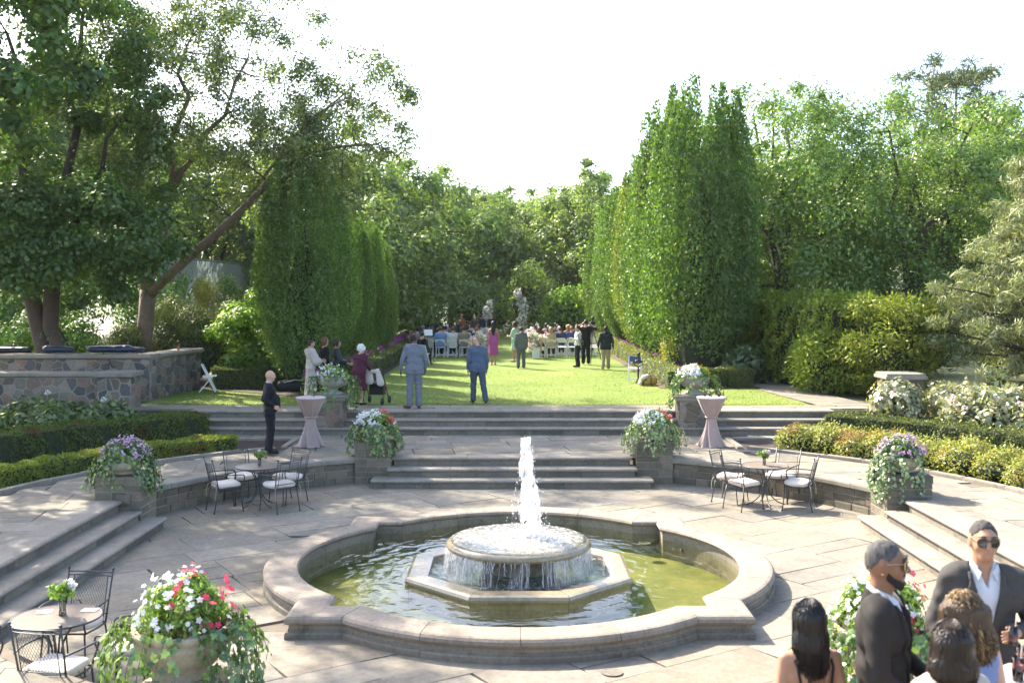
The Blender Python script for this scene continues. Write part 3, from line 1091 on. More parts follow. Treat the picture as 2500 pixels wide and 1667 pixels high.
# grass blades: a soft nap over the front of the lawn and along its edges
n = 24000
px = rng.uniform(-9.3, 7.5, n); py = 26.74 + 12 * rng.random(n) ** 1.5
n2 = 9000
px = np.concatenate([px, rng.uniform(-9.3, 7.5, n2)]); py = np.concatenate([py, 26.70 + 0.12 * rng.random(n2)])
pz = 0.985 + 0.012 * np.sin(px * 0.9 + py * 0.35) * np.sin(py * 0.5) - 0.004
pos = np.stack([px, py, pz], 1)
dirs = np.tile([0, 0, 1.0], (len(pos), 1))
gm = leaf_cards('grass', pos, rng.uniform(0.03, 0.06, len(pos)), None, 0.28, 0, 0.1, dirs, 5)
tag(link('grass', gm, M['grass_blade']), 'short mown grass blades of the sunny lawn', 'grass', kind='stuff')

path = tag(empty('side_path'), kind='structure')
pc = bez((8.55, 26.75, 0), (8.3, 29, 0), (7.7, 32, 0), (8.2, 38, 0), 16)
V, F = [], []
for i, p in enumerate(pc):
    V += [(p[0] - 0.72, p[1], 0.990), (p[0] + 0.72, p[1], 0.990)]
    if i: F.append((2 * i - 2, 2 * i - 1, 2 * i + 1, 2 * i))
MB().add(V, F).obj('joint_bed', M['joint'], path)
polys = []
for i in range(16):
    a, b = pc[i], pc[i + 1]
    k = random.uniform(-0.2, 0.2)
    for (l0, l1) in ((-0.7, k), (k, 0.7)):
        polys.append([(a[0] + l0, a[1]), (a[0] + l1, a[1]), (b[0] + l1, b[1]), (b[0] + l0, b[1])])
lay(polys, 1.0, path, thick=0.009, ch=0.003, seed=14)
tag(MB().add([(-60, 40, 1.0), (-16.6, 40, 1.0), (-16.6, 120, 1.0), (-60, 120, 1.0)], [(0, 1, 2, 3)]).obj('tennis_court', M['court']), kind='structure')
tag(MB().add([(11.6, 25.5, 0.99), (40, 25.5, 1.2), (40, 46, 2.6), (11.6, 40, 1.35)], [(0, 1, 2, 3)]).obj('meadow', M['meadow']), kind='structure')
# bare soil edging of the lawn
for x0, x1, y0, y1, m in ((-4.85, -4.48, 28.7, 66, 'soil'), (4.46, 4.85, 31.4, 66, 'mulch'), (-9.0, -5.3, 31.2, 31.9, 'soil'), (4.7, 7.5, 31.3, 31.9, 'soil')):
    tag(MB().add([(x0, y0, 1.004), (x1, y0, 1.004), (x1, y1, 1.004), (x0, y1, 1.004)], [(0, 1, 2, 3)]).obj('soil_edging', M[m]), kind='structure')
for sx in (-1, 1):
    tag(MB().add([(sx * 5.2, 28.5, 0.998), (sx * 10.5, 28.5 if sx > 0 else 32, 0.998), (sx * 10.5, 70, 0.998), (sx * 5.2, 70, 0.998)], [(0, 1, 2, 3)] if sx > 0 else [(3, 2, 1, 0)]).obj('soil', M['soil']), kind='structure') if sx < 0 else tag(MB().add([(5.2, 32.3, 0.998), (7.2, 32.3, 0.998), (7.2, 70, 0.998), (5.2, 70, 0.998)], [(0, 1, 2, 3)]).obj('soil', M['soil']), kind='structure')

# ---- low curved walls
def curved_wall(sgn, label):
    root = empty('curved_wall', label=label, cat='wall', group='low curved walls of the sunken patio')
    a0, a1 = R(20.5), R(62.5)
    zs = [-0.02, 0.13, 0.27, 0.40]
    g = random.Random(40 + sgn)
    def P(r, a, z): return (sgn * r * math.cos(a), CY + r * math.sin(a), z)
    for c in range(3):
        a = a0
        while a < a1 - 0.004:
            e = a + g.uniform(0.035, 0.075)
            if a1 - e < 0.02: e = a1
            r0 = 6.9 + g.uniform(-0.012, 0.012)
            z0, z1 = zs[c] + 0.007, zs[c + 1] - 0.007
            prof = [(r0, z0), (r0 - 0.006, z0 + 0.02), (r0 - 0.006, z1 - 0.02), (r0, z1), (7.2, z1), (7.2, z0)]
            MB().loft([[P(r, t, z) for r, z in prof] for t in (a + 0.0013, (a + e) / 2, e - 0.0013)]).obj('wall_block', M['block'], root)
            a = e
    prof = [(6.915, -0.02), (6.915, 0.398), (7.19, 0.398), (7.19, -0.02)]
    MB().loft([[P(r, a0 + (a1 - a0) * i / 20, z) for r, z in prof] for i in range(21)]).obj('mortar_core', M['mortar'], root)
    a = a0
    while a < a1 - 0.01:
        e = a + g.uniform(0.13, 0.19)
        if a1 - e < 0.07: e = a1
        prof = [(6.86, 0.402), (6.845, 0.42), (6.845, 0.475), (6.86, 0.503), (7.26, 0.503), (7.26, 0.402)]
        MB().loft([[P(r, a + 0.0006 + (e - a - 0.0012) * i / 4, z) for r, z in prof] for i in range(5)]).obj('coping_stone', M['slab'], root)
        a = e
curved_wall(-1, 'low curved stone wall behind the shaded bistro set')
curved_wall(1, 'low curved stone wall behind the sunlit bistro set')

# ---- squared stone pedestals
def pedestal(cx, cy, w, d, z1, label, seed, z0=-0.02):
    g = random.Random(seed)
    root = empty('stone_pedestal', (cx, cy, 0), 0, label, 'pedestal', 'stone pedestals carrying the flower urns')
    MB().box((0, 0, (z0 + z1 - 0.06) / 2), (w - 0.03, d - 0.03, z1 - 0.06 - z0)).obj('mortar_core', M['mortar'], root)
    z = z0
    k = 0
    while z < z1 - 0.2:
        h = g.uniform(0.105, 0.16)
        if z1 - 0.14 - (z + h) < 0.08: h = z1 - 0.14 - z
        cuts = [-w / 2, g.uniform(-0.16, 0.16) * w, w / 2] if k % 2 else [-w / 2, g.uniform(-0.25, -0.12) * w, g.uniform(0.12, 0.25) * w, w / 2]
        for i in range(len(cuts) - 1):
            for (y0, y1) in ((-d / 2, -0.02), (-0.01, d / 2)):
                dd = g.uniform(-0.006, 0.006)
                MB().box(((cuts[i] + cuts[i + 1]) / 2, (y0 + y1) / 2 + (dd if y0 < -0.1 else -dd), z + h / 2), (cuts[i + 1] - cuts[i] - 0.018, y1 - y0, h - 0.016), 0, 0.006).obj('wall_block', M['block'], root)
        z += h
        k += 1
    MB().box((0, 0, z1 - 0.072), (w + 0.006, d + 0.006, 0.135), 0, 0.012).obj('cap_stone', M['block'], root)
    return root
PA = pedestal(-6.41, 17.36, 0.76, 0.76, 0.87, 'square stone pedestal at the top of the shaded side steps', 51)
PB = pedestal(6.53, 17.55, 0.76, 0.80, 0.87, 'square stone pedestal at the top of the sunlit side steps', 52)
pedestal(-2.83, 21.58, 0.74, 0.72, 0.83, 'mossy stone pedestal beside the patio steps nearer the shaded bistro set', 53)
pedestal(2.90, 21.58, 0.75, 0.72, 0.85, 'stone pedestal beside the patio steps nearer the sunlit bistro set', 54)
# small plaque panels set in the pedestals of the side steps
for p in (PA, PB):
    MB().box((0.10 if p is PA else -0.06, -0.392, 0.52), (0.23, 0.02, 0.15), 0, 0.004).obj('stone_panel', M['riser'], p)

# ---- fieldstone walls and piers
def rubble(root, fr, L, H, cell, seed, proud=0.026, name='fieldstone', jit=0.62, sx=1.2):
    g = random.Random(seed)
    for p in voronoi(0, L, 0, H, cell, jit, seed, sx):
        p = inset(p, 0.013)
        if len(p) < 3 or area(p) < 0.003: continue
        MB().prism(p, -0.06, proud * g.uniform(0.45, 1.0), 0.013, fr).obj(name, M['rubble'], root)

def cap_run(root, p0, p1, w, z0, z1, over, seed, mat='slab'):
    """coping slabs laid along p0-p1"""
    g = random.Random(seed)
    dx, dy = p1[0] - p0[0], p1[1] - p0[1]
    L = math.hypot(dx, dy)
    ux, uy = dx / L, dy / L
    a = 0
    while a < L - 1e-3:
        e = a + g.uniform(1.0, 1.5)
        if L - e < 0.5: e = L
        prof = [(-over, z0 + 0.02), (-over - 0.012, z0 + 0.04), (-over - 0.012, z1 - 0.03), (-over + 0.01, z1), (w + over, z1), (w + over, z0 + 0.02), (w, z0), (0.0, z0)]
        MB().loft([[(p0[0] + ux * t - uy * b, p0[1] + uy * t + ux * b, c) for b, c in prof] for t in (a + 0.003, e - 0.003)]).obj('coping_stone', M[mat], root)
        a = e

# tall wall with its return towards the lawn
tw = empty('fieldstone_wall', label='taller fieldstone wall with pale joints carrying the dark instrument cases', cat='wall')
A, B, C3 = (-19.5, 28.1), (-9.75, 28.1), (-9.33, 31.4)
MB().box((-14.6, 28.42, 1.52), (9.7, 0.58, 1.12)).obj('mortar_core', M['pale_mortar'], tw)
rubble(tw, lambda a, b, c: (A[0] + 9.75 - 9.75 + a, 28.13 - c, 0.97 + b), 9.75, 1.12, 0.23, 61)
dx, dy = C3[0] - B[0], C3[1] - B[1]
L = math.hypot(dx, dy); ux, uy = dx / L, dy / L
rubble(tw, lambda a, b, c: (B[0] - 0.03 + ux * a + uy * c, B[1] + uy * a - ux * c, 0.97 + b), L, 1.12, 0.23, 62)
MB().loft([[(B[0] - 0.03 + ux * t - uy * b, B[1] + uy * t + ux * b, c) for b, c in ((0.0, 0.95), (0.55, 0.95), (0.55, 2.08), (0.0, 2.08))] for t in (0.02, L)]).obj('mortar_core', M['pale_mortar'], tw)
cap_run(tw, A, (B[0] + 0.05, B[1]), 0.6, 2.085, 2.21, 0.04, 63)
cap_run(tw, (B[0] + 0.03 + ux * 0.62, B[1] + 0.64), (C3[0] + 0.03, C3[1]), 0.55, 2.085, 2.205, 0.04, 64)
# low wall ending in a pier
lw = empty('fieldstone_wall', label='low fieldstone wall ending in a capped pier behind the shaded hydrangeas', cat='wall')
MB().box((-14.0, 26.3, 1.22), (7.6, 0.5, 1.1)).obj('mortar_core', M['pale_mortar'], lw)
rubble(lw, lambda a, b, c: (-17.9 + a, 26.055 - c, 0.7 + b), 7.7, 1.05, 0.23, 65)
cap_run(lw, (-18, 26.05), (-10.28, 26.05), 0.5, 1.755, 1.875, 0.05, 66)
MB().box((-9.85, 26.2, 1.22), (0.82, 0.72, 1.1)).obj('mortar_core', M['pale_mortar'], lw)
rubble(lw, lambda a, b, c: (-10.27 + a, 25.85 - c, 0.7 + b), 0.84, 1.08, 0.24, 67)
rubble(lw, lambda a, b, c: (-9.45 + c, 25.84 + a, 0.7 + b), 0.74, 1.08, 0.24, 68)
MB().prism([(-0.48, -0.43), (0.48, -0.43), (0.48, 0.43), (-0.48, 0.43)], 1.79, 1.90, 0.02).obj('cap_stone', M['slab'], lw, loc=(-9.86, 26.2, 0))
# piers on the lawn steps
def pier(cx, cy, label, seed):
    root = empty('fieldstone_pier', (cx, cy, 0), 0, label, 'pedestal', 'fieldstone piers on the lawn steps')
    w, d, z0, z1 = 0.68, 0.70, 0.6, 1.27
    MB().box((0, 0, (z0 + z1) / 2), (w - 0.02, d - 0.02, z1 - z0)).obj('mortar_core', M['pale_mortar'], root)
    rubble(root, lambda a, b, c: (-w / 2 + a, -d / 2 + 0.005 - c, z0 + b), w, z1 - z0, 0.24, seed)
    for s in (-1, 1):
        rubble(root, lambda a, b, c: (s * (w / 2 - 0.005 + c), -d / 2 + a, z0 + b), d, z1 - z0, 0.24, seed + 1)
    prof = [(0.36, 0), (0.385, 0.03), (0.40, 0.05), (0.40, 0.10), (0.44, 0.12), (0.44, 0.145), (0.43, 0.155)]
    b = MB()
    b.loft([[(-r, -r, 1.27 + z), (r, -r, 1.27 + z), (r, r, 1.27 + z), (-r, r, 1.27 + z)] for r, z in prof])
    b.obj('cap_stone', M['slab'], root)
    return root
pier(-4.37, 25.22, 'fieldstone pier on the lawn steps behind the shaded cocktail table', 71)
pier(4.33, 25.22, 'fieldstone pier on the lawn steps behind the sunlit cocktail table', 75)
# round-edged stone planter among the pale hydrangeas
pl = empty('stone_planter', (10.0, 26.9, 0), 0, 'weathered square stone planter between yew and pale hydrangeas', 'planter')
MB().box((0, 0, 1.22), (0.92, 0.8, 0.86), 0, 0.02).obj('body', M['block'], pl)
b = MB()
b.loft([[(-r, -r * 0.85, 1.65 + z), (r, -r * 0.85, 1.65 + z), (r, r * 0.85, 1.65 + z), (-r, r * 0.85, 1.65 + z)] for r, z in [(0.48, 0), (0.53, 0.03), (0.53, 0.09), (0.49, 0.12), (0.5, 0.15), (0.46, 0.17)]])
b.obj('rim', M['slab'], pl)

# ================================================================== the fountain
fo = empty('fountain', (FX, FY, 0), 0, 'lobed stone fountain with octagonal inner basin, round dish and water jet', 'fountain')
def local(p, z): return (p[0] - FX, p[1] - FY, z)
cop = [(0.0, 0.15), (-0.045, 0.163), (-0.062, 0.19), (-0.055, 0.225), (-0.03, 0.250), (0.005, 0.260), (0.33, 0.262), (0.375, 0.250), (0.395, 0.222), (0.38, 0.192), (0.352, 0.175), (0.352, 0.15)]
low = [(-0.055, -0.06), (-0.055, 0.06), (-0.042, 0.075), (-0.022, 0.078), (-0.022, 0.108), (-0.008, 0.118), (0.004, 0.148), (0.345, 0.148), (0.345, -0.42), (0.1, -0.42)]
NTOT = 4 * (NA + 2)
def piece(name, prof, idx, mat, cut0=0.006, cut1=0.006):
    oc = {d: outline(d) for d, z in prof}
    rings = []
    for k, i in enumerate(idx):
        ring = []
        for d, z in prof:
            p = oc[d][i % NTOT]
            if k == 0:
                q = oc[d][idx[1] % NTOT]; l = math.hypot(q[0] - p[0], q[1] - p[1]); t = cut0 / l
                p = (p[0] + (q[0] - p[0]) * t, p[1] + (q[1] - p[1]) * t)
            elif k == len(idx) - 1:
                q = oc[d][idx[-2] % NTOT]; l = math.hypot(q[0] - p[0], q[1] - p[1]); t = cut1 / l
                p = (p[0] + (q[0] - p[0]) * t, p[1] + (q[1] - p[1]) * t)
            ring.append(local(p, z))
        rings.append(ring)
    MB().loft(rings).obj(name, M[mat], fo)
for q in range(4):
    b0 = q * (NA + 2)
    piece('coping_stone', cop, [b0 - 1, b0, b0 + 1], 'basin', 0.004, 0.004)
    piece('wall_stone', low, [b0 - 1, b0, b0 + 1], 'basin_low', 0.003, 0.003)
    for k in range(4):
        i0 = b0 + 1 + k * 6
        piece('coping_stone', cop, list(range(i0, i0 + 7)), 'basin', 0.004, 0.004)
        piece('wall_stone', low, list(range(i0, i0 + 7)), 'basin_low', 0.003, 0.003)
# joint fill just inside the stones
jf = [(-0.045, -0.05), (-0.012, 0.14), (-0.045, 0.19), (0.0, 0.252), (0.33, 0.254), (0.37, 0.222), (0.335, 0.17), (0.335, -0.4)]
oc = {d: outline(d) for d, z in jf}
rings = [[local(oc[d][i % NTOT], z) for d, z in jf] for i in range(NTOT + 1)]
MB().loft(rings, cap=False).obj('joint_fill', M['basin_low'], fo)
of = outline(0.30)
MB().add([local(p, -0.22) for p in of], [tuple(range(len(of)))]).obj('pool_floor', M['pool_floor'], fo)
# pool water as a fine sheet
ow = outline(0.342)
V = [local(p, 0.06) for p in ow] + [((p[0] - FX) * 0.4, (p[1] - FY) * 0.4, 0.06) for p in ow]
n = len(ow)
MB().add(V, [(i, (i + 1) % n, n + (i + 1) % n, n + i) for i in range(n)] + [tuple(range(n, 2 * n))]).obj('pool_water', M['water'], fo)
# octagonal basin: eight mitred rim stones
AP = 1.46
def octp(ap, k): 
    r = ap / math.cos(math.pi / 8); a = math.pi / 8 + k * math.pi / 4
    return (r * math.cos(a), r * math.sin(a))
op8 = [(0.0, -0.25), (0.0, 0.055), (-0.03, 0.065), (-0.035, 0.10), (-0.02, 0.135), (0.02, 0.15), (0.21, 0.15), (0.26, 0.138), (0.27, 0.11), (0.27, -0.25)]
for k in range(8):
    rings = []
    for e in (0, 1):
        ring = []
        for d, z in op8:
            a, b = octp(AP - d, k), octp(AP - d, k + 1)
            t = 0.003 if e == 0 else 0.997
            ring.append((a[0] + (b[0] - a[0]) * t, a[1] + (b[1] - a[1]) * t, z))
        rings.append(ring)
    MB().loft(rings).obj('rim_stone', M['wet'], fo)
V = [(*octp(AP - 0.26, k), 0.105) for k in range(8)]
MB().add(V, [tuple(range(8))]).obj('basin_water', M['water_rough'], fo)
MB().add([(x, y, -0.15) for x, y, z in V], [tuple(range(8))]).obj('basin_floor', M['pool_floor'], fo)
MB().lathe([(0.02, 0.545), (0.4, 0.545), (0.7, 0.535), (0.86, 0.52), (0.94, 0.50), (0.985, 0.47), (0.995, 0.44), (0.97, 0.405), (0.9, 0.385), (0.6, 0.36), (0.42, 0.34)], 64).obj('dish', M['wet'], fo, True)
MB().lathe([(0.60, 0.365), (0.52, 0.28), (0.48, 0.12), (0.52, 0.02), (0.56, -0.1), (0.56, -0.2)], 32).obj('stem', M['basin_low'], fo, True)
MB().lathe([(0.01, 0.556), (0.4, 0.555), (0.7, 0.545), (0.86, 0.529), (0.93, 0.511)], 64).obj('water_film', M['water_foam'], fo, True)
# strands of falling water
V, F = [], []
g = random.Random(5)
for i in range(900):
    a = g.uniform(0, 2 * math.pi)
    r = 0.985 + g.uniform(-0.02, 0.015)
    cl_ = 0.5 + 0.5 * math.sin(7 * a + 1.3) * math.sin(17 * a + 0.4)
    dens = (0.18 + 0.82 * abs(math.cos(a)) ** 1.5) * (0.25 + 0.9 * cl_)
    if g.random() > dens: continue
    w = g.uniform(0.0012, 0.0045) * (1.5 if abs(math.cos(a)) > 0.6 else 1)
    z0 = 0.43 - 0.02 * g.random(); z1 = 0.11 if g.random() < 0.6 else g.uniform(0.18, 0.38)
    b = len(V)
    da = g.uniform(-0.07, 0.07) * g.random()
    for t in range(9):
        z = z0 + (z1 - z0) * t / 8
        aa = a + da * (t / 8) ** 2 + 0.006 * math.sin(t * 1.7 + i)
        rr = r + 0.04 * (t / 8)
        cx, cy = rr * math.cos(aa), rr * math.sin(aa)
        tx, ty = -math.sin(aa), math.cos(aa)
        ww = w * (0.6 + 0.8 * abs(math.sin(t * 1.3 + i * 1.7)))
        V += [(cx - tx * ww, cy - ty * ww, z), (cx + tx * ww, cy + ty * ww, z)]
        if t: F.append((b + 2 * t - 2, b + 2 * t - 1, b + 2 * t + 1, b + 2 * t))
tag(MB().add(V, F).obj('falling_water', M['strand'], fo), kind='stuff')
# thin sheets between the strands, thick at the sides and broken in front
V, F = [], []
for k in range(96):
    a = 2 * math.pi * k / 96
    for t in range(4):
        rr = 0.992 + 0.025 * (t / 3) ** 2 + 0.008 * math.sin(9 * a + t)
        V.append((rr * math.cos(a), rr * math.sin(a), 0.43 - 0.325 * t / 3))
for k in range(96):
    a = 2 * math.pi * (k + 0.5) / 96
    if abs(math.cos(a)) < 0.35 and math.sin(9 * a) > -0.2: continue
    k2 = (k + 1) % 96
    for t in range(3):
        F.append((4 * k + t, 4 * k2 + t, 4 * k2 + t + 1, 4 * k + t + 1))
tag(MB().add(V, F).obj('water_sheet', M['sheet'], fo, True), kind='stuff')
# the jet
jp = []
g = random.Random(9)
for s in range(26):
    t = s / 25
    z = 0.5 + 1.22 * t
    w = 0.135 * (1 - t) + 0.055 * t + 0.02 * math.sin(t * 9)
    for q in range(3):
        x = 0.12 + 0.0 * t + g.uniform(-1, 1) * w * 0.75 + 0.02 * math.sin(5 * t)
        y = g.uniform(-1, 1) * w * 0.5
        jp.append(((x, y, z), (x + g.uniform(-.02, .02), y, z + g.uniform(0.05, 0.16)), g.uniform(0.025, 0.05) * (1.2 - 0.35 * t), g.uniform(0.015, 0.035)))
for s in range(12):      # side stream falling back
    t = s / 11
    z = 1.42 - 0.9 * t
    x = 0.17 + 0.11 * math.sin(min(1, t * 1.6) * math.pi / 2) - 0.05 * t * t
    jp.append(((x, 0.02, z), (x + 0.01, 0.02, z - 0.1), 0.026 + 0.012 * t, 0.03 + 0.01 * t))
jm = sdf_mesh('jet', jp, 0.012, 0.02, disp=lambda X, Y, Z: (0.008 * np.sin(X * 95 + Z * 31) * np.sin(Z * 47 + Y * 80) + 0.006 * np.sin(X * 190 + 1) * np.sin(Z * 120)))
link('water_jet', jm, M['jet'], fo)
b = MB()
for i in range(900):
    t = g.random() ** 0.7
    z = 0.55 + 1.25 * (1 - t)
    sp = 0.05 + 0.26 * t * g.random()
    a = g.uniform(0, 6.283)
    r = 0.0035 + 0.007 * g.random() ** 3
    c = (0.13 + math.cos(a) * sp * 1.15, math.sin(a) * sp, z)
    b.add([(c[0] + r, c[1], c[2]), (c[0] - r, c[1], c[2]), (c[0], c[1] + r, c[2]), (c[0], c[1] - r, c[2]), (c[0], c[1], c[2] + r * 1.3), (c[0], c[1], c[2] - r * 1.3)],
          [(0, 2, 4), (2, 1, 4), (1, 3, 4), (3, 0, 4), (2, 0, 5), (1, 2, 5), (3, 1, 5), (0, 3, 5)])
tag(b.obj('water_drops', M['jet'], fo), kind='stuff')
# splash mound on the dish
sm = []
for i in range(26):
    a = g.uniform(0, 6.283); rr = g.random() * 0.2
    sm.append(((0.24 + rr * math.cos(a), -0.12 + rr * math.sin(a), 0.545), (0.24 + rr * math.cos(a) * 1.2, -0.12 + rr * math.sin(a) * 1.2, 0.56 + g.random() * 0.07), 0.025, 0.01))
link('splash', sdf_mesh('splash', sm, 0.012, 0.02), M['jet'], fo)
for sx in (-1, 1):
    MB().lathe([(0.10, 0.0), (0.10, 0.012), (0.075, 0.015), (0.07, 0.005)], 20, (sx * 1.95, 1.75, 0.02)).obj('pool_light', M['lens'], fo)
# drain covers set in the flags
tag(MB().lathe([(0.11, 0.0), (0.11, 0.008), (0.03, 0.009)], 20, (1.02, 10.65, 0.001)).obj('drain_cover', M['riser']), 'small round metal drain cover in the paving before the fountain', 'drain')

# ================================================================== vegetation
def clipped_hedge(name, path, half_w, h, z0, mat, n, size, label, group=None, lump=0.03, seed=1, core=True, cat='hedge', taper=0.0):
    """a sheared hedge along a path of (x,y): solid dark core standing in for inner twigs and shade and a skin of small leaves"""
    g = np.random.default_rng(seed)
    P = np.array(path, float)
    seg = np.diff(P, axis=0); L = np.linalg.norm(seg, axis=1); cum = np.concatenate([[0], np.cumsum(L)])
    T = cum[-1]
    def at(s):
        i = np.clip(np.searchsorted(cum, s, side='right') - 1, 0, len(L) - 1)
        t = (s - cum[i]) / L[i]
        p = P[i] + seg[i] * t[:, None]
        d = seg[i] / L[i][:, None]
        return p, d, np.stack([d[:, 1], -d[:, 0]], 1)
    ctr = at(np.array([T / 2]))[0][0]
    root = empty(name, (ctr[0], ctr[1], z0), 0, label, cat, group)
    A_side, A_top, A_end = T * h, T * 2 * half_w, 2 * half_w * h
    tot = 2 * A_side + A_top + 2 * A_end
    n_s, n_t, n_e = int(n * A_side / tot), int(n * A_top / tot), int(n * A_end / tot)
    pts, nr = [], []
    def wob(p): 
        return lump * (np.sin(p[:, 0] * 5.1 + p[:, 1] * 3.3) + np.sin(p[:, 1] * 7.7 - p[:, 0] * 2.1 + p[:, 2] * 6) + 0.7 * np.sin(p[:, 0] * 13 + p[:, 2] * 11 + p[:, 1] * 9))
    for sgn in (-1, 1):
        s = g.random(n_s) * T; z = g.random(n_s) * h
        p, d, nn = at(s)
        w = half_w * (1 - taper * (z / h))
        q = np.concatenate([p + nn * (sgn * w)[:, None], (z0 + z)[:, None]], 1)
        no = np.concatenate([nn * sgn, np.full((n_s, 1), 0.25)], 1)
        pts.append(q); nr.append(no)
        e = g.random(n_e); z = g.random(n_e) * h
        ss = np.full(n_e, 0.001 if sgn < 0 else T - 0.001)
        p, d, nn = at(ss)
        q = np.concatenate([p + nn * ((e * 2 - 1) * half_w)[:, None], (z0 + z)[:, None]], 1)
        pts.append(q); nr.append(np.concatenate([d * sgn, np.full((n_e, 1), 0.2)], 1))
    s = g.random(n_t) * T
    p, d, nn = at(s)
    q = np.concatenate([p + nn * ((g.random(n_t) * 2 - 1) * half_w * (1 - taper))[:, None], np.full((n_t, 1), z0 + h)], 1)
    pts.append(q); nr.append(np.tile([0, 0, 1.0], (n_t, 1)))
    pts = np.concatenate(pts); nr = np.concatenate(nr)
    nr /= np.linalg.norm(nr, axis=1, keepdims=True)
    pts = pts + nr * (wob(pts) - 0.02 * g.random(len(pts)) ** 2)[:, None]
    loc = np.array([ctr[0], ctr[1], z0])
    me = leaf_cards(name + '_leaves', pts - loc, size * g.uniform(0.7, 1.3, len(pts)), nr, 0.6, 0, 0.2, nr + np.array([0, 0, 0.5]), seed)
    f = link('foliage', me, M[mat], root)
    f['kind'] = 'stuff'
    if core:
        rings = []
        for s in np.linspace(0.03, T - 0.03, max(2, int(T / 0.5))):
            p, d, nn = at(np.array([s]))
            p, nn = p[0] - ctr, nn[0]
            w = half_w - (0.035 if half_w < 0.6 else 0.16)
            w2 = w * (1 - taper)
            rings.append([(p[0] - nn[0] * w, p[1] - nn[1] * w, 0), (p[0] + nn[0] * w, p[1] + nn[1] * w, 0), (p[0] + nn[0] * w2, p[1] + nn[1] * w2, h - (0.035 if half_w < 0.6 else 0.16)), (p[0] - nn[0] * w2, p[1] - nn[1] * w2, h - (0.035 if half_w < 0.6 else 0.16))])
        MB().loft(rings).obj('shade_core', M['core'], root)  # solid dark block: shade behind the leaf skin put in as colour
    return root

def arc(sgn, r, a0, a1, n=14):
    return [(sgn * r * math.cos(R(a0 + (a1 - a0) * i / n)), CY + r * math.sin(R(a0 + (a1 - a0) * i / n))) for i in range(n + 1)]
clipped_hedge('clipped_hedge', arc(-1, 12.15, -2, 52.5), 0.46, 0.56, 0.45, 'box_red', 24000, 0.055, 'broad clipped hedge with bronzed patches above the shaded low hedge', seed=3)
clipped_hedge('clipped_hedge', arc(1, 12.15, -2, 51.5), 0.42, 0.56, 0.45, 'box', 24000, 0.055, 'broad dark clipped hedge in sun in front of the pale hydrangeas', seed=4)
clipped_hedge('low_hedge', arc(-1, 9.5, -2, 50.5), 0.27, 0.34, 0.45, 'box_low', 24000, 0.05, 'low green hedge along the kerb of the shaded terrace', seed=5, lump=0.022)
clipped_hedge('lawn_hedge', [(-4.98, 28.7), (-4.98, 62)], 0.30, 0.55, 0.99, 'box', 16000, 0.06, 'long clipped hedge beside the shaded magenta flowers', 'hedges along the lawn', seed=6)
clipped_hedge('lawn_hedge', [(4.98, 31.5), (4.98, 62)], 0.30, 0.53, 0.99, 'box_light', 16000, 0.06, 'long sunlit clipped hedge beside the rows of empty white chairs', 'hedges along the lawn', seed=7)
clipped_hedge('lawn_hedge', [(-9.0, 31.6), (-5.45, 31.6)], 0.30, 0.60, 0.99, 'box', 16000, 0.045, 'clipped hedge crossing behind the bald man in the black suit', 'hedges along the lawn', seed=8)
clipped_hedge('lawn_hedge', [(5.45, 32.0), (6.50, 32.0)], 0.30, 0.56, 0.99, 'box', 6000, 0.045, 'short clipped hedge block beside the urn of white flowers', 'hedges along the lawn', seed=9)
clipped_hedge('lawn_hedge', [(6.56, 32.0), (7.35, 32.0)], 0.30, 0.55, 0.99, 'box', 5000, 0.045, 'short clipped hedge block at the edge of the side path', 'hedges along the lawn', seed=10)

# golden barberry cushions along the sunny kerb
def bush(name, loc, rad, n, size, mat, label, cat='shrub', group=None, seed=1, lumps=16, core=0.72, upright=0.0, leafmesh=None, aspect=0.55):
    g = np.random.default_rng(seed)
    root = empty(name, loc, 0, label, cat, group)
    rx, ry, rz = rad
    v = g.normal(size=(lumps, 3)); v /= np.linalg.norm(v, axis=1, keepdims=True)
    v[:, 2] = np.abs(v[:, 2]) * 1.1 - 0.15
    c = v * np.array([rx, ry, rz]) * 0.62 + np.array([0, 0, rz * 0.42])
    rr = np.full(lumps, 0.45 * (rx + ry + rz) / 3) * g.uniform(0.8, 1.25, lumps)
    pts, nr = clump_points(c, rr, n // lumps, seed, 0.7, 1.0)
    keep = pts[:, 2] > 0.01
    pts, nr = pts[keep], nr[keep]
    d = nr + np.array([0, 0, 0.4 + upright])
    f = link('foliage', leaf_cards(name + '_leaves', pts, size * g.uniform(0.7, 1.35, len(pts)), nr + np.array([0, 0, 0.3]), aspect, 0, 0.2, d, seed), M[mat], root)
    f['kind'] = 'stuff'
    if core:
        MB().ball((0, 0, rz * 0.5), (rx * core, ry * core, rz * 0.5 * core * 1.25), 10, 7).obj('shade_core', M['core'], root)  # dark ball added inside for the shade between leaves
    return root
names = ['golden barberry cushion nearest the lawn steps', 'second golden barberry cushion from the lawn steps', 'orange tinted barberry cushion third from the lawn steps', 'fourth barberry cushion from the lawn steps behind the mauve urn', 'yellow barberry cushion just past the mauve urn', 'orange tipped barberry cushion further down the sunny kerb', 'yellow barberry cushion near the picture edge on the sunny kerb', 'last golden barberry cushion at the picture edge']
for i, a in enumerate((50.0, 45.8, 41.4, 37, 32.4, 27.8, 23, 18.2)):
    rr = 9.85 if i < 2 else 9.72
    bush('barberry_bush', (rr * math.cos(R(a)), CY + rr * math.sin(R(a)), 0.45), (0.66, 0.56, 0.46 if i % 2 else 0.38), 4000, 0.06, 'barberry', names[i], 'shrub', 'barberry bushes along the sunny kerb', 20 + i, 20)

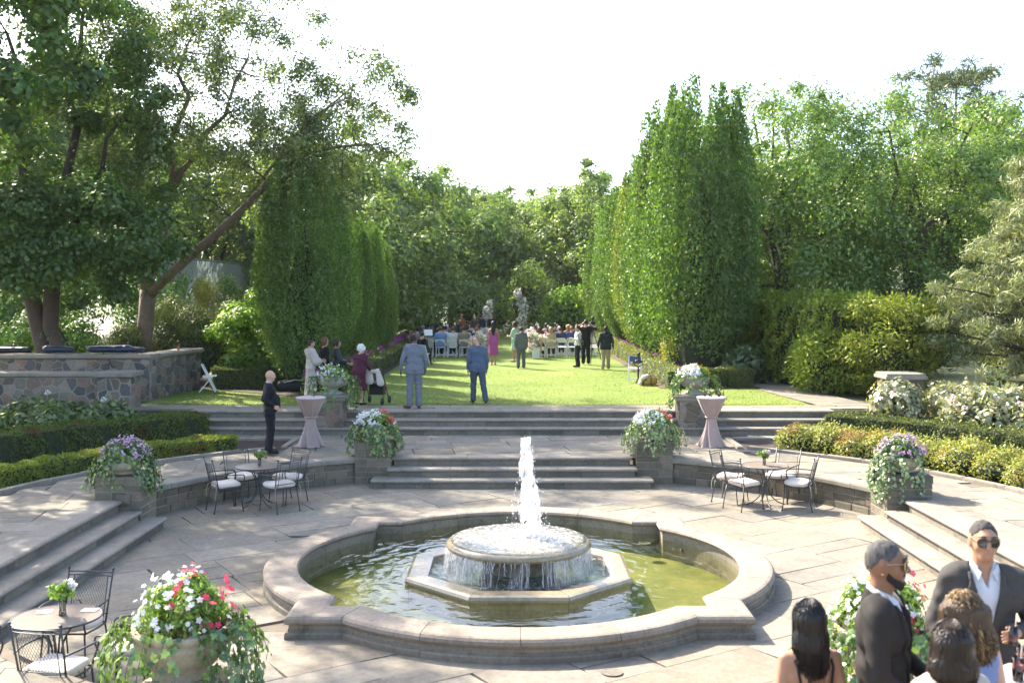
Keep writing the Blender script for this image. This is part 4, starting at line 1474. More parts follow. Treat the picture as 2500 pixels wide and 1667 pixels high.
# hydrangea borders
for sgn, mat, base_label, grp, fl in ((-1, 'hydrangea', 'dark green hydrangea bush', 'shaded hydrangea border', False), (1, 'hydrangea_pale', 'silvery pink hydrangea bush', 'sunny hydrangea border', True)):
    spots = [(9.4, 24.2), (10.5, 23.5), (11.5, 24.6), (11.6, 22.6), (12.8, 23.4), (12.9, 21.4), (13.9, 22.4), (13.6, 20.2), (14.6, 21.2), (10.6, 25.0)]
    for i, (x, y) in enumerate(spots):
        if sgn > 0 and i == 0: x, y = 9.2, 24.9
        where = ['beside the lawn steps', 'behind the hedge next to the steps', 'against the wall', 'along the hedge', 'in the middle of the border', 'by the picture edge', 'at the back', 'low at the picture edge', 'far back at the picture edge', 'next to the stone pier'][i]
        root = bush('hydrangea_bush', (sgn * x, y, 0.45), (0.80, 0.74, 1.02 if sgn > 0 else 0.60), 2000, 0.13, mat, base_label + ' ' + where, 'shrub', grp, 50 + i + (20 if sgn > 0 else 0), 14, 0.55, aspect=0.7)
        if sgn > 0 or i in (0, 2, 3):
            g = np.random.default_rng(80 + i)
            k = 10 if sgn > 0 else 1
            th = g.uniform(0, 6.28, k)
            c = np.stack([0.62 * np.cos(th) * g.random(k) ** 0.5, 0.62 * np.sin(th) * g.random(k) ** 0.5, 0.80 + 0.28 * g.random(k)], 1)
            pts, nr = clump_points(c, np.full(k, 0.07), 40, 5, 0.8, 0.8)
            link('flower_heads', leaf_cards('hyd_fl', pts, 0.035, nr, 0.9, 0, 0.1, None, 6), M['fl_rose' if sgn > 0 else 'fl_white'], root)['kind'] = 'stuff'

# ---- trees
def wander(p0, p1, n, amp, g):
    p0, p1 = np.array(p0, float), np.array(p1, float)
    out = []
    off = g.normal(size=(n + 1, 3)) * amp * np.linalg.norm(p1 - p0)
    off[0] = off[-1] = 0
    for i in range(n + 1):
        t = i / n
        q = p0 + (p1 - p0) * t + off[i] * math.sin(math.pi * t)
        out.append(q)
    return out

def build_tree(name, loc, limbs, clumps, radii, per, leaf, mat, bark, label, group=None, seed=1, shell=0.35, flat=0.8, aspect=0.55, twig_r=0.03, rise=0.15, upbias=0.4, sub=5, cat='tree', core=False):
    """limbs: polylines [(points, r0, r1)]; every clump is joined to the nearest limb by a twig"""
    g = np.random.default_rng(seed)
    root = empty(name, loc, 0, label, cat, group)
    tb = MB(); bb = MB()
    nodes, nr = [], []
    for li, (pts, r0, r1) in enumerate(limbs):
        m = len(pts)
        rs = [r0 + (r1 - r0) * (i / (m - 1)) ** 0.8 for i in range(m)]
        tb.tube(pts, rs, 9 if r0 > 0.1 else 6)
        for i in range(m - 1):
            for t in (0, 0.5):
                nodes.append(np.array(pts[i]) * (1 - t) + np.array(pts[i + 1]) * t); nr.append(rs[i])
        nodes.append(np.array(pts[-1])); nr.append(rs[-1])
    clumps = np.asarray(clumps, float)
    order = np.argsort(((clumps[:, None, :] - np.array(nodes)[None]) ** 2).sum(-1).min(1))
    for ci in order:
        c = clumps[ci]
        A = np.array(nodes)
        dv = c - A
        dist = np.linalg.norm(dv, axis=1) + np.maximum(0, -dv[:, 2]) * 0.8
        k = int(dist.argmin())
        d = np.linalg.norm(dv[k])
        if d < 0.15: continue
        mid = (A[k] + c) / 2 + np.array([0, 0, rise * d]) * g.uniform(-0.5, 1) + g.normal(size=3) * 0.06 * d
        r0 = min(nr[k] * 0.75, twig_r * (1 + d * 0.35))
        pts = [tuple(A[k]), tuple((A[k] * 0.4 + mid * 0.6)), tuple(mid * 0.5 + c * 0.5 + g.normal(size=3) * 0.03 * d), tuple(c)]
        bb.tube(pts, [r0, r0 * 0.75, r0 * 0.5, r0 * 0.25], 4, False)
        for q, rq in ((pts[1], r0 * 0.75), (pts[2], r0 * 0.5), (pts[3], r0 * 0.3)):
            nodes.append(np.array(q)); nr.append(max(rq, 0.012))
        for _ in range(sub):     # fine twigs fanning into the leaves
            e = c + g.normal(size=3) * radii[ci] * 0.6
            bb.tube([tuple(c), tuple(e)], [r0 * 0.25 + 0.004, 0.003], 3, False)
    tr = tb.obj('trunk', M[bark], root, True)
    if bb.V: bb.obj('branches', M[bark if bark != 'bark_pale' else 'bark'], root, True)
    pts, nrm = clump_points(clumps, radii, per, seed, shell, flat)
    me = leaf_cards(name + '_leaves', pts, leaf * g.uniform(0.65, 1.3, len(pts)), None, aspect, upbias, 0.2, None, seed)
    cr = link('crown', me, M[mat], root)
    cr['kind'] = 'stuff'
    return root

def blob_clumps(n, center, rad, seed, bottom=-1.0, shellw=0.6, lobes=7, lobe_amp=0.18):
    """clump centres filling an uneven crown"""
    g = np.random.default_rng(seed)
    v = g.normal(size=(n * 3, 3)); v /= np.linalg.norm(v, axis=1, keepdims=True)
    v = v[v[:, 2] > bottom][:n]
    ld = g.normal(size=(lobes, 3)); ld /= np.linalg.norm(ld, axis=1, keepdims=True)
    bulge = 1 + lobe_amp * (np.maximum(0, v @ ld.T) ** 4).max(1) * 2 - lobe_amp * 0.6
    r = (shellw + (1 - shellw) * g.random(len(v)) ** 0.7) * bulge
    inner = g.random(len(v)) < 0.22
    r[inner] *= g.uniform(0.3, 0.8, inner.sum())
    return np.array(center) + v * r[:, None] * np.array(rad)

# columnar hornbeams: plumes of upswept leaves, two crown shapes shared by the rows
def hornbeam_meshes(seed, H=10.2, RAD=1.8, n=52000, size=0.10):
    g = np.random.default_rng(seed)
    plumes = []
    for i in range(34):
        a = g.uniform(0, 2 * math.pi)
        rr = RAD * 0.74 * math.sqrt(g.random())
        top = H * (1.0 - 0.22 * (rr / RAD) ** 1.4) * g.uniform(0.84, 1.03)
        plumes.append((rr * math.cos(a), rr * math.sin(a), g.uniform(0.1, 0.5), top, g.uniform(0.30, 0.56)))
    for i in range(26):
        a = g.uniform(0, 2 * math.pi)
        rr = RAD * g.uniform(0.66, 0.80)
        plumes.append((rr * math.cos(a), rr * math.sin(a), 0.1, H * g.uniform(0.3, 0.85), g.uniform(0.28, 0.52)))
    pts, nrm = [], []
    per = int(n / len(plumes) * 1.7)
    for (px, py, zb, zt, pr) in plumes:
        t = g.random(per) ** 0.85
        z = zb + (zt - zb) * t
        prof = np.sin(np.pi * np.clip(t * 0.86 + 0.14, 0, 1)) ** 0.7 * (1 - 0.25 * t)
        a = g.uniform(0, 2 * math.pi, per)
        r = pr * prof * (0.78 + 0.3 * g.random(per)) + 0.05
        lean = (0.25 + 0.75 * np.clip(t * 2.2, 0, 1))
        bul = 0.70 + 0.42 * np.sin(np.pi * np.clip(z / H * 0.92 + 0.08, 0, 1)) ** 0.8
        x = px * lean * bul + r * np.cos(a); y = py * lean * bul + r * np.sin(a)
        pts.append(np.stack([x, y, z], 1)); nrm.append(np.stack([np.cos(a), np.sin(a), np.full(per, 0.15)], 1))
    pts = np.concatenate(pts); nrm = np.concatenate(nrm)
    rad = np.hypot(pts[:, 0], pts[:, 1])
    keep = (rad > RAD * 0.46 * (1 - (pts[:, 2] / H) ** 2)) 
    pts, nrm = pts[keep], nrm[keep]
    if len(pts) > n:
        i = g.permutation(len(pts))[:n]; pts, nrm = pts[i], nrm[i]
    d = nrm * 0.6 + np.array([0, 0, 1.0])
    leaves = leaf_cards('hornbeam_leaves', pts, size * g.uniform(0.5, 1.5, len(pts)), nrm, 0.6, 0, 0.2, d, seed)
    core = MB()  # solid dark hull added to block light, seen as shade between plumes
    rings = []
    for t in np.linspace(0, 1, 9):
        r = RAD * 0.50 * (math.sin(math.pi * (0.18 + 0.80 * t)) ** 0.7) * (1 - 0.45 * t)
        rings.append([(r * math.cos(a), r * math.sin(a), 0.2 + H * 0.60 * t) for a in np.linspace(0, 2 * math.pi, 11)[:-1]])
    core.loft(rings)
    cm = core.mesh('hornbeam_core')
    tm = MB()
    tm.tube([(0, 0, -0.05), (0, 0, 1.2), (0.05, 0.02, H * 0.5), (0.05, 0, H * 0.72)], [0.2, 0.16, 0.08, 0.02], 8)
    return leaves, cm, tm.mesh('hornbeam_trunk', True)
HB = [hornbeam_meshes(101), hornbeam_meshes(102)]
ordn = ['nearest', 'second', 'third', 'fourth', 'fifth', 'sixth', 'seventh', 'eighth', 'ninth', 'farthest']
def hornbeam(x, y, s, k, rz, label, mat, group):
    root = empty('hornbeam_tree', (x, y, 0.98), rz, label, 'tree', group)
    root.scale = (s[0], s[0], s[1])
    l, c, t = HB[k]
    for nm, me, mt in (('crown', l, mat), ('inner_shade_hull', c, 'core'), ('trunk', t, 'bark')):
        link(nm, me, M[mt], root)
    return root
for i, (x, y, s, h) in enumerate([(6.25, 34.6, 1.08, 1.04), (6.1, 38.6, 1.04, 1.06), (6.15, 42.4, 0.95, 0.97), (6.0, 46.2, 0.95, 0.93), (6.1, 50.0, 0.92, 0.98), (6.0, 53.8, 0.9, 0.90), (6.0, 58.0, 0.92, 0.86), (5.9, 62.5, 0.9, 0.84)]):
    hornbeam(x, y, (s, h), i % 2, i * 1.3, ordn[i] + ' columnar hornbeam in the sunlit row beside the rows of white chairs', 'hornbeam' if i != 3 else 'hornbeam_y', 'columnar hornbeams of the sunlit row')
for i, (x, y, s, h) in enumerate([(-6.15, 30.9, 0.84, 0.74), (-6.05, 34.0, 0.66, 0.64), (-5.95, 37.2, 0.62, 0.62), (-5.9, 40.6, 0.62, 0.60), (-5.9, 44.2, 0.60, 0.58)]):
    hornbeam(x, y, (s, h), (i + 1) % 2, 0.7 + i * 1.9, ordn[i] + ' columnar hornbeam in the dark row behind the magenta flowers', 'hornbeam', 'columnar hornbeams of the shaded row')

# magenta bedding along the shaded hedge, dusky on the sunny side
def bedding(path, w, h, n, mat_l, mat_f, label, seed, nf):
    g = np.random.default_rng(seed)
    (x0, y0), (x1, y1) = path
    root = empty('bedding_flowers', ((x0 + x1) / 2, (y0 + y1) / 2, 1.0), 0, label, 'flowers')
    def pts(k, zb, zt):
        t = g.random(k)
        return np.stack([(t - 0.5) * (x1 - x0) + g.uniform(-w, w, k), (t - 0.5) * (y1 - y0), zb + (zt - zb) * g.random(k)], 1)
    link('foliage', leaf_cards('bl', pts(n, 0.02, h), 0.07, None, 0.6, 0.5, 0.2, None, seed), M[mat_l], root)['kind'] = 'stuff'
    link('blossoms', leaf_cards('bf', pts(nf, h * 0.85, h * 1.25), 0.065, None, 0.9, 0.6, 0.1, None, seed + 1), M[mat_f], root)['kind'] = 'stuff'
bedding(((-5.6, 29.2), (-5.6, 56)), 0.32, 0.55, 9000, 'bedding', 'fl_purple', 'band of magenta bedding flowers along the shaded clipped hedge', 61, 7000)
bedding(((5.6, 33.0), (5.6, 58)), 0.28, 0.42, 7000, 'maple', 'fl_purple', 'dusky purple bedding behind the sunlit clipped hedge', 62, 1800)
bush('golden_shrub', (5.62, 35.2, 1.0), (0.62, 0.6, 1.25), 6000, 0.07, 'lime_shrub', 'small golden conical shrub between the hedge and the hornbeams', seed=70, upright=0.6)
bush('leafy_plant', (7.4, 33.2, 1.0), (0.62, 0.5, 0.95), 900, 0.2, 'hydrangea', 'broad leaved plant in shade behind the short clipped hedges', seed=71, core=0)
bush('low_shrub', (-5.2, 31.0, 1.0), (0.6, 0.45, 0.95), 4500, 0.06, 'yew_bush', 'low dark shrub at the foot of the nearest shaded hornbeam', seed=72)

# bright shrub and yews between wall and lawn
g = np.random.default_rng(75)
cl = blob_clumps(60, (0, 0, 1.45), (1.25, 1.1, 1.4), 76, -0.9, 0.55)
build_tree('bright_shrub', (-8.15, 33.0, 0.98), [([(0, 0, 0), (0.1, 0, 0.7), (0.3, 0.1, 1.7)], 0.05, 0.02), ([(0, 0, 0), (-0.3, 0, 1.2)], 0.04, 0.02)], cl, np.full(len(cl), 0.42), 240, 0.13, 'shrub', 'twig', 'bright green leafy shrub glowing in front of the fence', None, 77, cat='shrub', aspect=0.65)
bush('leafy_plant', (-7.3, 32.4, 1.0), (1.0, 0.6, 0.85), 2600, 0.14, 'shrub', 'low leafy shrub behind the clipped hedge by the hornbeam', seed=78, core=0.5)
for i, (x, y, rx, h, lab) in enumerate([(-10.1, 33.6, 0.9, 2.0, 'upright dark yew in front of the green tennis fence'), (-11.1, 34.2, 1.0, 2.35, 'tallest upright yew below the wire fence'), (-12.1, 32.8, 0.8, 1.5, 'low yew beside the pale tree trunk'), (-9.4, 34.6, 0.9, 2.2, 'upright yew behind the bright green shrub')]):
    bush('yew_bush', (x, y, 1.0), (rx, rx * 0.8, h), 9000, 0.09, 'yew_bush', lab, seed=80 + i, lumps=26, upright=0.9, aspect=0.35)
for i, (x, y, h) in enumerate([(-16.0, 50, 3.6), (-16.0, 54, 3.2), (-15.8, 58, 3.4), (-15.9, 46.5, 2.4), (-15.7, 62, 3.0)]):
    bush('fence_creeper', (x, y, 1.0), (0.5, 1.1, h), 2600, 0.13, 'lime_shrub' if i % 2 else 'shrub', ['tall sunlit creeper on the tennis fence', 'yellowing creeper on the middle of the tennis fence', 'creeper on the far part of the tennis fence', 'low creeper at the near end of the tennis fence', 'last creeper on the tennis fence by the hornbeam'][i], 'creeper', 'creepers on the tennis fence', 90 + i, 14, 0, 0.8)
for i, (x, y) in enumerate([(-14.6, 31.2), (-16.4, 31.6), (-12.9, 30.6), (-18.2, 31.0), (-17.2, 35.5), (-14.9, 35.2), (-19.6, 36.5), (-12.9, 36.2)]):
    bush('understorey_shrub', (x, y, 1.0), (1.0 if i < 4 else 1.5, 0.7, 2.1 if i < 4 else 3.0), 3200 if i < 4 else 4200, 0.10 if i < 4 else 0.14, 'maple', ['dark shrub behind the twin trunks', 'dark shrub at the picture edge behind the wall', 'small dark shrub behind the instrument cases', 'dark shrub beyond the picture edge', 'tall dark shrub left of the twin trunks', 'tall dark shrub between the trunks', 'outermost tall dark shrub at the picture edge', 'tall dark shrub behind the pale trunk'][i], 'shrub', 'dark shrubs behind the fieldstone wall', 100 + i, 12, 0)

# big yews by the side path
def yew_mass(loc, rad, n, mat, label, seed):
    g = np.random.default_rng(seed)
    c = blob_clumps(84, (0, 0, rad[2] * 0.48), (rad[0] * 0.82, rad[1] * 0.82, rad[2] * 0.52), seed, -0.95, 0.75, 9, 0.25)
    c[:, 2] = np.minimum(c[:, 2] * 1.12, rad[2] * 0.90)
    rr = g.uniform(0.32, 0.55, len(c))
    pts, nr = clump_points(c, rr, n // len(c), seed, 0.55, 0.75)
    keep = (pts[:, 2] > 0.05)
    pts, nr = pts[keep], nr[keep]
    root = empty('yew_hedge', loc, 0, label, 'hedge', 'large yews by the side path')
    link('foliage', leaf_cards('yew', pts, 0.14 * g.uniform(0.6, 1.3, len(pts)), None, 0.35, 0.6, 0.2, nr + np.array([0, 0, -0.15]), seed), M[mat], root)['kind'] = 'stuff'
    MB().ball((0, 0, rad[2] * 0.5), (rad[0] * 0.60, rad[1] * 0.60, rad[2] * 0.42), 12, 8).obj('shade_core', M['core'], root)  # dark ball added to fill the yew with shade behind its sprays
    b = MB()
    for k in range(14):
        e = c[g.integers(len(c))]
        b.tube(wander((0.2 * g.normal(), 0.2 * g.normal(), 0), e, 4, 0.06, g), [0.05, 0.04, 0.03, 0.02, 0.012], 5)
    b.obj('branches', M['bark'], root, True)['kind'] = 'stuff'
    return root
yew_mass((10.6, 28.9, 0.98), (1.35, 1.2, 2.75), 20000, 'yew', 'rounded golden yew behind the stone planter', 111)
clipped_hedge('tall_yew_hedge', [(10.15, 29.9), (9.75, 31.5), (9.35, 33.5), (9.25, 39.5)], 1.0, 2.6, 0.98, 'yew_d', 28000, 0.135, 'tall sheared yew hedge along the side path', None, lump=0.13, seed=112)
yew_mass((9.0, 30.2, 0.98), (0.75, 0.8, 1.7), 7000, 'yew_d', 'low bulging yew at the foot of the tall sheared hedge', 113)

# ---- tennis fence
tf = empty('tennis_fence', (-16.4, 40, 1.0), 0, 'tall wire tennis fence with green netting behind the yews', 'fence')
for k in range(9):
    y = 5.6 + k * 2.9
    MB().tube([(0, y, 0), (0, y, 4.6)], 0.04, 6).obj('post', M['galv'], tf)
    if k < 8:
        MB().box((0.03, y + 1.45, 2.5), (0.012, 2.85, 4.1)).obj('net_panel', M['net'], tf)
MB().tube([(0, 5.6, 4.62), (0, 28.8, 4.62)], 0.035, 6).obj('top_rail', M['galv'], tf)
MB().tube([(0, 5.6, 0.35), (0, 28.8, 0.35)], 0.03, 6).obj('bottom_rail', M['galv'], tf)
cf = empty('court_fence', (-22, 46, 1.0), 0, 'low pale rail fence in front of the bright court behind the twin trunks', 'fence')
for k in range(12):
    MB().tube([(-k * 2.2, 0, 0), (-k * 2.2, 0, 1.05)], 0.035, 6).obj('post', M['galv'], cf)
MB().tube([(0, 0, 1.07), (-24.2, 0, 1.07)], 0.04, 6).obj('rail', M['white'], cf)
MB().tube([(0, 0, 0.55), (-24.2, 0, 0.55)], 0.03, 6).obj('rail', M['white'], cf)

# ---- the airy elm over the wall: limbs drawn from the photograph's fork
g = np.random.default_rng(200)
T = (-11.65, 33.0, 0.95)
L = []
L.append((wander((0, 0, 0), (0.15, 0, 3.0), 4, 0.02, g), 0.30, 0.24))
fork = (0.15, 0, 3.0)
L.append((wander(fork, (-0.55, 0.4, 5.2), 4, 0.03, g), 0.20, 0.15))
L.append((wander((-0.55, 0.4, 5.2), (-0.1, 0.8, 9.2), 5, 0.03, g), 0.14, 0.08))
L.append((wander((-0.55, 0.4, 5.2), (-1.3, 0.1, 9.8), 5, 0.03, g), 0.13, 0.06))
L.append((wander(fork, (0.95, -0.2, 6.0), 5, 0.03, g), 0.19, 0.14))
L.append((wander((0.95, -0.2, 6.0), (1.25, 0.3, 10.6), 6, 0.03, g), 0.12, 0.05))
L.append((wander((0.95, -0.2, 6.0), (3.4, -0.4, 10.2), 6, 0.03, g), 0.11, 0.04))
L.append((bez((0.15, 0, 2.8), (1.3, -0.5, 3.9), (3.0, -0.9, 4.9), (4.5, -1.2, 6.6), 8), 0.17, 0.10))
L.append((bez((4.5, -1.2, 6.6), (5.2, -1.3, 7.2), (6.2, -1.3, 7.4), (7.6, -1.4, 7.4), 6), 0.09, 0.03))
L.append((bez((3.0, -0.8, 5.0), (4.0, 0.2, 7.2), (5.2, 0.5, 8.4), (6.6, 0.6, 9.6), 6), 0.08, 0.03))
L.append((bez((4.5, -1.2, 6.6), (4.9, -1.6, 7.6), (5.6, -1.8, 8.3), (6.9, -2.2, 8.7), 5), 0.06, 0.02))
elm_cl = np.concatenate([blob_clumps(120, (0.6, 0, 9.0), (4.9, 4.2, 4.8), 201, -0.75, 0.5),
                         blob_clumps(70, (4.2, -0.8, 6.9), (3.5, 3.0, 2.6), 202, -0.9, 0.45),
                         blob_clumps(80, (1.2, 0, 11.4), (5.2, 3.6, 2.8), 205, -0.9, 0.3),
                         blob_clumps(52, (6.4, -0.6, 8.2), (2.3, 2.2, 2.2), 203, -0.9, 0.5)])
elm_cl = elm_cl[(elm_cl[:, 2] > 5.0) | (elm_cl[:, 0] > 5.0)]
elm = build_tree('elm_tree', T, L, elm_cl, g.uniform(0.55, 1.1, len(elm_cl)), 240, 0.11, 'elm', 'bark_pale', 'tall airy tree with a pale forked trunk and one long reaching limb', None, 204, 0.15, 0.8, 0.5, 0.035)
# dark maple with twin trunks at the left
L = [(wander((0, 0, 0), (-0.5, 0.2, 3.6), 4, 0.03, g), 0.30, 0.22), (wander((0.5, 0, 0), (0.2, 0.2, 4.2), 4, 0.03, g), 0.28, 0.2),
     (wander((-0.5, 0.2, 3.6), (-1.4, 0.6, 10.5), 6, 0.03, g), 0.2, 0.05), (wander((0.2, 0.2, 4.2), (0.9, 0.4, 11), 6, 0.03, g), 0.2, 0.05), (wander((0.2, 0.2, 4.2), (2.6, -0.6, 8), 5, 0.04, g), 0.12, 0.04)]
mcl = np.concatenate([blob_clumps(110, (0.2, 0.2, 8.6), (4.2, 3.8, 4.9), 211, -0.9, 0.55), blob_clumps(60, (1.1, -1.3, 4.4), (3.2, 1.7, 1.7), 212, -0.9, 0.5)])
build_tree('maple_tree', (-13.35, 29.9, 0.95), L, mcl, g.uniform(0.6, 1.05, len(mcl)), 420, 0.122, 'maple', 'bark', 'dark green maple with twin trunks behind the fieldstone wall', None, 213, 0.3, 0.7, 0.8, 0.04)
# a neighbour just outside the picture whose shade falls on the patio
mcl2 = blob_clumps(120, (0, 0, 10.3), (4.6, 4.6, 4.4), 221, -0.8, 0.45)
build_tree('maple_tree', (-14.4, 24.2, 0.4), [(wander((0, 0, 0), (0.2, 0, 5.2), 4, 0.03, g), 0.3, 0.2), (wander((0.2, 0, 5.2), (0.8, 0.3, 13), 5, 0.03, g), 0.18, 0.04), (wander((0.2, 0, 5.2), (-1.8, 0.3, 12), 5, 0.03, g), 0.14, 0.04)], mcl2, g.uniform(0.6, 1.1, len(mcl2)), 170, 0.18, 'maple', 'bark', 'maple at the picture edge that shades the side steps', None, 222, 0.3, 0.7, 0.8, 0.04)

# ---- broad trees right of the hornbeams
def broad(name, loc, H, rad, n, per, leaf, mat, label, seed, group=None, bark='bark', lean=0.0):
    g = np.random.default_rng(seed)
    f = (lean * 0.3, 0, H * 0.22)
    L = [(wander((0, 0, 0), f, 3, 0.03, g), 0.28, 0.22)]
    for k in range(5):
        a = g.uniform(0, 6.28); rr = g.uniform(0.35, 0.7)
        e = (lean + rad[0] * rr * math.cos(a), rad[1] * rr * math.sin(a), H * g.uniform(0.6, 0.88))
        L.append((wander(f, e, 6, 0.05, g), 0.17, 0.04))
    c = blob_clumps(n, (lean, 0, H * 0.53), (rad[0], rad[1], H * 0.42), seed + 1, -0.9, 0.6, 12, 0.10)
    return build_tree(name, loc, L, c, g.uniform(1.0, 1.7, len(c)) * rad[0] / 4.5, per, leaf, mat, bark, label, group, seed + 2, 0.05, 0.8, 0.55, 0.04, sub=3)
broad('garden_tree', (10.6, 41.0, 0.97), 11.6, (4.6, 4.2), 190, 310, 0.15, 'locust', 'fresh green tree with a dark forking trunk behind the tall yews', 231)
broad('garden_tree', (16.2, 42.5, 0.97), 11.6, (5.0, 4.4), 190, 310, 0.155, 'locust', 'broad fresh green tree left of the pale pine', 234)
broad('garden_tree', (12.6, 47.0, 0.97), 9.5, (4.4, 4.0), 100, 300, 0.17, 'forest_d', 'shaded tree standing behind the two fresh green trees', 237)
broad('garden_tree', (19.8, 45.0, 0.97), 9.8, (4.6, 4.0), 110, 330, 0.16, 'forest', 'leafy tree directly behind the pale pine', 251)
# pale pine at the right edge
def pine(loc, H, rad, tiers, mat, label, seed, leaf, per, top_flat=0.0, group=None):
    g = np.random.default_rng(seed)
    L = [(wander((0, 0, 0), (0.2, 0, H * 0.95), 8, 0.01, g), 0.25, 0.05)]
    cl, rr = [], []
    for k in range(tiers):
        t = k / (tiers - 1)
        z = H * (0.16 + 0.8 * t)
        rmax = rad * (1 - t) ** 0.6 * (0.75 + 0.5 * math.sin(math.pi * min(1, t + 0.25))) if not top_flat else rad * (0.5 + 0.5 * math.sin(math.pi * (0.25 + 0.65 * t)))
        m = 7
        for j in range(m):
            a = j * 6.283 / m + k * 0.8 + g.uniform(-0.3, 0.3)
            r1 = rmax * g.uniform(0.75, 1.08)
            e = (r1 * math.cos(a), r1 * math.sin(a), z + 0.16 * r1)
            L.append((wander((0.05, 0, z - 0.2), e, 3, 0.04, g), 0.05, 0.015))
            for q in np.linspace(0.35, 1, 4):
                cl.append((e[0] * q + g.normal() * 0.15, e[1] * q + g.normal() * 0.15, z - 0.2 + (e[2] - z + 0.2) * q + g.normal() * 0.42))
                rr.append(g.uniform(0.45, 0.75) * rad / 3.2)
    return build_tree('pine_tree', loc, L, cl, rr, per, leaf, mat, 'bark', label, group, seed, 0.15, 0.5, 0.16, 0.02, upbias=0.0, sub=0)
pine((13.9, 27.2, 0.98), 6.5, 2.6, 14, 'pine', 'pale grey green pine at the right picture edge', 241, 0.20, 200)
pine((27.0, 64.0, 0.97), 16.5, 5.0, 8, 'pine_far', 'tall dark pine rising behind the broad trees on the right', 242, 0.5, 80, 1.0)
pine((32.5, 62.0, 0.97), 13.0, 4.6, 8, 'pine_far', 'second dark pine at the far right picture edge', 243, 0.5, 70, 1.0)
# ivy clad shrubs below the pine
for i, (x, y) in enumerate([(14.6, 30.5), (15.9, 29.2), (13.2, 33.0), (17.0, 31.5)]):
    bush('thicket_shrub', (x, y, 1.2), (1.1, 0.9, 1.8), 3400, 0.15, 'hydrangea' if i % 2 == 0 else 'locust', ['glossy dark shrub below the pale pine', 'leafy shrub at the picture edge below the pale pine', 'glossy shrub between golden yew and pale pine', 'shrub at the picture edge behind the hydrangeas'][i], 'shrub', 'shrubs below the pale pine', 120 + i, 16, 0.6)

# ---- the wood behind: four shapes shared by many trees
WOOD = []
for k, (H, rx, mat, n) in enumerate([(12.5, 4.2, 'forest', 95), (11.0, 4.6, 'forest_d', 95), (13.0, 3.2, 'forest', 80), (9.0, 4.4, 'forest', 80)]):
    WOOD.append(broad('wood_tree', (0, 0, -200), H, (rx, rx), n, 250, 0.275, mat, 'x', 300 + 7 * k))
spots = [(-9.6, 57, 0, 1.0), (-12.5, 72, 1, 1.0), (-9.0, 60, 2, .82), (-6.6, 68, 1, 1.08), (-4.6, 78, 0, 1.0), (-9, 74, 0, 1.0), (-1.0, 84, 1, 1.0), (2.2, 80, 3, 1.15), (3.4, 90, 0, 1.0), (5.4, 76, 2, 1.0),
         (8.6, 68, 1, .92), (0.8, 96, 0, 1.05), (-3.4, 94, 1, 1.15), (7.2, 92, 0, 1.1), (12, 78, 0, 1.0), (-22.5, 50, 1, 1.15), (-24.5, 56, 0, 1.3), (-20, 66, 1, 1.2), (-30, 62, 1, 1.35), (-15.5, 70, 0, 1.15), (18, 60, 1, 1.05),
         (23, 52, 0, .95), (28, 50, 1, .8), (15.5, 66, 0, 1.0), (-7.2, 52, 3, .9), (-26, 76, 1, 1.3), (-36, 70, 0, 1.3), (10.5, 58, 3, .95)]
for i, (x, y, k, s) in enumerate(spots):
    r_ = WOOD[k] if all(sp[2] != k for sp in spots[:i]) else copy_tree(WOOD[k])
    r_.location = (x, y, 0.95)
    r_.rotation_euler = (0, 0, i * 2.4)
    r_.scale = (s, s, s)
    r_['group'] = 'trees of the surrounding wood'
    zone = lambda q: 0 if abs(q[0]) < 8.9 else (1 if q[0] < 0 else 2)
    mates = sorted([q for q in spots if zone(q) == zone((x, y))], key=lambda q: q[0] / q[1])
    words = ['first', 'second', 'third', 'fourth', 'fifth', 'sixth', 'seventh', 'eighth', 'ninth', 'tenth', 'eleventh', 'twelfth']
    r_['label'] = words[[q[:2] for q in mates].index((x, y))] + ' tree from the left in ' + ['the wood closing the far end of the lawn', 'the dark wood beyond the tennis fence', 'the wood behind the sunlit hornbeams'][zone((x, y))]
    r_['category'] = 'tree'
# thickets at the foot of the wood and round the arch
for i, (x, y, h, mt, lab) in enumerate([(-2.6, 66, 3.2, 'forest', 'pale leafy bush left of the flower arch'), (3.4, 65, 2.6, 'shrub', 'sunlit bush right of the flower arch'), (5.0, 67, 2.4, 'lime_shrub', 'yellow green bush at the end of the sunlit hedge'), (0.9, 68, 4.2, 'forest', 'tall pale bush behind the flower arch'), (-5.6, 63, 2.4, 'forest_d', 'dark bush at the end of the shaded hedge'), (-8, 57, 2.6, 'forest_d', 'dark bush behind the shaded hornbeams'), (-0.9, 72, 3.2, 'forest_d', 'dark bush deep behind the arch'), (2.2, 72, 3.6, 'forest', 'leafy bush deep behind the arch on the right')]):
    bush('wood_edge_bush', (x, y, 0.98), (1.7, 1.4, h), 3200, 0.23, mt, lab, 'shrub', 'bushes at the edge of the wood', 140 + i, 22, 0.5)

# ================================================================== furniture and things
def cushion_mesh(w, d, h, name):
    n = 20; V = []; rings = []
    for (s, z) in [(0.80, 0.0), (0.97, 0.18), (1.0, 0.5), (0.97, 0.8), (0.85, 0.97), (0.5, 1.05), (0.15, 1.07)]:
        ring = []
        for k in range(n):
            a = 2 * math.pi * k / n
            c, si = math.cos(a), math.sin(a)
            e = 0.55
            x = math.copysign(abs(c) ** e, c) * w / 2 * s; y = math.copysign(abs(si) ** e, si) * d / 2 * s
            zz = z * h + (0.010 * math.sin(3 * a + 1) if 0.3 < s < 0.99 else 0)
            ring.append((x, y, zz))
        rings.append(ring)
    return MB().loft(rings).mesh(name, True)

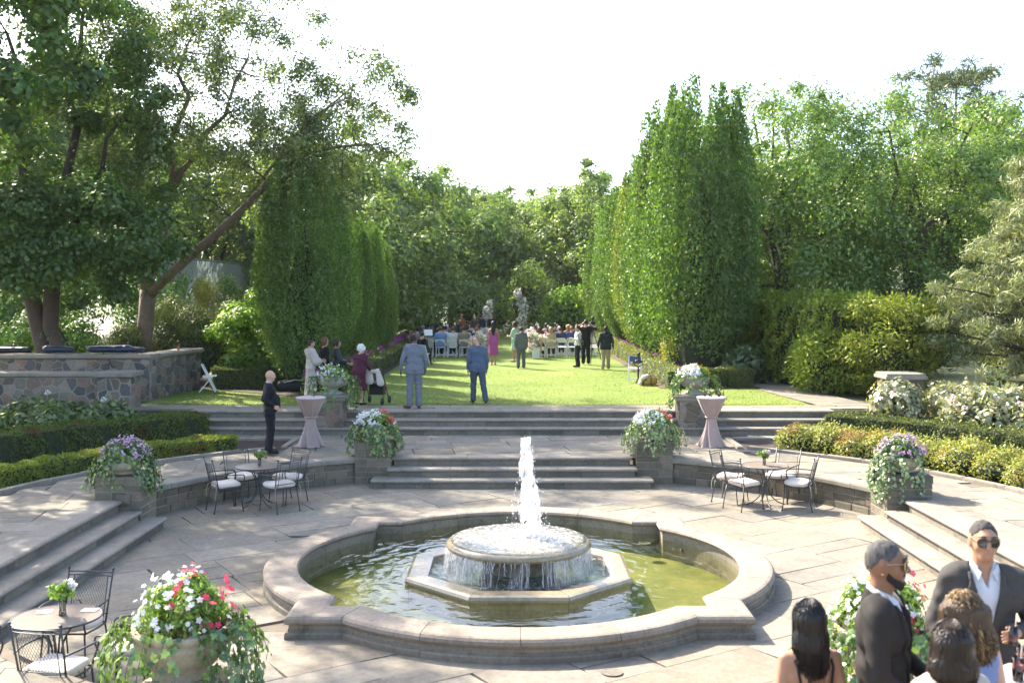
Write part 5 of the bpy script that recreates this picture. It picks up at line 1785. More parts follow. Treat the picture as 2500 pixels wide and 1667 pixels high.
def bistro_chair():
    root = empty('bistro_chair')
    f = MB()
    ring = [(-.235, -.2, .42), (-.25, 0, .42), (-.235, .2, .42), (0, .235, .42), (.235, .2, .42), (.25, 0, .42), (.235, -.2, .42), (0, -.22, .42), (-.235, -.2, .42)]
    f.tube(ring, 0.010, 6)
    f.obj('seat_frame', M['iron'], root, True)
    for s in (-1, 1):
        b = MB().tube([(s * .225, .2, .42), (s * .24, .215, .2), (s * .25, .24, 0.0)], [.011, .010, .009], 6)
        b.lathe([(.018, 0), (.018, .012), (.008, .016)], 8, (s * .25, .24, 0))
        b.obj('leg', M['iron'], root, True)
        b = MB().tube([(s * .22, -.2, .42), (s * .235, -.24, .2), (s * .24, -.28, 0.0)], [.011, .010, .009], 6)
        b.lathe([(.018, 0), (.018, .012), (.008, .016)], 8, (s * .24, -.28, 0))
        b.obj('leg', M['iron'], root, True)
        b = MB().tube([(s * .228, -.2, .42), (s * .24, -.25, .66), (s * .25, -.315, .93)], [.011, .0105, .010], 6)
        b.ball((s * .251, -.318, .945), .017, 8, 6)
        b.obj('back_post', M['iron'], root, True)
        arm = bez((s * .242, -.26, .66), (s * .30, -.1, .665), (s * .31, .10, .67), (s * .275, .235, .645), 7)
        arm += bez((s * .275, .235, .645), (s * .25, .28, .60), (s * .24, .25, .53), (s * .235, .20, .43), 6)[1:]
        MB().tube(arm, 0.010, 6).obj('armrest', M['iron'], root, True)
    def bp(x, z):
        t = (z - .42) / .51
        return (x, -.2 - .115 * t - .035 * (1 - (x / .25) ** 2), z)
    b = MB()
    for z in (.905, .87, .50):
        b.tube([bp(x, z) for x in np.linspace(-.245, .245, 9)], .0075 if z > .88 else .006, 5)
    for x in (-.19, .19):
        b.tube([bp(x, z) for z in np.linspace(.43, .87, 5)], .006, 5)
    b.obj('back_frame', M['iron'], root, True)
    b = MB()      # expanded metal panel
    nd = 15
    for k in range(-nd, nd + 1):
        for sg in (-1, 1):
            pts = []
            for t in np.linspace(0, 1, 7):
                z = .505 + .36 * t
                x = k * .03 + sg * (t - .5) * .20
                if abs(x) <= .19: pts.append(bp(x, z))
            if len(pts) >= 2: b.tube(pts, .0019, 3, False)
    b.obj('mesh_panel', M['iron'], root)
    c = link('cushion', cushion_mesh(.50, .47, .085, 'cushion'), M['cushion'], root, (0, 0.005, .428))
    for s in (-1, 1):
        MB().tube([(s * .235, -.23, .04), (s * .262, -.255, .01), (s * .27, -.27, -.09), (s * .262, -.275, -.18)], .005, 4).obj('tie_cord', M['tie_cord'], c)
    return root

def bistro_table():
    root = empty('bistro_table')
    MB().lathe([(.02, .715), (.40, .715), (.405, .72), (.405, .728), (.02, .731)], 48).obj('table_top', M['tabletop'], root)
    b = MB()
    b.tube([(.41 * math.cos(a), .41 * math.sin(a), .722) for a in np.linspace(0, 2 * math.pi, 49)], .011, 6)
    b.obj('rim', M['iron'], root, True)
    for k in range(4):
        a = math.pi / 4 + k * math.pi / 2
        def q(r, z): return (r * math.cos(a), r * math.sin(a), z)
        pts = bez(q(.22, .71), q(.10, .60), q(.04, .48), q(.045, .36), 6) + bez(q(.045, .36), q(.05, .2), q(.16, .06), q(.36, .012), 8)[1:]
        MB().tube(pts, .010, 6).obj('leg', M['iron'], root, True)
    MB().tube([(.05 * math.cos(a), .05 * math.sin(a), .36) for a in np.linspace(0, 2 * math.pi, 17)], .008, 5).obj('collar', M['iron'], root, True)
    return root

def five_petal(name, r=0.5):
    V = [(0, 0, 0)]; F = []
    for k in range(5):
        a = 2 * math.pi * k / 5
        for da, rr, z in ((-0.55, 0.72, .10), (0, 1.0, .02), (0.55, 0.72, .10)):
            V.append((r * rr * math.cos(a + da), r * rr * math.sin(a + da), z * r))
        b = 1 + 3 * k
        F += [(0, b, b + 1), (0, b + 1, b + 2)]
    return MB().add(V, F).mesh(name)

def posy(loc, label, seed, group='small vases of flowers on the tables', s=1.0):
    g = np.random.default_rng(seed)
    root = empty('flower_vase', loc, 0, label, 'vase', group)
    MB().lathe([(.028, 0), (.032, .005), (.027, .06), (.030, .11), (.040, .15), (.036, .15), (.026, .11), (.023, .06), (.02, .012)], 16).obj('glass', M['glass'], root, True)
    b = MB()
    for k in range(9):
        a = g.uniform(0, 6.28); e = g.uniform(.03, .1)
        b.tube([(.008 * math.cos(a), .008 * math.sin(a), .01), (.015 * math.cos(a), .015 * math.sin(a), .14), (e * math.cos(a), e * math.sin(a), .2 + .07 * g.random())], .0022, 4)
    b.obj('stems', M['ivy'], root)
    c = np.stack([g.normal(0, .045, 9), g.normal(0, .045, 9), g.uniform(.17, .26, 9)], 1)
    pts, nr = clump_points(c, np.full(9, .05), 26, seed, .4, .9)
    link('leaves', leaf_cards('posy', pts, .05 * g.uniform(.6, 1.3, len(pts)), None, .5, .3, .2, None, seed), M['bedding'], root)['kind'] = 'stuff'
    for k in range(3):
        c = np.array([[.035 + .03 * g.normal(), -.02 + .02 * g.normal(), .245 + .02 * g.random()]])
        pts, nr = clump_points(c, [.03], 46, seed + k, .6, .9)
        link('blossom', leaf_cards('rose', pts, .035, nr, .9, 0, .1, None, seed), M['fl_rose' if k < 2 else 'fl_white'], root)
    root.scale = (s, s, s)
    return root

CH0 = bistro_chair(); TB0 = bistro_table()
first = {'c': True, 't': True}
def put_chair(x, y, facing, label, group):
    o = CH0 if first['c'] else copy_tree(CH0)
    first['c'] = False
    o.location = (x, y, 0); o.rotation_euler = (0, 0, facing)
    tag(o, label, 'chair', group)
def put_table(x, y, label):
    o = TB0 if first['t'] else copy_tree(TB0)
    first['t'] = False
    o.location = (x, y, 0); o.rotation_euler = (0, 0, random.random())
    tag(o, label, 'table', 'wrought iron bistro tables')
def face(dx, dy): return math.atan2(-dx, dy)       # chair faces +y
sets = [(-4.60, 18.95, 'shaded bistro set', [(-.50, -.34), (.46, -.36), (-.40, .44), (.44, .42)], ['front chair with its back to the steps', 'front chair nearer the fountain', 'rear chair nearer the steps', 'rear chair nearer the pedestal']),
        (4.62, 19.05, 'sunlit bistro set', [(-.46, -.30), (.52, -.30), (-.56, .34), (.40, .46)], ['front chair nearer the fountain', 'front chair nearer the side steps', 'rear chair nearer the pedestal', 'rear chair against the wall'])]
for (tx, ty, nm, offs, wh) in sets:
    put_table(tx, ty, 'round wrought iron table of the ' + nm)
    for (ox, oy), w in zip(offs, wh):
        put_chair(tx + ox, ty + oy, face(-ox, -oy) + random.uniform(-.12, .12), 'iron armchair of the ' + nm + ', ' + w, 'iron armchairs of the ' + nm)
put_table(-4.42, 10.15, 'round iron table in the left foreground with two white cards')
for (x, y, f, l) in ((-4.52, 10.80, R(172), 'foreground iron armchair on the far side of the table'), (-4.15, 9.52, R(-10), 'foreground iron armchair turned away with mesh back toward the viewer'), (-5.10, 9.85, R(-62), 'foreground iron armchair cut by the left picture edge'), (-3.68, 10.10, R(92), 'foreground iron armchair half hidden behind the big flower urn')):
    put_chair(x, y, f, l, 'iron armchairs in the left foreground')
posy((-4.58, 18.95, .732), 'glass vase of pink roses on the shaded bistro table', 1)
posy((4.60, 19.05, .732), 'glass vase of pink roses on the sunlit bistro table', 2)
posy((-4.38, 10.18, .732), 'glass vase of white and pink flowers on the foreground table', 3, s=1.15)
for k, (x, y, rz) in enumerate(((-4.60, 10.28, .3), (-4.18, 10.34, -.1))):
    tag(MB().box((0, 0, .002), (.15, .11, .003)).obj('place_card', M['paper'], None, loc=(x, y, .733), rz=rz), ['white card left of the vase on the foreground table', 'white card right of the vase on the foreground table'][k], 'card', 'white cards on the foreground table')

# ---- cocktail tables in tied satin
def cocktail(x, y, z, label, seed, rz):
    root = empty('cocktail_table', (x, y, z), rz, label, 'table', 'cocktail tables in tied mauve satin')
    n, m = 120, 46
    g = np.random.default_rng(seed)
    ph = g.uniform(0, 6.28, 6)
    V = []
    for j in range(m + 1):
        t = j / m
        zz = 1.07 * t
        if t < .60:
            u = t / .60
            r = .105 + (.30 - .105) * (1 - u) ** 1.7
            amp = .16 * (1 - u) + .05
        else:
            u = (t - .60) / .40
            r = .105 + (.318 - .105) * u ** .82
            amp = .07 * (1 - u) + .012
        for k in range(n):
            a = 2 * math.pi * k / n
            tw = a + (0.9 * (t - .6) if t < .6 else 0)
            f = 0.6 * math.sin(9 * tw + ph[0]) + 0.5 * math.sin(14 * tw + ph[1]) * (1 if t > .6 else .6) + .35 * math.sin(5 * tw + ph[2]) + .3 * math.sin(23 * tw + ph[3]) * (t > .6)
            rr = r * (1 + amp * f)
            if t < .06: rr += .03 * math.sin(4 * a + ph[4]) * (1 - t / .06)
            V.append((rr * math.cos(a), rr * math.sin(a), zz + (0.012 if j == 0 else 0)))
    F = []
    for j in range(m):
        for k in range(n):
            k2 = (k + 1) % n
            F.append((j * n + k, j * n + k2, (j + 1) * n + k2, (j + 1) * n + k))
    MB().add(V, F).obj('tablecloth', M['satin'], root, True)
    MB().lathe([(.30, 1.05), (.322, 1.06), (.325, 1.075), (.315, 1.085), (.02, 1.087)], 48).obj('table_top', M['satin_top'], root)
    b = MB()
    b.tube([(.118 * math.cos(a), .118 * math.sin(a), .645 + .01 * math.sin(3 * a)) for a in np.linspace(0, 6.283, 25)], .022, 8)
    b.ball((.11, -.06, .645), (.045, .04, .035))
    b.obj('sash', M['satin'], root, True)
    MB().tube([(0, 0, 0), (0, 0, 1.06)], .04, 8).obj('post', M['galv'], root)
    return root
cocktail(-4.42, 22.92, Z_MID, 'mauve draped cocktail table in the shade beside the bald man', 7, 0.4)
cocktail(4.38, 22.95, Z_MID, 'mauve draped cocktail table in the sun with drinks on it', 8, 2.0)

def glass_drink(loc, label, group, fill=.6, h=.12, r=.032, tall=.0):
    root = empty('drink_glass', loc, 0, label, 'glass', group)
    MB().lathe([(r * .85, 0), (r * .9, .004), (r, h), (r - .003, h), (r * .86, .008)], 16).obj('glass', M['glass'], root, True)
    MB().lathe([(r * .8, .008), (r * .92, h * fill), (.002, h * fill + .001)], 14).obj('drink', M['drink'], root)
    MB().tube([(.005, 0, .012), (r * .7, -.004, h + .07 + tall)], .004, 6).obj('drinking_straw', M['straw_paper'], root)
zt = Z_MID + 1.089
for i, (dx, dy) in enumerate(((-.14, .02), (-.01, .12), (.16, -.02))):
    glass_drink((4.38 + dx, 22.95 + dy, zt), ['left glass with a straw on the sunlit cocktail table', 'middle glass with a straw on the sunlit cocktail table', 'right glass with a straw on the sunlit cocktail table'][i], 'drinks on the sunlit cocktail table')
posy((4.37, 22.88, zt), 'small low vase of pink blossoms on the sunlit cocktail table', 11, s=.5)
posy((-4.36, 22.98, zt), 'small low vase of pale blossoms on the shaded cocktail table', 12, s=.6)
tag(MB().box((0, 0, .004), (.09, .09, .008), 0, .002).obj('paper_napkins', M['paper'], None, loc=(4.22, 22.84, zt), rz=.4), 'white paper napkins on the sunlit cocktail table', 'napkins')

# ---- planted urns
LOBED = None
def ivy_leaf_mesh():
    pts = [(0, 0), (.28, -.12), (.52, .10), (.34, .38), (.42, .72), (.16, .72), (0, 1.05), (-.16, .72), (-.42, .72), (-.34, .38), (-.52, .10), (-.28, -.12)]
    V = [(0, .3, .04)] + [(x, y, -.10 * abs(x) - .08 * (y > .9)) for x, y in pts]
    F = [(0, 1 + i, 1 + (i + 1) % 12) for i in range(12)]
    return MB().add(V, F).mesh('ivy_leaf')
IVY = ivy_leaf_mesh()
IVY_S = MB().add([(0, .3, .04), (0, -.05, 0), (.5, .08, -.05), (.4, .7, -.04), (0, 1.05, -.08), (-.4, .7, -.04), (-.5, .08, -.05)], [(0, 1, 2), (0, 2, 3), (0, 3, 4), (0, 4, 5), (0, 5, 6), (0, 6, 1)]).mesh('ivy_leaf_simple')
FIVE = five_petal('flower')
def orient(o, pos, nrm, up, s):
    n = Vector(nrm).normalized(); u = Vector(up); u = (u - n * u.dot(n))
    if u.length < 1e-4: u = Vector((1, 0, 0)).cross(n)
    u.normalize(); x = u.cross(n)
    Mx = Matrix((x, u, n)).transposed().to_4x4()
    o.matrix_local = Matrix.Translation(pos) @ Mx @ Matrix.Scale(s, 4)

def planted_urn(loc, prof, rim_r, rim_z, mats, spec, label, seed, fancy=False, square=None, bowlmat='urn'):
    """urn of lathed stone, soil, leafy dome, blossoms, trailing ivy"""
    g = np.random.default_rng(seed)
    root = empty('flower_urn', loc, 0, label, 'urn', 'stone urns planted with flowers and ivy')
    MB().lathe(prof, 36).obj('bowl', M[bowlmat], root, True)
    if square:
        b = MB()
        b.loft([[(-r, -r, z), (r, -r, z), (r, r, z), (-r, r, z)] for r, z in square])
        b.obj('plinth', M[bowlmat], root)
    MB().lathe([(.02, rim_z - .03), (rim_r * .9, rim_z - .035)], 24).obj('soil', M['soil'], root)
    dr, dh = spec['dome']
    n = spec.get('leaves', 2600)
    k = 26
    v = g.normal(size=(k, 3)); v /= np.linalg.norm(v, axis=1, keepdims=True); v[:, 2] = np.abs(v[:, 2])
    off = np.array(spec.get('off', (0, 0, 0)))
    c = v * np.array([dr * .75, dr * .7, dh * .75]) + np.array([0, 0, rim_z + .02]) + off
    pts, nr = clump_points(c, np.full(k, dr * .34), n // k, seed, .5, .85)
    ls = spec.get('leaf', .05)
    link('foliage', leaf_cards('urn_foliage', pts, ls * g.uniform(.6, 1.3, len(pts)), nr, .5, 0, .2, nr + np.array([0, 0, .3]), seed), M['bedding' if not spec.get('dark') else 'ivy'], root)['kind'] = 'stuff'
    for mat, cnt, fs, sect in spec['flowers']:
        th = g.uniform(sect[0], sect[1], cnt); ph = np.arcsin(np.clip(g.uniform(.05, 1.0, cnt), 0, 1))
        d = np.stack([np.cos(th) * np.cos(ph), np.sin(th) * np.cos(ph), np.sin(ph)], 1)
        p = d * np.array([dr * 1.08, dr * 1.0, dh * 1.06]) * g.uniform(.86, 1.1, cnt)[:, None] + np.array([0, 0, rim_z + .03]) + off
        if fancy:
            for i in range(cnt):
                o = link('blossom', FIVE, M[mat], root)
                orient(o, p[i], d[i] + g.normal(size=3) * .35 + np.array([0, -.25, .3]), g.normal(size=3), fs * 2 * g.uniform(.7, 1.2))
        else:
            m = 5
            q = np.repeat(p, m, 0) + g.normal(size=(cnt * m, 3)) * fs * .35
            link('blossoms', leaf_cards('bls', q, fs * g.uniform(.7, 1.2, len(q)), np.repeat(d, m, 0), .95, 0, .1, None, seed + 3), M[mat], root)['kind'] = 'stuff'
    # ivy
    iv = spec.get('ivy', 26); il = spec.get('ivylen', (.3, .75)); isz = spec.get('ivysize', .055); mat = spec.get('ivymat', 'ivy')
    sb = MB(); P, Nn, U = [], [], []
    for s in range(iv):
        a = g.uniform(0, 6.28)
        if spec.get('bias') is not None and g.random() < .55:
            a = spec['bias'][g.integers(len(spec['bias']))] + g.normal() * .35
        out_ = g.uniform(.04, .16) + spec.get('spread', 0) * g.random()
        ln = g.uniform(*il)
        r0 = rim_r * .85
        def q(r, z, da=0): return np.array([r * math.cos(a + da), r * math.sin(a + da), z])
        da = g.normal() * .15
        path = [q(r0, rim_z), q(rim_r + out_ * .6, rim_z + .03), q(rim_r + out_, rim_z - ln * .35, da * .5), q(rim_r + out_ * 1.15, rim_z - ln * .7, da), q(rim_r + out_ * 1.1 + .03 * g.normal(), rim_z - ln, da * 1.3)]
        sb.tube([tuple(x) for x in path], .003, 3, False)
        m = max(5, int(ln / (isz * .42)))
        for t in np.linspace(.08, 1, m):
            f = t * 4; i = min(3, int(f)); u = f - i
            pp = path[i] * (1 - u) + path[i + 1] * u
            d = np.array([math.cos(a), math.sin(a), .35]) + g.normal(size=3) * .35
            P.append(pp + g.normal(size=3) * isz * .45); Nn.append(d); U.append(np.array([0, 0, -1.0]) + g.normal(size=3) * .6)
    iob = sb.obj('ivy_stems', M['twig'], root)
    P, Nn, U = np.array(P), np.array(Nn), np.array(U)
    if fancy:
        idx = g.permutation(len(P))
        big = idx[:240]
        for i in big:
            o = link('ivy_leaf', IVY, M[mat], root)
            orient(o, P[i], Nn[i], U[i], isz * g.uniform(.75, 1.35))
        rest = idx[240:]
    else:
        rest = np.arange(len(P))
    if len(rest):
        # joined lobed leaves
        lm = IVY if fancy else IVY_S
        base = np.array([v.co for v in lm.vertices]); fc = np.array([list(f.vertices) for f in lm.polygons])
        nn = Nn[rest] / np.linalg.norm(Nn[rest], axis=1, keepdims=True)
        uu = U[rest] - nn * (U[rest] * nn).sum(1, keepdims=True); uu /= np.linalg.norm(uu, axis=1, keepdims=True) + 1e-9
        xx = np.cross(uu, nn)
        sz = isz * g.uniform(.7, 1.3, len(rest))[:, None, None]
        VV = P[rest][:, None, :] + sz * (base[None, :, 0:1] * xx[:, None] + base[None, :, 1:2] * uu[:, None] + base[None, :, 2:3] * nn[:, None])
        FF = fc[None] + (np.arange(len(rest)) * len(base))[:, None, None]
        link('ivy', np_mesh('ivy', VV.reshape(-1, 3), FF.reshape(-1, 3)), M[mat], root)['kind'] = 'stuff'
    return root
squat = [(.17, 0), (.20, .015), (.20, .035), (.17, .05), (.24, .08), (.295, .14), (.305, .19), (.29, .23), (.305, .245), (.305, .265), (.28, .265), (.26, .22)]
mau = {'dome': (.36, .30), 'leaves': 3400, 'leaf': .075, 'dark': True, 'flowers': [('fl_pink', 130, .038, (0, 6.28))], 'ivy': 60, 'ivylen': (.25, .62), 'ivysize': .05, 'spread': .12}
planted_urn((-6.41, 17.34, .872), squat, .30, .26, None, dict(mau, bias=(-.2, 3.3)), 'squat stone urn of mauve flowers on the shaded side pedestal', 401)
planted_urn((6.53, 17.53, .872), squat, .30, .26, None, dict(mau, ivy=40, ivymat='ivy_pale', bias=(3.6, 3.9), ivylen=(.25, .75)), 'squat stone urn of mauve flowers on the sunlit side pedestal', 402)
boxy = [(.21, 0), (.21, .06), (.17, .075), (.22, .11), (.27, .18), (.285, .24), (.27, .27), (.29, .285), (.29, .31), (.25, .31)]
wr = {'dome': (.36, .27), 'leaves': 3000, 'leaf': .055, 'flowers': [('fl_white', 130, .040, (1.7, 5.2)), ('fl_white', 40, .036, (0, 6.28)), ('fl_red', 34, .04, (-.6, 1.3)), ('fl_orange', 10, .04, (-.5, 1.2))], 'ivy': 70, 'ivylen': (.2, .6), 'ivysize': .05, 'spread': .22}
planted_urn((-2.83, 21.56, .832), boxy, .29, .30, None, wr, 'stone urn of white and red flowers on the mossy pedestal by the patio steps', 403)
planted_urn((2.90, 21.56, .852), boxy, .29, .30, None, dict(wr, ivymat='ivy_pale', ivylen=(.2, .55)), 'stone urn of white and red flowers on the sunlit pedestal by the patio steps', 404)
classic = [(.24, 0), (.24, .04), (.20, .06), (.13, .085), (.11, .12), (.13, .14), (.24, .18), (.33, .25), (.365, .32), (.365, .37), (.39, .385), (.39, .41), (.35, .41), (.32, .35)]
whi = {'dome': (.36, .26), 'leaves': 2400, 'leaf': .06, 'flowers': [('fl_white', 60, .045, (1.5, 5.6))], 'ivy': 34, 'ivylen': (.3, .75), 'ivysize': .055, 'spread': .2, 'bias': (0.0, .3, 3.2)}
planted_urn((-4.32, 25.22, 1.426), classic, .37, .40, None, whi, 'grey classical urn of white flowers behind the shaded cocktail table', 405, bowlmat='urn_grey')
planted_urn((4.40, 25.22, 1.426), classic, .37, .40, None, dict(whi, flowers=[('fl_white', 120, .045, (2.2, 5.0)), ('fl_orange', 12, .04, (-.8, .8))], bias=(0, .2, 3.4), ivylen=(.3, .8)), 'classical urn of white flowers behind the sunlit cocktail table', 406, bowlmat='urn_grey')
big = [(.25, .12), (.26, .15), (.24, .19), (.29, .24), (.36, .33), (.40, .42), (.405, .45), (.39, .465), (.40, .48), (.42, .50), (.425, .53), (.41, .55), (.37, .55), (.35, .48)]
sq = [(.31, -.02), (.31, .05), (.29, .065), (.29, .085), (.26, .105), (.26, .125)]
fore = {'dome': (.40, .44), 'leaves': 5600, 'leaf': .05, 'off': (0.02, .02, 0), 'flowers': [('fl_white', 95, .030, (1.4, 5.4)), ('fl_red', 30, .034, (-1.7, 1.2)), ('fl_rose', 26, .03, (0, 6.28))], 'ivy': 44, 'ivylen': (.25, .7), 'ivysize': .06, 'spread': .20, 'bias': (3.2, -.3, 3.7, .1)}
for k, x in enumerate((-2.84, 3.18)):
    p = empty('urn_plinth', (x, 9.0, 0), 0, ['square stone plinth under the big foreground urn on the left', 'square stone plinth under the foreground urn behind the bearded man'][k], 'pedestal', 'plinths of the foreground urns')
    MB().box((0, 0, .19), (.80, .80, .40), 0, .01).obj('base', M['block'], p)
    MB().box((0, 0, .415), (.86, .86, .045), 0, .012).obj('cap_stone', M['slab'], p)
    planted_urn((x, 9.0, .46), big, .41, .54, None, fore, ['big foreground urn of white and crimson flowers on the left', 'foreground urn of white and crimson flowers behind the bearded man'][k], 407 + k, fancy=True, square=sq)

# ---- white folding chairs
def folding_chair():
    root = empty('folding_chair')
    for s in (-1, 1):
        b = MB()
        M4 = Matrix.Translation((s * .205, 0, 0))
        rings = [[(s * .205 + dx, y + dy, z) for dx, dy in ((-.014, -.02), (.014, -.02), (.014, .02), (-.014, .02))] for (y, z) in ((.20, 0), (-.02, .45), (-.19, .80))]
        b.loft(rings).obj('front_leg', M['white'], root)
        rings = [[(s * .178 + dx, y + dy, z) for dx, dy in ((-.012, -.018), (.012, -.018), (.012, .018), (-.012, .018))] for (y, z) in ((-.26, 0), (.10, .44))]
        MB().loft(rings).obj('rear_leg', M['white'], root)
    MB().box((0, .02, .455), (.38, .39, .03), 0, .012).obj('seat', M['white'], root)
    b = MB()
    for (z0, z1) in ((.66, .80),):
        rings = []
        for t in np.linspace(-1, 1, 7):
            x = t * .20
            bow = -.02 * (1 - t * t)
            y0 = -.19 + (z0 - .80) * (-.17 / .35) + bow; y1 = -.19 + (z1 - .80) * (-.17 / .35) + bow
            rings.append([(x, y0, z0), (x, y0 + .016, z0), (x, y1 + .016, z1 + .012 * (1 - t * t)), (x, y1, z1 + .012 * (1 - t * t))])
        b.loft(rings)
    b.obj('backrest', M['white'], root)
    MB().box((0, .135, .12), (.39, .022, .03)).obj('stretcher', M['white'], root)
    MB().box((0, -.20, .10), (.34, .022, .03)).obj('stretcher', M['white'], root)
    return root
FC0 = folding_chair()
fst = [True]
def put_fold(x, y, rz, label, group, z=0.99):
    o = FC0 if fst[0] else copy_tree(FC0)
    fst[0] = False
    o.location = (x, y, z); o.rotation_euler = (0, 0, rz)
    return tag(o, label, 'chair', group)
LX = [-1.62 - .52 * k for k in range(6)]          # left block, from the aisle outward
RX = [1.25 + .49 * k for k in range(6)]
ROWY = [46.6, 48.1, 49.6, 51.1, 52.6, 54.1]
rown = ['last row', 'second last row', 'third last row', 'fourth last row', 'fifth last row', 'front row']
seatn = ['first', 'second', 'third', 'fourth', 'fifth', 'sixth']
for r, y in enumerate(ROWY):
    for side, xs, nm in ((-1, LX, 'musicians side'), (1, RX, 'photographer side')):
        for k, x in enumerate(xs):
            if side < 0 and k == 0 and r == 0: continue
            put_fold(x + random.uniform(-.02, .02), y + random.uniform(-.04, .04), random.uniform(-.05, .05), 'white folding chair, %s from the aisle, %s, %s' % (seatn[k], rown[r], nm), 'white folding chairs of the ceremony')
put_fold(-8.85, 30.5, R(-78), 'lone white folding chair standing open beside the fieldstone wall', None)

# ---- things carried and set down
def sd(name, prims, mat, parent=None, res=.02, k=.02, loc=None, rz=None, **kw):
    return link(name, sdf_mesh(name, prims, res, k, **kw), mat, parent, loc, rz)
ca = empty('cello_case', (-10.85, 28.42, 2.21), .05, 'long dark blue instrument case lying on the fieldstone wall', 'case')
sd('shell', [((-.55, 0, .13), (.35, 0, .13), .15, .19, (1, 1, .6)), ((.35, 0, .12), (.75, 0, .12), .12, .10, (1, 1, .6))], M['bluecase'], ca)
MB().tube([(-.2, -.24, .02), (-.05, -.30, -.05), (.05, -.31, -.30), (.12, -.31, -.34), (.2, -.30, -.28), (.5, -.26, .0)], .018, 6).obj('strap', M['black'], ca)
ca = empty('violin_case', (-12.3, 28.45, 2.21), -.1, 'smaller dark blue violin case left of the long blue case', 'case')
sd('shell', [((-.35, 0, .12), (.30, 0, .12), .15, .10, (1, 1, .75))], M['bluecase'], ca)
MB().tube([(-.08, 0, .22), (-.05, 0, .26), (.05, 0, .26), (.08, 0, .21)], .012, 6).obj('handle', M['black'], ca)
ca = empty('violin_case', (-13.6, 28.45, 2.21), .1, 'black instrument case beside the twin tree trunks on the wall', 'case')
sd('shell', [((-.5, 0, .10), (.4, 0, .10), .14, .12, (1, 1, .7))], M['black'], ca)
MB().tube([(-.08, 0, .18), (-.05, 0, .23), (.05, 0, .23), (.08, 0, .18)], .012, 6).obj('handle', M['blackcloth'], ca)
ca = empty('tote_bag', (-16.0, 28.4, 2.21), 0, 'dark bag on the wall near the left picture edge', 'bag')
sd('body', [((-.3, 0, .1), (.3, 0, .1), .12, .12, (1, 1, .8))], M['blackcloth'], ca)
MB().tube([(-.1, 0, .2), (-.08, 0, .30), (.08, 0, .30), (.1, 0, .2)], .01, 6).obj('handle', M['blackcloth'], ca)
bt = empty('drink_cup', (-9.55, 29.9, 2.21), 0, 'small orange drink cup on the fieldstone wall', 'cup')
MB().lathe([(.03, 0), (.04, .13), (.036, .13), (.028, .01)], 14).obj('cup', M['orangebag'], bt)
MB().tube([(0, 0, .02), (.03, 0, .21)], .004, 5).obj('drinking_straw', M['straw_paper'], bt)
ca = empty('cello_bag', (-6.35, 30.55, 1.0), .15, 'black soft cello bag lying on the grass by the clipped hedge', 'bag')
sd('body', [((-.35, 0, .16), (.25, 0, .17), .17, .19, (1, 1, .95)), ((.25, 0, .16), (.75, .1, .2), .16, .10)], M['blackcloth'], ca)
MB().tube([(-.3, -.15, .26), (0, -.2, .34), (.4, -.14, .3)], .014, 6).obj('strap', M['creambag'], ca)
MB().tube([(.35, .05, .3), (.75, .12, .55)], .012, 6).obj('spike', M['galv'], ca)

wk = empty('rollator_walker', (-3.52, 27.0, 1.0), R(-12), 'black rollator walker with a white cloth in front of the lady in maroon', 'walker')
for sx in (-1, 1):
    f = MB()
    f.tube([(sx * .25, -.30, .9), (sx * .26, -.22, .88), (sx * .26, -.05, .55), (sx * .26, .28, .1)], .014, 6)
    f.tube([(sx * .26, -.02, .5), (sx * .27, -.26, .1)], .014, 6)
    f.obj('side_frame', M['redmetal'], wk, True)
    MB().tube([(sx * .25, -.40, .91), (sx * .25, -.28, .9)], .019, 8).obj('handle', M['black'], wk)
    for y in (.29, -.27):
        w = MB().lathe([(.04, -.018), (.095, -.018), (.10, 0), (.095, .018), (.04, .018)], 18)
        o = w.obj('wheel', M['black'], wk, True); o.location = (sx * .27, y, .10); o.rotation_euler = (0, R(90), 0)
MB().box((0, .02, .53), (.46, .28, .03), 0, .01).obj('seat', M['blackcloth'], wk)
MB().box((0, .12, .36), (.38, .2, .26), 0, .02).obj('basket', M['blackcloth'], wk)
sd('cloth', [((-.14, -.12, .85), (-.12, -.15, .60), .07, .10, (1.2, .5, 1)), ((.12, -.2, .88), (.2, -.2, .56), .05, .09, (1.2, .5, 1)), ((-.14, -.14, .84), (.14, -.2, .86), .05, .05, (1, .8, 1))], M['creambag'], wk)

ms = empty('music_stand', (-3.52, 43.6, 1.0), R(10), 'black music stand with tripod foot in front of the musicians', 'stand')
b = MB().tube([(0, 0, .3), (0, 0, 1.05)], .014, 6)
for k in range(3):
    a = k * 2.094 + .5
    b.tube([(0, 0, .38), (.32 * math.cos(a), .32 * math.sin(a), .01)], .012, 5)
b.obj('tripod', M['black'], ms)
MB().box((0, 0, 0), (.52, .02, .34), 0, .004, Matrix.Translation((0, 0, 1.18)) @ Matrix.Rotation(R(-22), 4, 'X')).obj('desk', M['black'], ms)
MB().box((0.02, -.02, 0), (.36, .004, .27), 0, 0, Matrix.Translation((0, 0, 1.2)) @ Matrix.Rotation(R(-22), 4, 'X')).obj('sheet_music', M['paper'], ms)

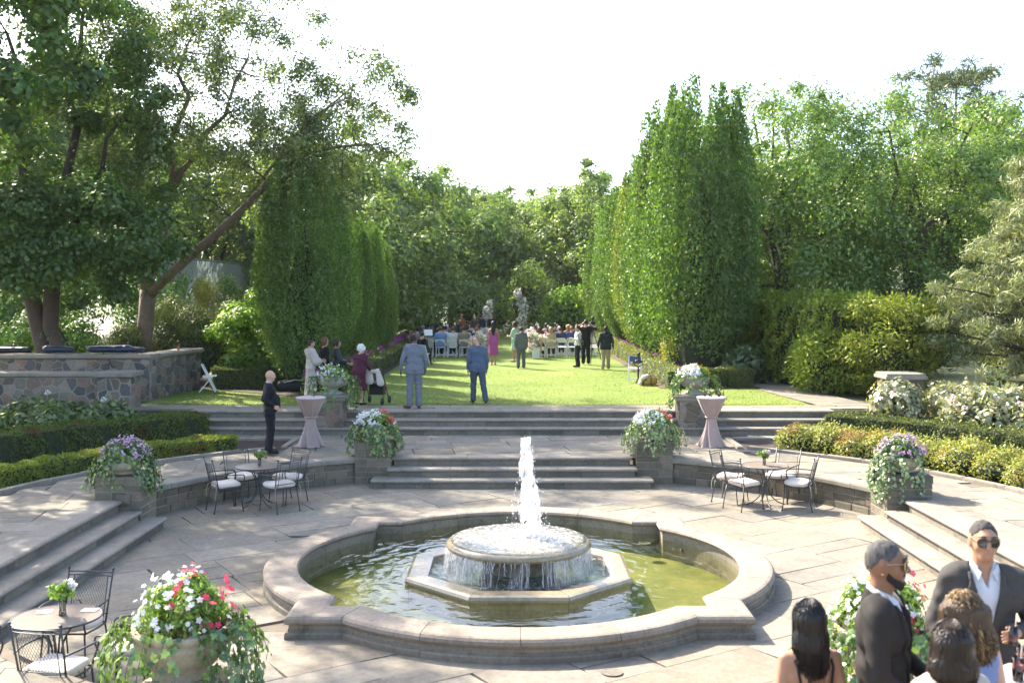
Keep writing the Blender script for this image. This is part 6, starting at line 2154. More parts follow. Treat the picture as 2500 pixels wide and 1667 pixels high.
tp = empty('camera_tripod', (3.28, 42.6, 1.0), 0, 'tall black camera tripod beside the photographer', 'tripod')
for k in range(3):
    a = k * 2.094 + .3
    MB().tube([(.04 * math.cos(a), .04 * math.sin(a), 1.35), (.42 * math.cos(a), .42 * math.sin(a), 0)], [.02, .012], 6).obj('leg', M['black'], tp)
MB().tube([(0, 0, 1.2), (0, 0, 1.5)], .02, 6).obj('column', M['black'], tp)
sd('camera', [((-.06, 0, 1.62), (.06, 0, 1.62), .07, .07, (1, .8, 1)), ((0, .02, 1.62), (0, .2, 1.62), .05, .055), ((0, -.02, 1.72), (.02, .02, 1.86), .04, .06), ((0, 0, 1.5), (0, 0, 1.56), .05, .05)], M['black'], tp, .015)
MB().tube([(0, 0, 1.45), (-.1, -.3, 1.3)], .008, 5).obj('pan_handle', M['black'], tp)

sc = put_fold(3.95, 33.6, R(170), 'white folding chair holding a navy bag beside the sunlit hedge', None)
nb = empty('navy_bag', (3.95, 33.58, 1.0), R(170), 'navy bag with pale patches hung on the white chair by the hedge', 'bag')
MB().box((0, -.14, .70), (.36, .05, .24), 0, .015).obj('body', M['navybag'], nb)
for x in (-.12, .12):
    MB().box((x, -.113, .62), (.07, .008, .045), 0, .002).obj('patch', M['creambag'], nb)
MB().tube([(-.1, -.14, .82), (-.08, -.15, .86), (.08, -.15, .86), (.1, -.14, .82)], .008, 5).obj('handle', M['navybag'], nb)
gm = empty('video_gimbal', (3.98, 32.95, 1.0), 0, 'black video gimbal standing in front of the navy bag', 'camera gear')
b = MB()
for k in range(3):
    a = k * 2.094
    b.tube([(0, 0, .2), (.14 * math.cos(a), .14 * math.sin(a), .01)], .012, 5)
b.tube([(0, 0, .15), (0, 0, .55)], .028, 8)
b.obj('grip', M['black'], gm)
MB().tube([(-.12, 0, .72), (-.13, 0, .6), (0, 0, .54), (.13, 0, .6), (.12, 0, .72)], .02, 6).obj('yoke', M['black'], gm)
sd('camera', [((-.05, 0, .70), (.05, 0, .70), .06, .06), ((0, 0, .8), (.02, 0, .95), .03, .05)], M['black'], gm, .015)
yb = empty('camera_bag', (4.22, 32.45, 1.0), .3, 'tan yellow camera bag with a cream cloth on the grass by the hedge', 'bag')
sd('body', [((-.16, 0, .13), (.18, 0, .13), .14, .14, (1, .8, 1))], M['yellowbag'], yb)
sd('strap', [((-.2, -.1, .02), (-.22, -.12, .14), .025, .025), ((-.22, -.12, .14), (-.1, -.13, .2), .02, .02), ((.05, -.11, .05), (.06, -.12, .25), .015, .015)], M['black'], yb, .012)
sd('cloth', [((-.3, -.05, .06), (-.12, 0, .26), .05, .09, (1, 1, .7)), ((-.12, 0, .26), (-.02, 0, .30), .09, .07, (1, 1, .6))], M['creambag'], yb)
sd('pouch', [((.05, .02, .28), (.17, .03, .24), .05, .05)], M['orangebag'], yb)

# ---- ceremony flowers
def flower_mass(name, loc, centers, radii, per, size, mats, label, seed, group=None, cat='flowers', leafy=True):
    g = np.random.default_rng(seed)
    root = empty(name, loc, 0, label, cat, group)
    if leafy:
        pts, nr = clump_points(centers, np.array(radii) * .95, per, seed, .5, .95)
        link('foliage', leaf_cards('ff', pts[::2], size * 1.2 * g.uniform(.6, 1.3, len(pts[::2])), nr[::2], .5, 0, .2, None, seed), M['forest'], root)['kind'] = 'stuff'
    for i, (m, f) in enumerate(mats):
        pts, nr = clump_points(centers, radii, max(2, int(per * f)), seed + 5 + i, .8, .95)
        link('blossoms', leaf_cards('fb', pts, size * g.uniform(.7, 1.4, len(pts)), nr, .95, 0, .1, None, seed + i), M[m], root)['kind'] = 'stuff'
    return root
g = np.random.default_rng(500)
ta = np.linspace(0, 1, 22)
cL = np.stack([-1.05 + .25 * ta ** 2 + .55 * np.maximum(0, ta - .7), 0 * ta, .25 + 1.9 * ta], 1) + g.normal(size=(22, 3)) * .06
cR = np.stack([1.05 - .1 * ta - .9 * np.maximum(0, ta - .72), 0 * ta, .25 + 2.7 * ta - .2 * np.maximum(0, ta - .8)], 1) + g.normal(size=(22, 3)) * .06
A1 = flower_mass('floral_arch', (-0.55, 60.5, 1.0), cL, np.full(22, .18), 44, .14, [('fl_white', .5), ('fl_rose', .3)], 'shorter flower covered half of the ceremony arch', 501, 'two halves of the ceremony flower arch', 'arch')
A2 = flower_mass('floral_arch', (-0.40, 60.5, 1.0), cR, np.full(22, .21), 46, .14, [('fl_white', .5), ('fl_rose', .3)], 'taller flower covered half of the ceremony arch', 502, 'two halves of the ceremony flower arch', 'arch')
for Ax, cc in ((A1, cL), (A2, cR)):
    MB().tube([(cc[0][0], 0, 0)] + [tuple(p) for p in cc[::3]], .03, 6).obj('frame', M['galv'], Ax)
for x, y, lab, sg in ((-1.55, 45.4, 'peach flower arrangement at the rear end of the aisle, musicians side', -1), (-1.15, 50.5, 'peach flower arrangement halfway down the aisle, musicians side', -1), (1.05, 45.6, 'pale flower arrangement at the rear end of the aisle, photographer side', 1), (0.95, 50.0, 'pink flower arrangement halfway down the aisle, photographer side', 1)):
    c = np.stack([g.normal(0, .16, 12), g.normal(0, .14, 12), .35 + .75 * g.random(12)], 1)
    fm = flower_mass('aisle_flowers', (x, y, 1.0), c, np.full(12, .17), 60, .10, [('fl_peach', .8), ('fl_white', .5)], lab, int(503 + x * 10), 'flower arrangements along the aisle')
    MB().box((0, 0, .25), (.32, .32, .5), 0, .01).obj('stand', M['white'], fm)

# ================================================================== people
STAND = dict(pel=(0, 0, .95), wst=(0, 0, 1.10), chs=(0, -.005, 1.30), upc=(0, -.01, 1.392), nk0=(0, -.02, 1.44), nk1=(0, .0, 1.55), hd=(0, .018, 1.625),
             hipL=(-.09, 0, .92), hipR=(.09, 0, .92), knL=(-.10, .02, .50), knR=(.10, .02, .50), anL=(-.105, -.02, .09), anR=(.105, -.02, .09), toL=(-.125, .15, .035), toR=(.125, .15, .035),
             shL=(-.185, -.01, 1.40), shR=(.185, -.01, 1.40), elL=(-.245, -.04, 1.13), elR=(.245, -.04, 1.13), wrL=(-.25, .04, .88), wrR=(.25, .04, .88))
def wrinkle(a=.004):
    return lambda X, Y, Z: 1.6 * a * np.sin(Z * 27 + 2.2 * np.sin(X * 9 + 1) + Y * 14) * np.clip(np.sin(X * 11 + Z * 7 + Y * 5) + .2, 0, 1) + a * np.sin(Z * 41 + X * 13 + Y * 9) * np.sin(X * 23 - Z * 17 + Y * 19) + a * .6 * np.sin(Z * 83 + X * 31) * np.sin(Y * 47 + Z * 22)

def lean(J, keys, ang, piv):
    """tilt the upper body forward about the hips"""
    c, s = math.cos(ang), math.sin(ang)
    for k in keys:
        x, y, z = J[k]
        dy, dz = y - piv[1], z - piv[2]
        J[k] = (x, piv[1] + dy * c + dz * s, piv[2] - dy * s + dz * c)
UP = ['wst', 'chs', 'upc', 'nk0', 'nk1', 'hd', 'shL', 'shR', 'elL', 'elR', 'wrL', 'wrR']

def torso(J, f=0.0, wide=1.0, fem=False):
    def two(k, dx, r, fl):
        x, y, z = J[k]
        return ((x - dx * wide, y, z), (x + dx * wide, y, z), r + f, r + f, (1, fl, 1))
    P = [two('pel', .075 if not fem else .085, .115, .92), two('wst', .07 if not fem else .05, .105 if not fem else .095, .9), two('chs', .09 if not fem else .075, .115 if not fem else .105, .88), two('upc', .115 if not fem else .095, .078, .95)]
    x0, y0, z0 = J['pel']; x1, y1, z1 = J['chs']
    P.append(((x0, y0, z0), (x1, y1, z1), .12 + f, .13 + f, (1.05 * wide, .85, 1)))
    return P
def arm(J, s, f=0.0, upto=1.0, fem=False):
    k = .86 if fem else 1.0
    a, b, c = J['sh' + s], J['el' + s], J['wr' + s]
    P = [(a, b, .056 * k + f, .043 * k + f)]
    if upto > .5:
        t = (upto - .5) * 2
        e = tuple(b[i] + (c[i] - b[i]) * t for i in range(3))
        P.append((b, e, .043 * k + f, (.043 - .014 * t) * k + f))
    return P
def leg(J, s, f=0.0, flare=0.0):
    return [(J['hip' + s], J['kn' + s], .088 + f, .058 + f), (J['kn' + s], J['an' + s], .056 + f, .038 + f + flare)]
def foot(J, s, f=0.0):
    a, t = J['an' + s], J['to' + s]
    return [((a[0], a[1] - .025, .04 + f * .5), t, .036 + f, .030 + f, (1, 1, .9)), ((a[0], a[1], a[2]), (a[0], a[1] - .02, .05), .034 + f, .036 + f)]
def head(J, face=True):
    x, y, z = J['hd']
    P = [((x, y - .012, z + .015), (x, y - .005, z + .015), .1, .1, (.76, .92, 1.02)), ((x, y + .03, z - .05), (x, y + .045, z - .075), .055, .042, (1, .95, 1)), (J['nk0'], J['nk1'], .066, .058)]
    if face:
        P += [((x, y + .088, z + .012), (x, y + .108, z - .024), .010, .016), ((x - .022, y + .075, z + .032), (x + .022, y + .075, z + .032), .02, .02),
              ((x - .02, y + .074, z - .062), (x + .02, y + .074, z - .062), .013, .013), ((x - .04, y + .055, z - .02), (x - .04, y + .056, z - .022), .026, .026), ((x + .04, y + .055, z - .02), (x + .04, y + .056, z - .022), .026, .026)]
        for sx in (-1, 1):
            P.append(((x + sx * .079, y - .008, z + .008), (x + sx * .079, y - .006, z - .028), .018, .012, (.5, 1, 1)))
    return P

def hair_prims(J, style, g):
    x, y, z = J['hd']
    cap = [((x, y - .016, z + .024), (x, y - .014, z + .024), .107, .107, (.79, .94, 1.0))]
    if style == 'crop': return [((x, y - .014, z + .018), (x, y - .007, z + .018), .103, .103, (.77, .92, 1.03))], lambda X, Y, Z, D: np.maximum(D + .0012 * np.sin(X * 420) * np.sin(Y * 390 + Z * 310), .006 * np.sin(X * 160 + Z * 90) * np.sin(Y * 140) + np.maximum((Y - (y + .052)) - .45 * (Z - (z + .058)), (z + .012) - Z + .5 * np.maximum(0, Y - y + .0) - .75 * np.maximum(0, y - .03 - Y)))
    if style == 'short': return cap, lambda X, Y, Z, D: np.maximum(D, np.maximum((Y - (y + .045)) - .55 * (Z - (z + .055)), (z - .045) - Z + .35 * (Y - y)))
    if style == 'bob':
        P = [((x, y - .02, z + .035), (x, y - .018, z + .03), .118, .118, (.84, .98, 1.0)), ((x, y - .05, z - .02), (x, y - .05, z - .06), .10, .085, (.95, .8, 1))]
        return P, lambda X, Y, Z, D: np.maximum(D, (Y - (y + .04)) - .6 * np.maximum(0, Z - (z + .05)))
    if style == 'long':
        P = [((x, y - .018, z + .032), (x, y - .018, z + .03), .112, .112, (.86, .98, 1.0)), ((x, y - .06, z), (x + .005, y - .105, z - .20), .092, .088, (1.0, .7, 1)), ((x + .005, y - .105, z - .20), (x + .01, y - .12, z - .40), .088, .06, (1.05, .5, 1))]
        return P, lambda X, Y, Z, D: np.maximum(D, (Y - (y + .035)) - .6 * np.maximum(0, Z - (z + .06)))
    if style in ('curly', 'bigcurly'):
        P = [((x, y - .02, z + .03), (x, y - .02, z + .03), .10, .10, (.85, 1, 1))]
        big = style == 'bigcurly'
        for i in range(70 if big else 44):
            v = g.normal(size=3); v /= np.linalg.norm(v)
            if v[1] > .35 and v[2] < .45: v[1] *= -1
            if big:
                zz = z + .05 + v[2] * .10 - (.26 * g.random() if v[2] < .2 else 0)
                p = (x + v[0] * .135, y - .04 + v[1] * .11, zz)
            else:
                p = (x + v[0] * .095, y - .03 + v[1] * .10, z + .03 + v[2] * .10)
            P.append((p, (p[0] + g.normal() * .012, p[1] + g.normal() * .012, p[2] - .03), .034 if big else .028, .024))
        return P, None
    return None, None

def hand_mesh():
    P = [((0, 0, .015), (0, 0, -.03), .026, .03, (.75, 1, 1)), ((0, -.018, -.035), (0, .018, -.035), .024, .024, (.62, 1, 1.2)), ((0, -.022, -.07), (0, .022, -.07), .017, .018, (.65, 1, 1))]
    for i, (yy, ln) in enumerate(((.028, .068), (.010, .078), (-.009, .072), (-.027, .055))):
        a = (0, yy, -.075); b = (-.012, yy * 1.08, -.075 - ln * .5); c = (-.035, yy * 1.05, -.075 - ln * .92)
        P += [(a, b, .0095, .009), (b, c, .009, .0072)]
    P += [((-.004, .022, -.02), (-.016, .048, -.055), .014, .0115), ((-.016, .048, -.055), (-.026, .046, -.09), .0115, .009)]
    return sdf_mesh('hand', P, .0055, .006)
HAND = hand_mesh()
def put_hand(root, J, s, mat, curl=None):
    e, w = Vector(J['el' + s]), Vector(J['wr' + s])
    d = (w - e).normalized()
    z = -d
    inward = Vector((-1, 0, 0)) if s == 'R' else Vector((1, 0, 0))
    x = -(inward - z * inward.dot(z))
    if x.length < .05: x = Vector((0, 0, 1))
    x.normalize()
    y = z.cross(x)
    if s == 'L': y = -y
    Mx = Matrix((x, y, z)).transposed().to_4x4()
    o = link('hand', HAND, mat, root)
    o.matrix_local = Matrix.Translation(w + d * .005) @ Mx
    return o

PC = [0]
def person(label, loc, rz, H, fit, pose=None, lean_a=0.0, res=None, group=None, look=None, fem=False, J0=STAND, wide=1.0, belly=0.0):
    PC[0] += 1
    if res is None: res = .03 if loc[1] > 36 else .023
    g = np.random.default_rng(900 + PC[0])
    J = dict(J0)
    if fem:
        for k in ('shL', 'shR'): J[k] = (J[k][0] * .86, J[k][1], J[k][2])
        for k in ('elL', 'elR', 'wrL', 'wrR'): J[k] = (J[k][0] * .88, J[k][1], J[k][2])
    if pose: J.update(pose)
    if lean_a: lean(J, UP, lean_a, J['pel'])
    if look:
        h = J['hd']; J['hd'] = (h[0] + look[0], h[1] + look[1], h[2] + look[2])
    root = empty('person', loc, rz, label, 'person', group)
    s = H / 1.75
    root.scale = (s, s, s)
    sk = skin(*fit['skin'])
    kind = fit['kind']
    bare_arm = fit.get('sleeve', 1.0)
    # the body, one surface
    P = head(J, True) + torso(J, -.012, wide, fem)
    for sd_ in 'LR':
        P += arm(J, sd_, -.004, 1.0, fem) + leg(J, sd_, -.004) + foot(J, sd_, -.004)
    link('body', sdf_mesh('body', P, max(res, .0125 if not fem else .017), .022), sk, root)
    for sd_ in 'LR':
        put_hand(root, J, sd_, sk)
    cutz = lambda z0: (lambda X, Y, Z, D: np.maximum(D, z0 - Z))
    if kind == 'suit':
        jm, tm, sh = cloth(*fit['jacket']), cloth(*fit['trousers']), cloth(*fit.get('shirt', ('white shirt', (.74, .74, .74))))
        px, py, pz = J['pel']
        P = torso(J, .022, wide * 1.03, False) + [((px - .09, py, pz), (px - .10, py - .005, pz - .12), .122, .130, (1, .9, 1)), ((px + .09, py, pz), (px + .10, py - .005, pz - .12), .122, .130, (1, .9, 1))]
        for sd_ in 'LR': P += arm(J, sd_, .011, .93)
        u = J['upc']
        P += [((u[0] - .15, u[1], u[2] + .020), (u[0] + .15, u[1], u[2] + .020), .05, .05)]
        if belly: P += [((px - .05, J['wst'][1] + belly * .6, pz + .06), (px + .05, J['wst'][1] + belly * .6, pz + .16), .15 + belly * .3, .14 + belly * .3)]
        open_f = fit.get('open')
        n0 = J['nk0']; hem = J['pel'][2] - .155
        def cut(X, Y, Z, D):
            D = np.maximum(D, hem - Z)
            # neck opening
            D = np.maximum(D, .062 - np.sqrt((X - n0[0]) ** 2 + (Y - n0[1] - .012) ** 2 + .15 * (np.minimum(0, Z - n0[2] - .03)) ** 2) - 10 * np.maximum(0, n0[2] + .0 - Z))
            if open_f:
                w = open_f * np.clip((Z - 1.02) / .4, 0, 1)
                ins = np.minimum(np.minimum(w - np.abs(X), Y - .0), Z - 1.02)
                D = np.maximum(D, ins)
            return D
        link('jacket', sdf_mesh('jacket', P, res, .018, cut=cut, disp=wrinkle(.0045)), jm, root)
        nb = J['nk0']
        link('collar', sdf_mesh('collar', [((nb[0], nb[1] + .008, nb[2] - .03), (nb[0], nb[1] + .012, nb[2] + .045), .102, .084)], min(res, .014), .01, cut=lambda X, Y, Z, D: np.maximum(np.maximum(D, .072 - np.sqrt((X - nb[0]) ** 2 + (Y - nb[1] - .012) ** 2)), np.maximum(np.maximum(nb[2] - .02 - Z, Z - nb[2] - .04 + .5 * (Y - nb[1])), (Y - nb[1] - .055) + .3 * (Z - nb[2])))), jm, root)
        if open_f:
            def cutl(X, Y, Z, D):
                w = open_f * np.clip((Z - 1.02) / .4, 0, 1)
                lw = .062 * np.clip((Z - 1.03) / .22, 0, 1) * np.clip((1.435 - Z) / .10, .35, 1)
                reg = np.maximum(np.maximum(w - .004 - np.abs(X), np.abs(X) - w - lw), np.maximum(.02 - Y, 1.03 - Z))
                return np.maximum(np.maximum(D, reg), Z - 1.45)
            link('lapels', sdf_mesh('lapels', [(p[0], p[1], p[2] + .013, p[3] + .013) + tuple(p[4:]) for p in P], res * .8, .035, cut=cutl, disp=wrinkle(.0045)), jm, root)
        Pn = [((J['nk0'][0], J['nk0'][1] + .003, J['nk0'][2] - .02), (J['nk1'][0], J['nk1'][1] - .01, J['nk1'][2] - .055),   .078, .072)]
        zc = J['nk1'][2] - .045
        if open_f: Pn += torso(J, .008, wide * .96, False)
        vneck = fit.get('vneck', 0)
        def cutc(X, Y, Z, D):
            D = np.maximum(D, Z - zc - .35 * (J['nk0'][1] - Y))
            if vneck: D = np.maximum(D, np.minimum(np.minimum(vneck * np.clip((Z - (zc - .15)) / .15, 0, 1.4) - np.abs(X), Y - J['nk0'][1] - .0), Z - (zc - .15)))
            return D
        link('shirt', sdf_mesh('shirt', Pn, min(res, .017), .02, cut=cutc), sh, root)
        P = torso(J, .008, wide)[:1]
        for sd_ in 'LR': P += leg(J, sd_, .022, .016)
        link('trousers', sdf_mesh('trousers', P, max(res, .02), .02, cut=cutz(.045), disp=wrinkle(.005)), tm, root)
    elif kind == 'shirt':
        sh, tm = cloth(*fit['top']), cloth(*fit['trousers'])
        P = torso(J, .014, wide, fem)
        for sd_ in 'LR': P += arm(J, sd_, .012, bare_arm, fem)
        n0 = J['nk0']; hem = J['pel'][2] - fit.get('hem', .06)
        def cut(X, Y, Z, D):
            D = np.maximum(D, hem - Z)
            return np.maximum(D, .06 - np.sqrt((X - n0[0]) ** 2 + (Y - n0[1] - .012) ** 2) - 10 * np.maximum(0, n0[2] - Z))
        link('shirt', sdf_mesh('shirt', P, res, .03, cut=cut, disp=wrinkle(.005)), sh, root)
        P = torso(J, .006, wide)[:1]
        for sd_ in 'LR': P += leg(J, sd_, .022, .016)
        link('trousers', sdf_mesh('trousers', P, max(res, .02), .02, cut=cutz(.045), disp=wrinkle(.005)), tm, root)
    elif kind == 'dress':
        dm = cloth(*fit['dress'])
        P = torso(J, .014, wide, fem)
        hem = fit['hem']; hw = fit.get('flare', .15)
        px, py, pz = J['pel']
        kx = (J['knL'][1] + J['knR'][1]) / 2
        if pz - hem > .02:
            P += [((px - .05, py, pz), (px - .06, (py + kx) / 2, hem), .125, hw, (1, .9, 1)), ((px + .05, py, pz), (px + .06, (py + kx) / 2, hem), .125, hw, (1, .9, 1))]
        if bare_arm > 0:
            for sd_ in 'LR': P += arm(J, sd_, fit.get('sleevefat', .015), bare_arm, fem)
        top = fit.get('strapless')
        n0 = J['nk0']
        def cut(X, Y, Z, D):
            D = np.maximum(D, hem - Z)
            if top: return np.maximum(D, Z - top)
            return np.maximum(D, .066 - np.sqrt((X - n0[0]) ** 2 + (Y - n0[1] - .02) ** 2) - 10 * np.maximum(0, n0[2] - .02 - Z))
        link('dress', sdf_mesh('dress', P, res, .035, cut=cut, disp=wrinkle(fit.get('wr', .004))), dm, root)
    # shoes
    if fit.get('shoes'):
        P = []
        for sd_ in 'LR': P += foot(J, sd_, .008)[:1]
        b = link('shoes', sdf_mesh('shoes', P, .018, .008), cloth(*fit['shoes']), root)
    st, hc = fit['hair']
    hp, hcut = hair_prims(J, st, g)
    if hp:
        link('hair', sdf_mesh('hair', hp, max(.011, min(res, .02)), .018, cut=hcut, disp=lambda X, Y, Z: .003 * np.sin(X * 130 + Z * 20) * np.sin(Y * 110 + Z * 33)), hairm(*hc), root)
    return root, J

BLK = ('black hair', (.012, .011, .011)); DBR = ('dark brown hair', (.035, .022, .015)); AUB = ('auburn hair', (.14, .055, .025)); WHT = ('white hair', (.68, .66, .62)); GRY = ('grey hair', (.20, .20, .20)); BLN = ('blond hair', (.42, .28, .13)); BRN = ('brown hair', (.09, .05, .028)); GIN = ('ginger hair', (.30, .12, .04))
LT = ('light skin', (.55, .33, .23)); MD = ('tan skin', (.40, .22, .13)); DK = ('dark skin', (.11, .055, .035)); OL = ('olive skin', (.47, .28, .18))
SH_BLACK = ('black leather', (.02, .02, .022), .35); SH_BROWN = ('brown leather', (.16, .05, .035), .35)
WSHIRT = ('white shirt', (.72, .72, .73))

# --- standing in the garden
person('bald man in a black suit and glasses standing hands in pockets on the terrace', (-5.10, 21.98, .5), R(-72), 1.74, dict(kind='suit', skin=LT, jacket=('black suit', (.012, .014, .02)), trousers=('black trousers', (.012, .014, .02)), shoes=SH_BLACK, hair=('bald', None)),
       dict(elR=(.25, -.12, 1.14), wrR=(.21, .08, 1.0), elL=(-.25, -.1, 1.14), wrL=(-.2, .09, 1.0)), res=.017, wide=1.2, belly=.09)
person('woman with short dark hair in a long cream kaftan by the grey urn', (-5.42, 28.1, 1.0), R(-62), 1.60, dict(kind='dress', skin=OL, dress=('cream kaftan', (.62, .53, .46)), hem=.04, flare=.20, sleeve=.62, sleevefat=.075, wr=.006, shoes=SH_BLACK, hair=('short', DBR)),
       dict(elL=(-.24, .12, 1.12), wrL=(-.12, .36, 1.13), elR=(.24, .12, 1.12), wrR=(.10, .36, 1.10)), fem=True, res=.017, wide=1.15)
person('auburn haired woman in black behind the woman in the kaftan', (-5.22, 29.1, 1.0), R(-50), 1.62, dict(kind='dress', skin=LT, dress=('black dress', (.015, .015, .017)), hem=.35, sleeve=1.0, shoes=SH_BLACK, hair=('bob', AUB)), fem=True)
person('woman with dark curls in a shiny black pleated blouse', (-4.78, 28.5, 1.0), R(-80), 1.60, dict(kind='dress', skin=MD, dress=('shiny black pleats', (.03, .03, .035), .3), hem=.3, sleeve=.7, sleevefat=.05, wr=.009, shoes=SH_BLACK, hair=('curly', DBR)),
       dict(elR=(.24, .12, 1.10), wrR=(.16, .38, 1.02)), fem=True, wide=1.1)
person('white haired lady in a maroon dress bending over a rollator', (-3.92, 26.75, 1.0), R(-28), 1.56, dict(kind='dress', skin=LT, dress=('maroon dress', (.10, .022, .045)), hem=.42, flare=.17, sleeve=1.0, shoes=SH_BLACK, hair=('curly', WHT)),
       dict(elL=(-.24, .10, 1.12), wrL=(-.16, .34, .98), elR=(.24, .10, 1.12), wrR=(.18, .34, .98)), lean_a=.20, fem=True, res=.017, wide=1.18)
person('tall man in a pale grey suit seen from behind on the landing', (-2.43, 25.98, 1.0), R(6), 1.86, dict(kind='suit', skin=DK, jacket=('pale grey suit', (.19, .21, .25)), trousers=('pale grey trousers', (.19, .21, .25)), shirt=('pale blue shirt', (.55, .60, .66)), shoes=SH_BROWN, hair=('short', BLK)),
       dict(toL=(-.22, .10, .035), elL=(-.28, -.04, 1.13), wrL=(-.31, .02, .88), elR=(.27, -.02, 1.13), wrR=(.26, .10, .90)), lean_a=.05, res=.016, wide=1.12, look=(-.02, .03, -.02))
person('stooping bald man in a slate blue suit walking over the lawn', (-0.90, 27.3, 1.0), R(8), 1.74, dict(kind='suit', skin=OL, jacket=('slate blue suit', (.10, .135, .20)), trousers=('slate blue trousers', (.085, .105, .15)), shoes=SH_BLACK, hair=('bald', None)),
       dict(knR=(.14, -.06, .50), anR=(.19, -.20, .10), toR=(.22, -.05, .035), anL=(-.11, .05, .09), toL=(-.13, .21, .035), knL=(-.10, .08, .50)), lean_a=.17, res=.016, wide=1.12, look=(-.05, .05, -.03))
person('woman with long black hair in a strapless pink dress in the aisle', (-0.74, 41.5, 1.0), R(-3), 1.74, dict(kind='dress', skin=MD, dress=('orchid pink dress', (.50, .10, .38)), hem=.40, flare=.13, sleeve=0, strapless=1.30, hair=('long', BLK), shoes=('beige leather', (.4, .25, .15), .4)),
       dict(anR=(.06, .04, .09), toR=(.07, .2, .035), anL=(-.06, -.1, .10), toL=(-.06, .04, .035)), fem=True, wide=1.05)
person('woman in a mint green dress standing in the aisle with hands together', (0.12, 43.4, 1.0), R(62), 1.66, dict(kind='dress', skin=MD, dress=('mint dress', (.50, .66, .54)), hem=.52, flare=.15, sleeve=.45, hair=('bob', DBR), shoes=('beige leather', (.4, .25, .15), .4)),
       dict(elL=(-.22, .10, 1.12), wrL=(-.08, .30, 1.12), elR=(.22, .10, 1.12), wrR=(.08, .32, 1.10)), fem=True, wide=1.1)
person('man in a mid grey suit walking up the aisle', (0.35, 39.7, 1.0), R(2), 1.58, dict(kind='suit', skin=OL, jacket=('mid grey suit', (.14, .145, .15)), trousers=('mid grey trousers', (.12, .125, .13)), shoes=SH_BLACK, hair=('short', DBR)),
       dict(anL=(-.13, -.16, .10), toL=(-.14, -.01, .04), knL=(-.12, .0, .5)), wide=1.18)
wm, wJ = person('man in a white shirt and sunglasses with a black cross body bag', (2.53, 40.3, 1.0), R(100), 1.62, dict(kind='shirt', skin=OL, top=WSHIRT, trousers=('black trousers', (.012, .014, .02)), hem=.14, shoes=SH_BLACK, hair=('short', BLK)),
       dict(elL=(-.25, .02, 1.13), wrL=(-.12, .24, 1.18), elR=(.25, .02, 1.13), wrR=(.1, .26, 1.16)), wide=1.1)
bagc = empty('cross_body_bag', (2.56, 40.12, 1.0), R(100), 'black cross body bag worn by the man in the white shirt', 'bag')
sd('pouch', [((-.14, -.10, .92), (.06, -.16, .95), .07, .07, (1, .7, 1.2))], M['black'], bagc)
MB().tube([(-.2, -.05, .98), (-.17, .06, 1.2), (.05, .05, 1.36), (.16, -.04, 1.38), (.1, -.13, 1.2), (.02, -.16, 1.0)], .012, 5).obj('strap', M['black'], bagc)
person('photographer in black with both arms raised to his face', (2.97, 42.0, 1.0), R(-5), 1.79, dict(kind='shirt', skin=LT, top=('black t shirt', (.012, .012, .013)), trousers=('black trousers', (.012, .014, .02)), sleeve=.42, shoes=SH_BLACK, hair=('short', DBR)),
       dict(elL=(-.40, .10, 1.40), wrL=(-.13, .20, 1.60), elR=(.40, .10, 1.40), wrR=(.13, .20, 1.60)))
person('man in a navy jacket and khaki trousers walking beside the hedge', (3.52, 39.2, 1.0), R(-4), 1.62, dict(kind='suit', skin=DK, jacket=('navy jacket', (.022, .03, .045)), trousers=('khaki trousers', (.42, .34, .21)), shirt=('navy collar', (.03, .04, .06)), shoes=('tan shoes', (.4, .3, .2), .5), hair=('short', BLK)),
       dict(anL=(-.12, -.12, .10), toL=(-.13, .03, .04), elR=(.28, -.02, 1.12), wrR=(.30, .06, .87), elL=(-.28, -.02, 1.12), wrL=(-.31, .03, .87)), wide=1.2)
for (x, y, rz, fit, lab, fem) in [
    (-2.75, 57.2, 150, dict(kind='dress', skin=MD, dress=('rust dress', (.35, .13, .06)), hem=.3, sleeve=.5, hair=('curly', BRN), shoes=SH_BLACK), 'woman with brown curls in rust standing ahead of the seated guests', True),
    (-2.05, 57.8, 170, dict(kind='dress', skin=MD, dress=('dark print dress', (.10, .08, .10)), hem=.3, sleeve=.8, hair=('long', BLK), shoes=SH_BLACK), 'woman with a white face mask standing beyond the front row', True),
    (-1.75, 58.4, 0, dict(kind='suit', skin=MD, jacket=('navy suit', (.025, .03, .06)), trousers=('navy trousers', (.025, .03, .06)), shoes=SH_BLACK, hair=('short', BLK)), 'man in a navy suit standing beyond the masked woman', False),
    (-1.15, 59.3, 165, dict(kind='suit', skin=LT, jacket=('black suit', (.012, .014, .02)), trousers=('black trousers', (.012, .014, .02)), shoes=SH_BLACK, hair=('short', BRN)), 'man in a dark suit under the shorter half of the flower arch', False)]:
    r_, _ = person(lab, (x, y, 1.0), R(rz), 1.66, fit, fem=fem, res=.03)
    if 'mask' in lab:
        sd('face_mask', [((-.03, .10, 1.585), (.03, .10, 1.585), .035, .035, (1, .6, 1))], M['paper'], r_, .012)

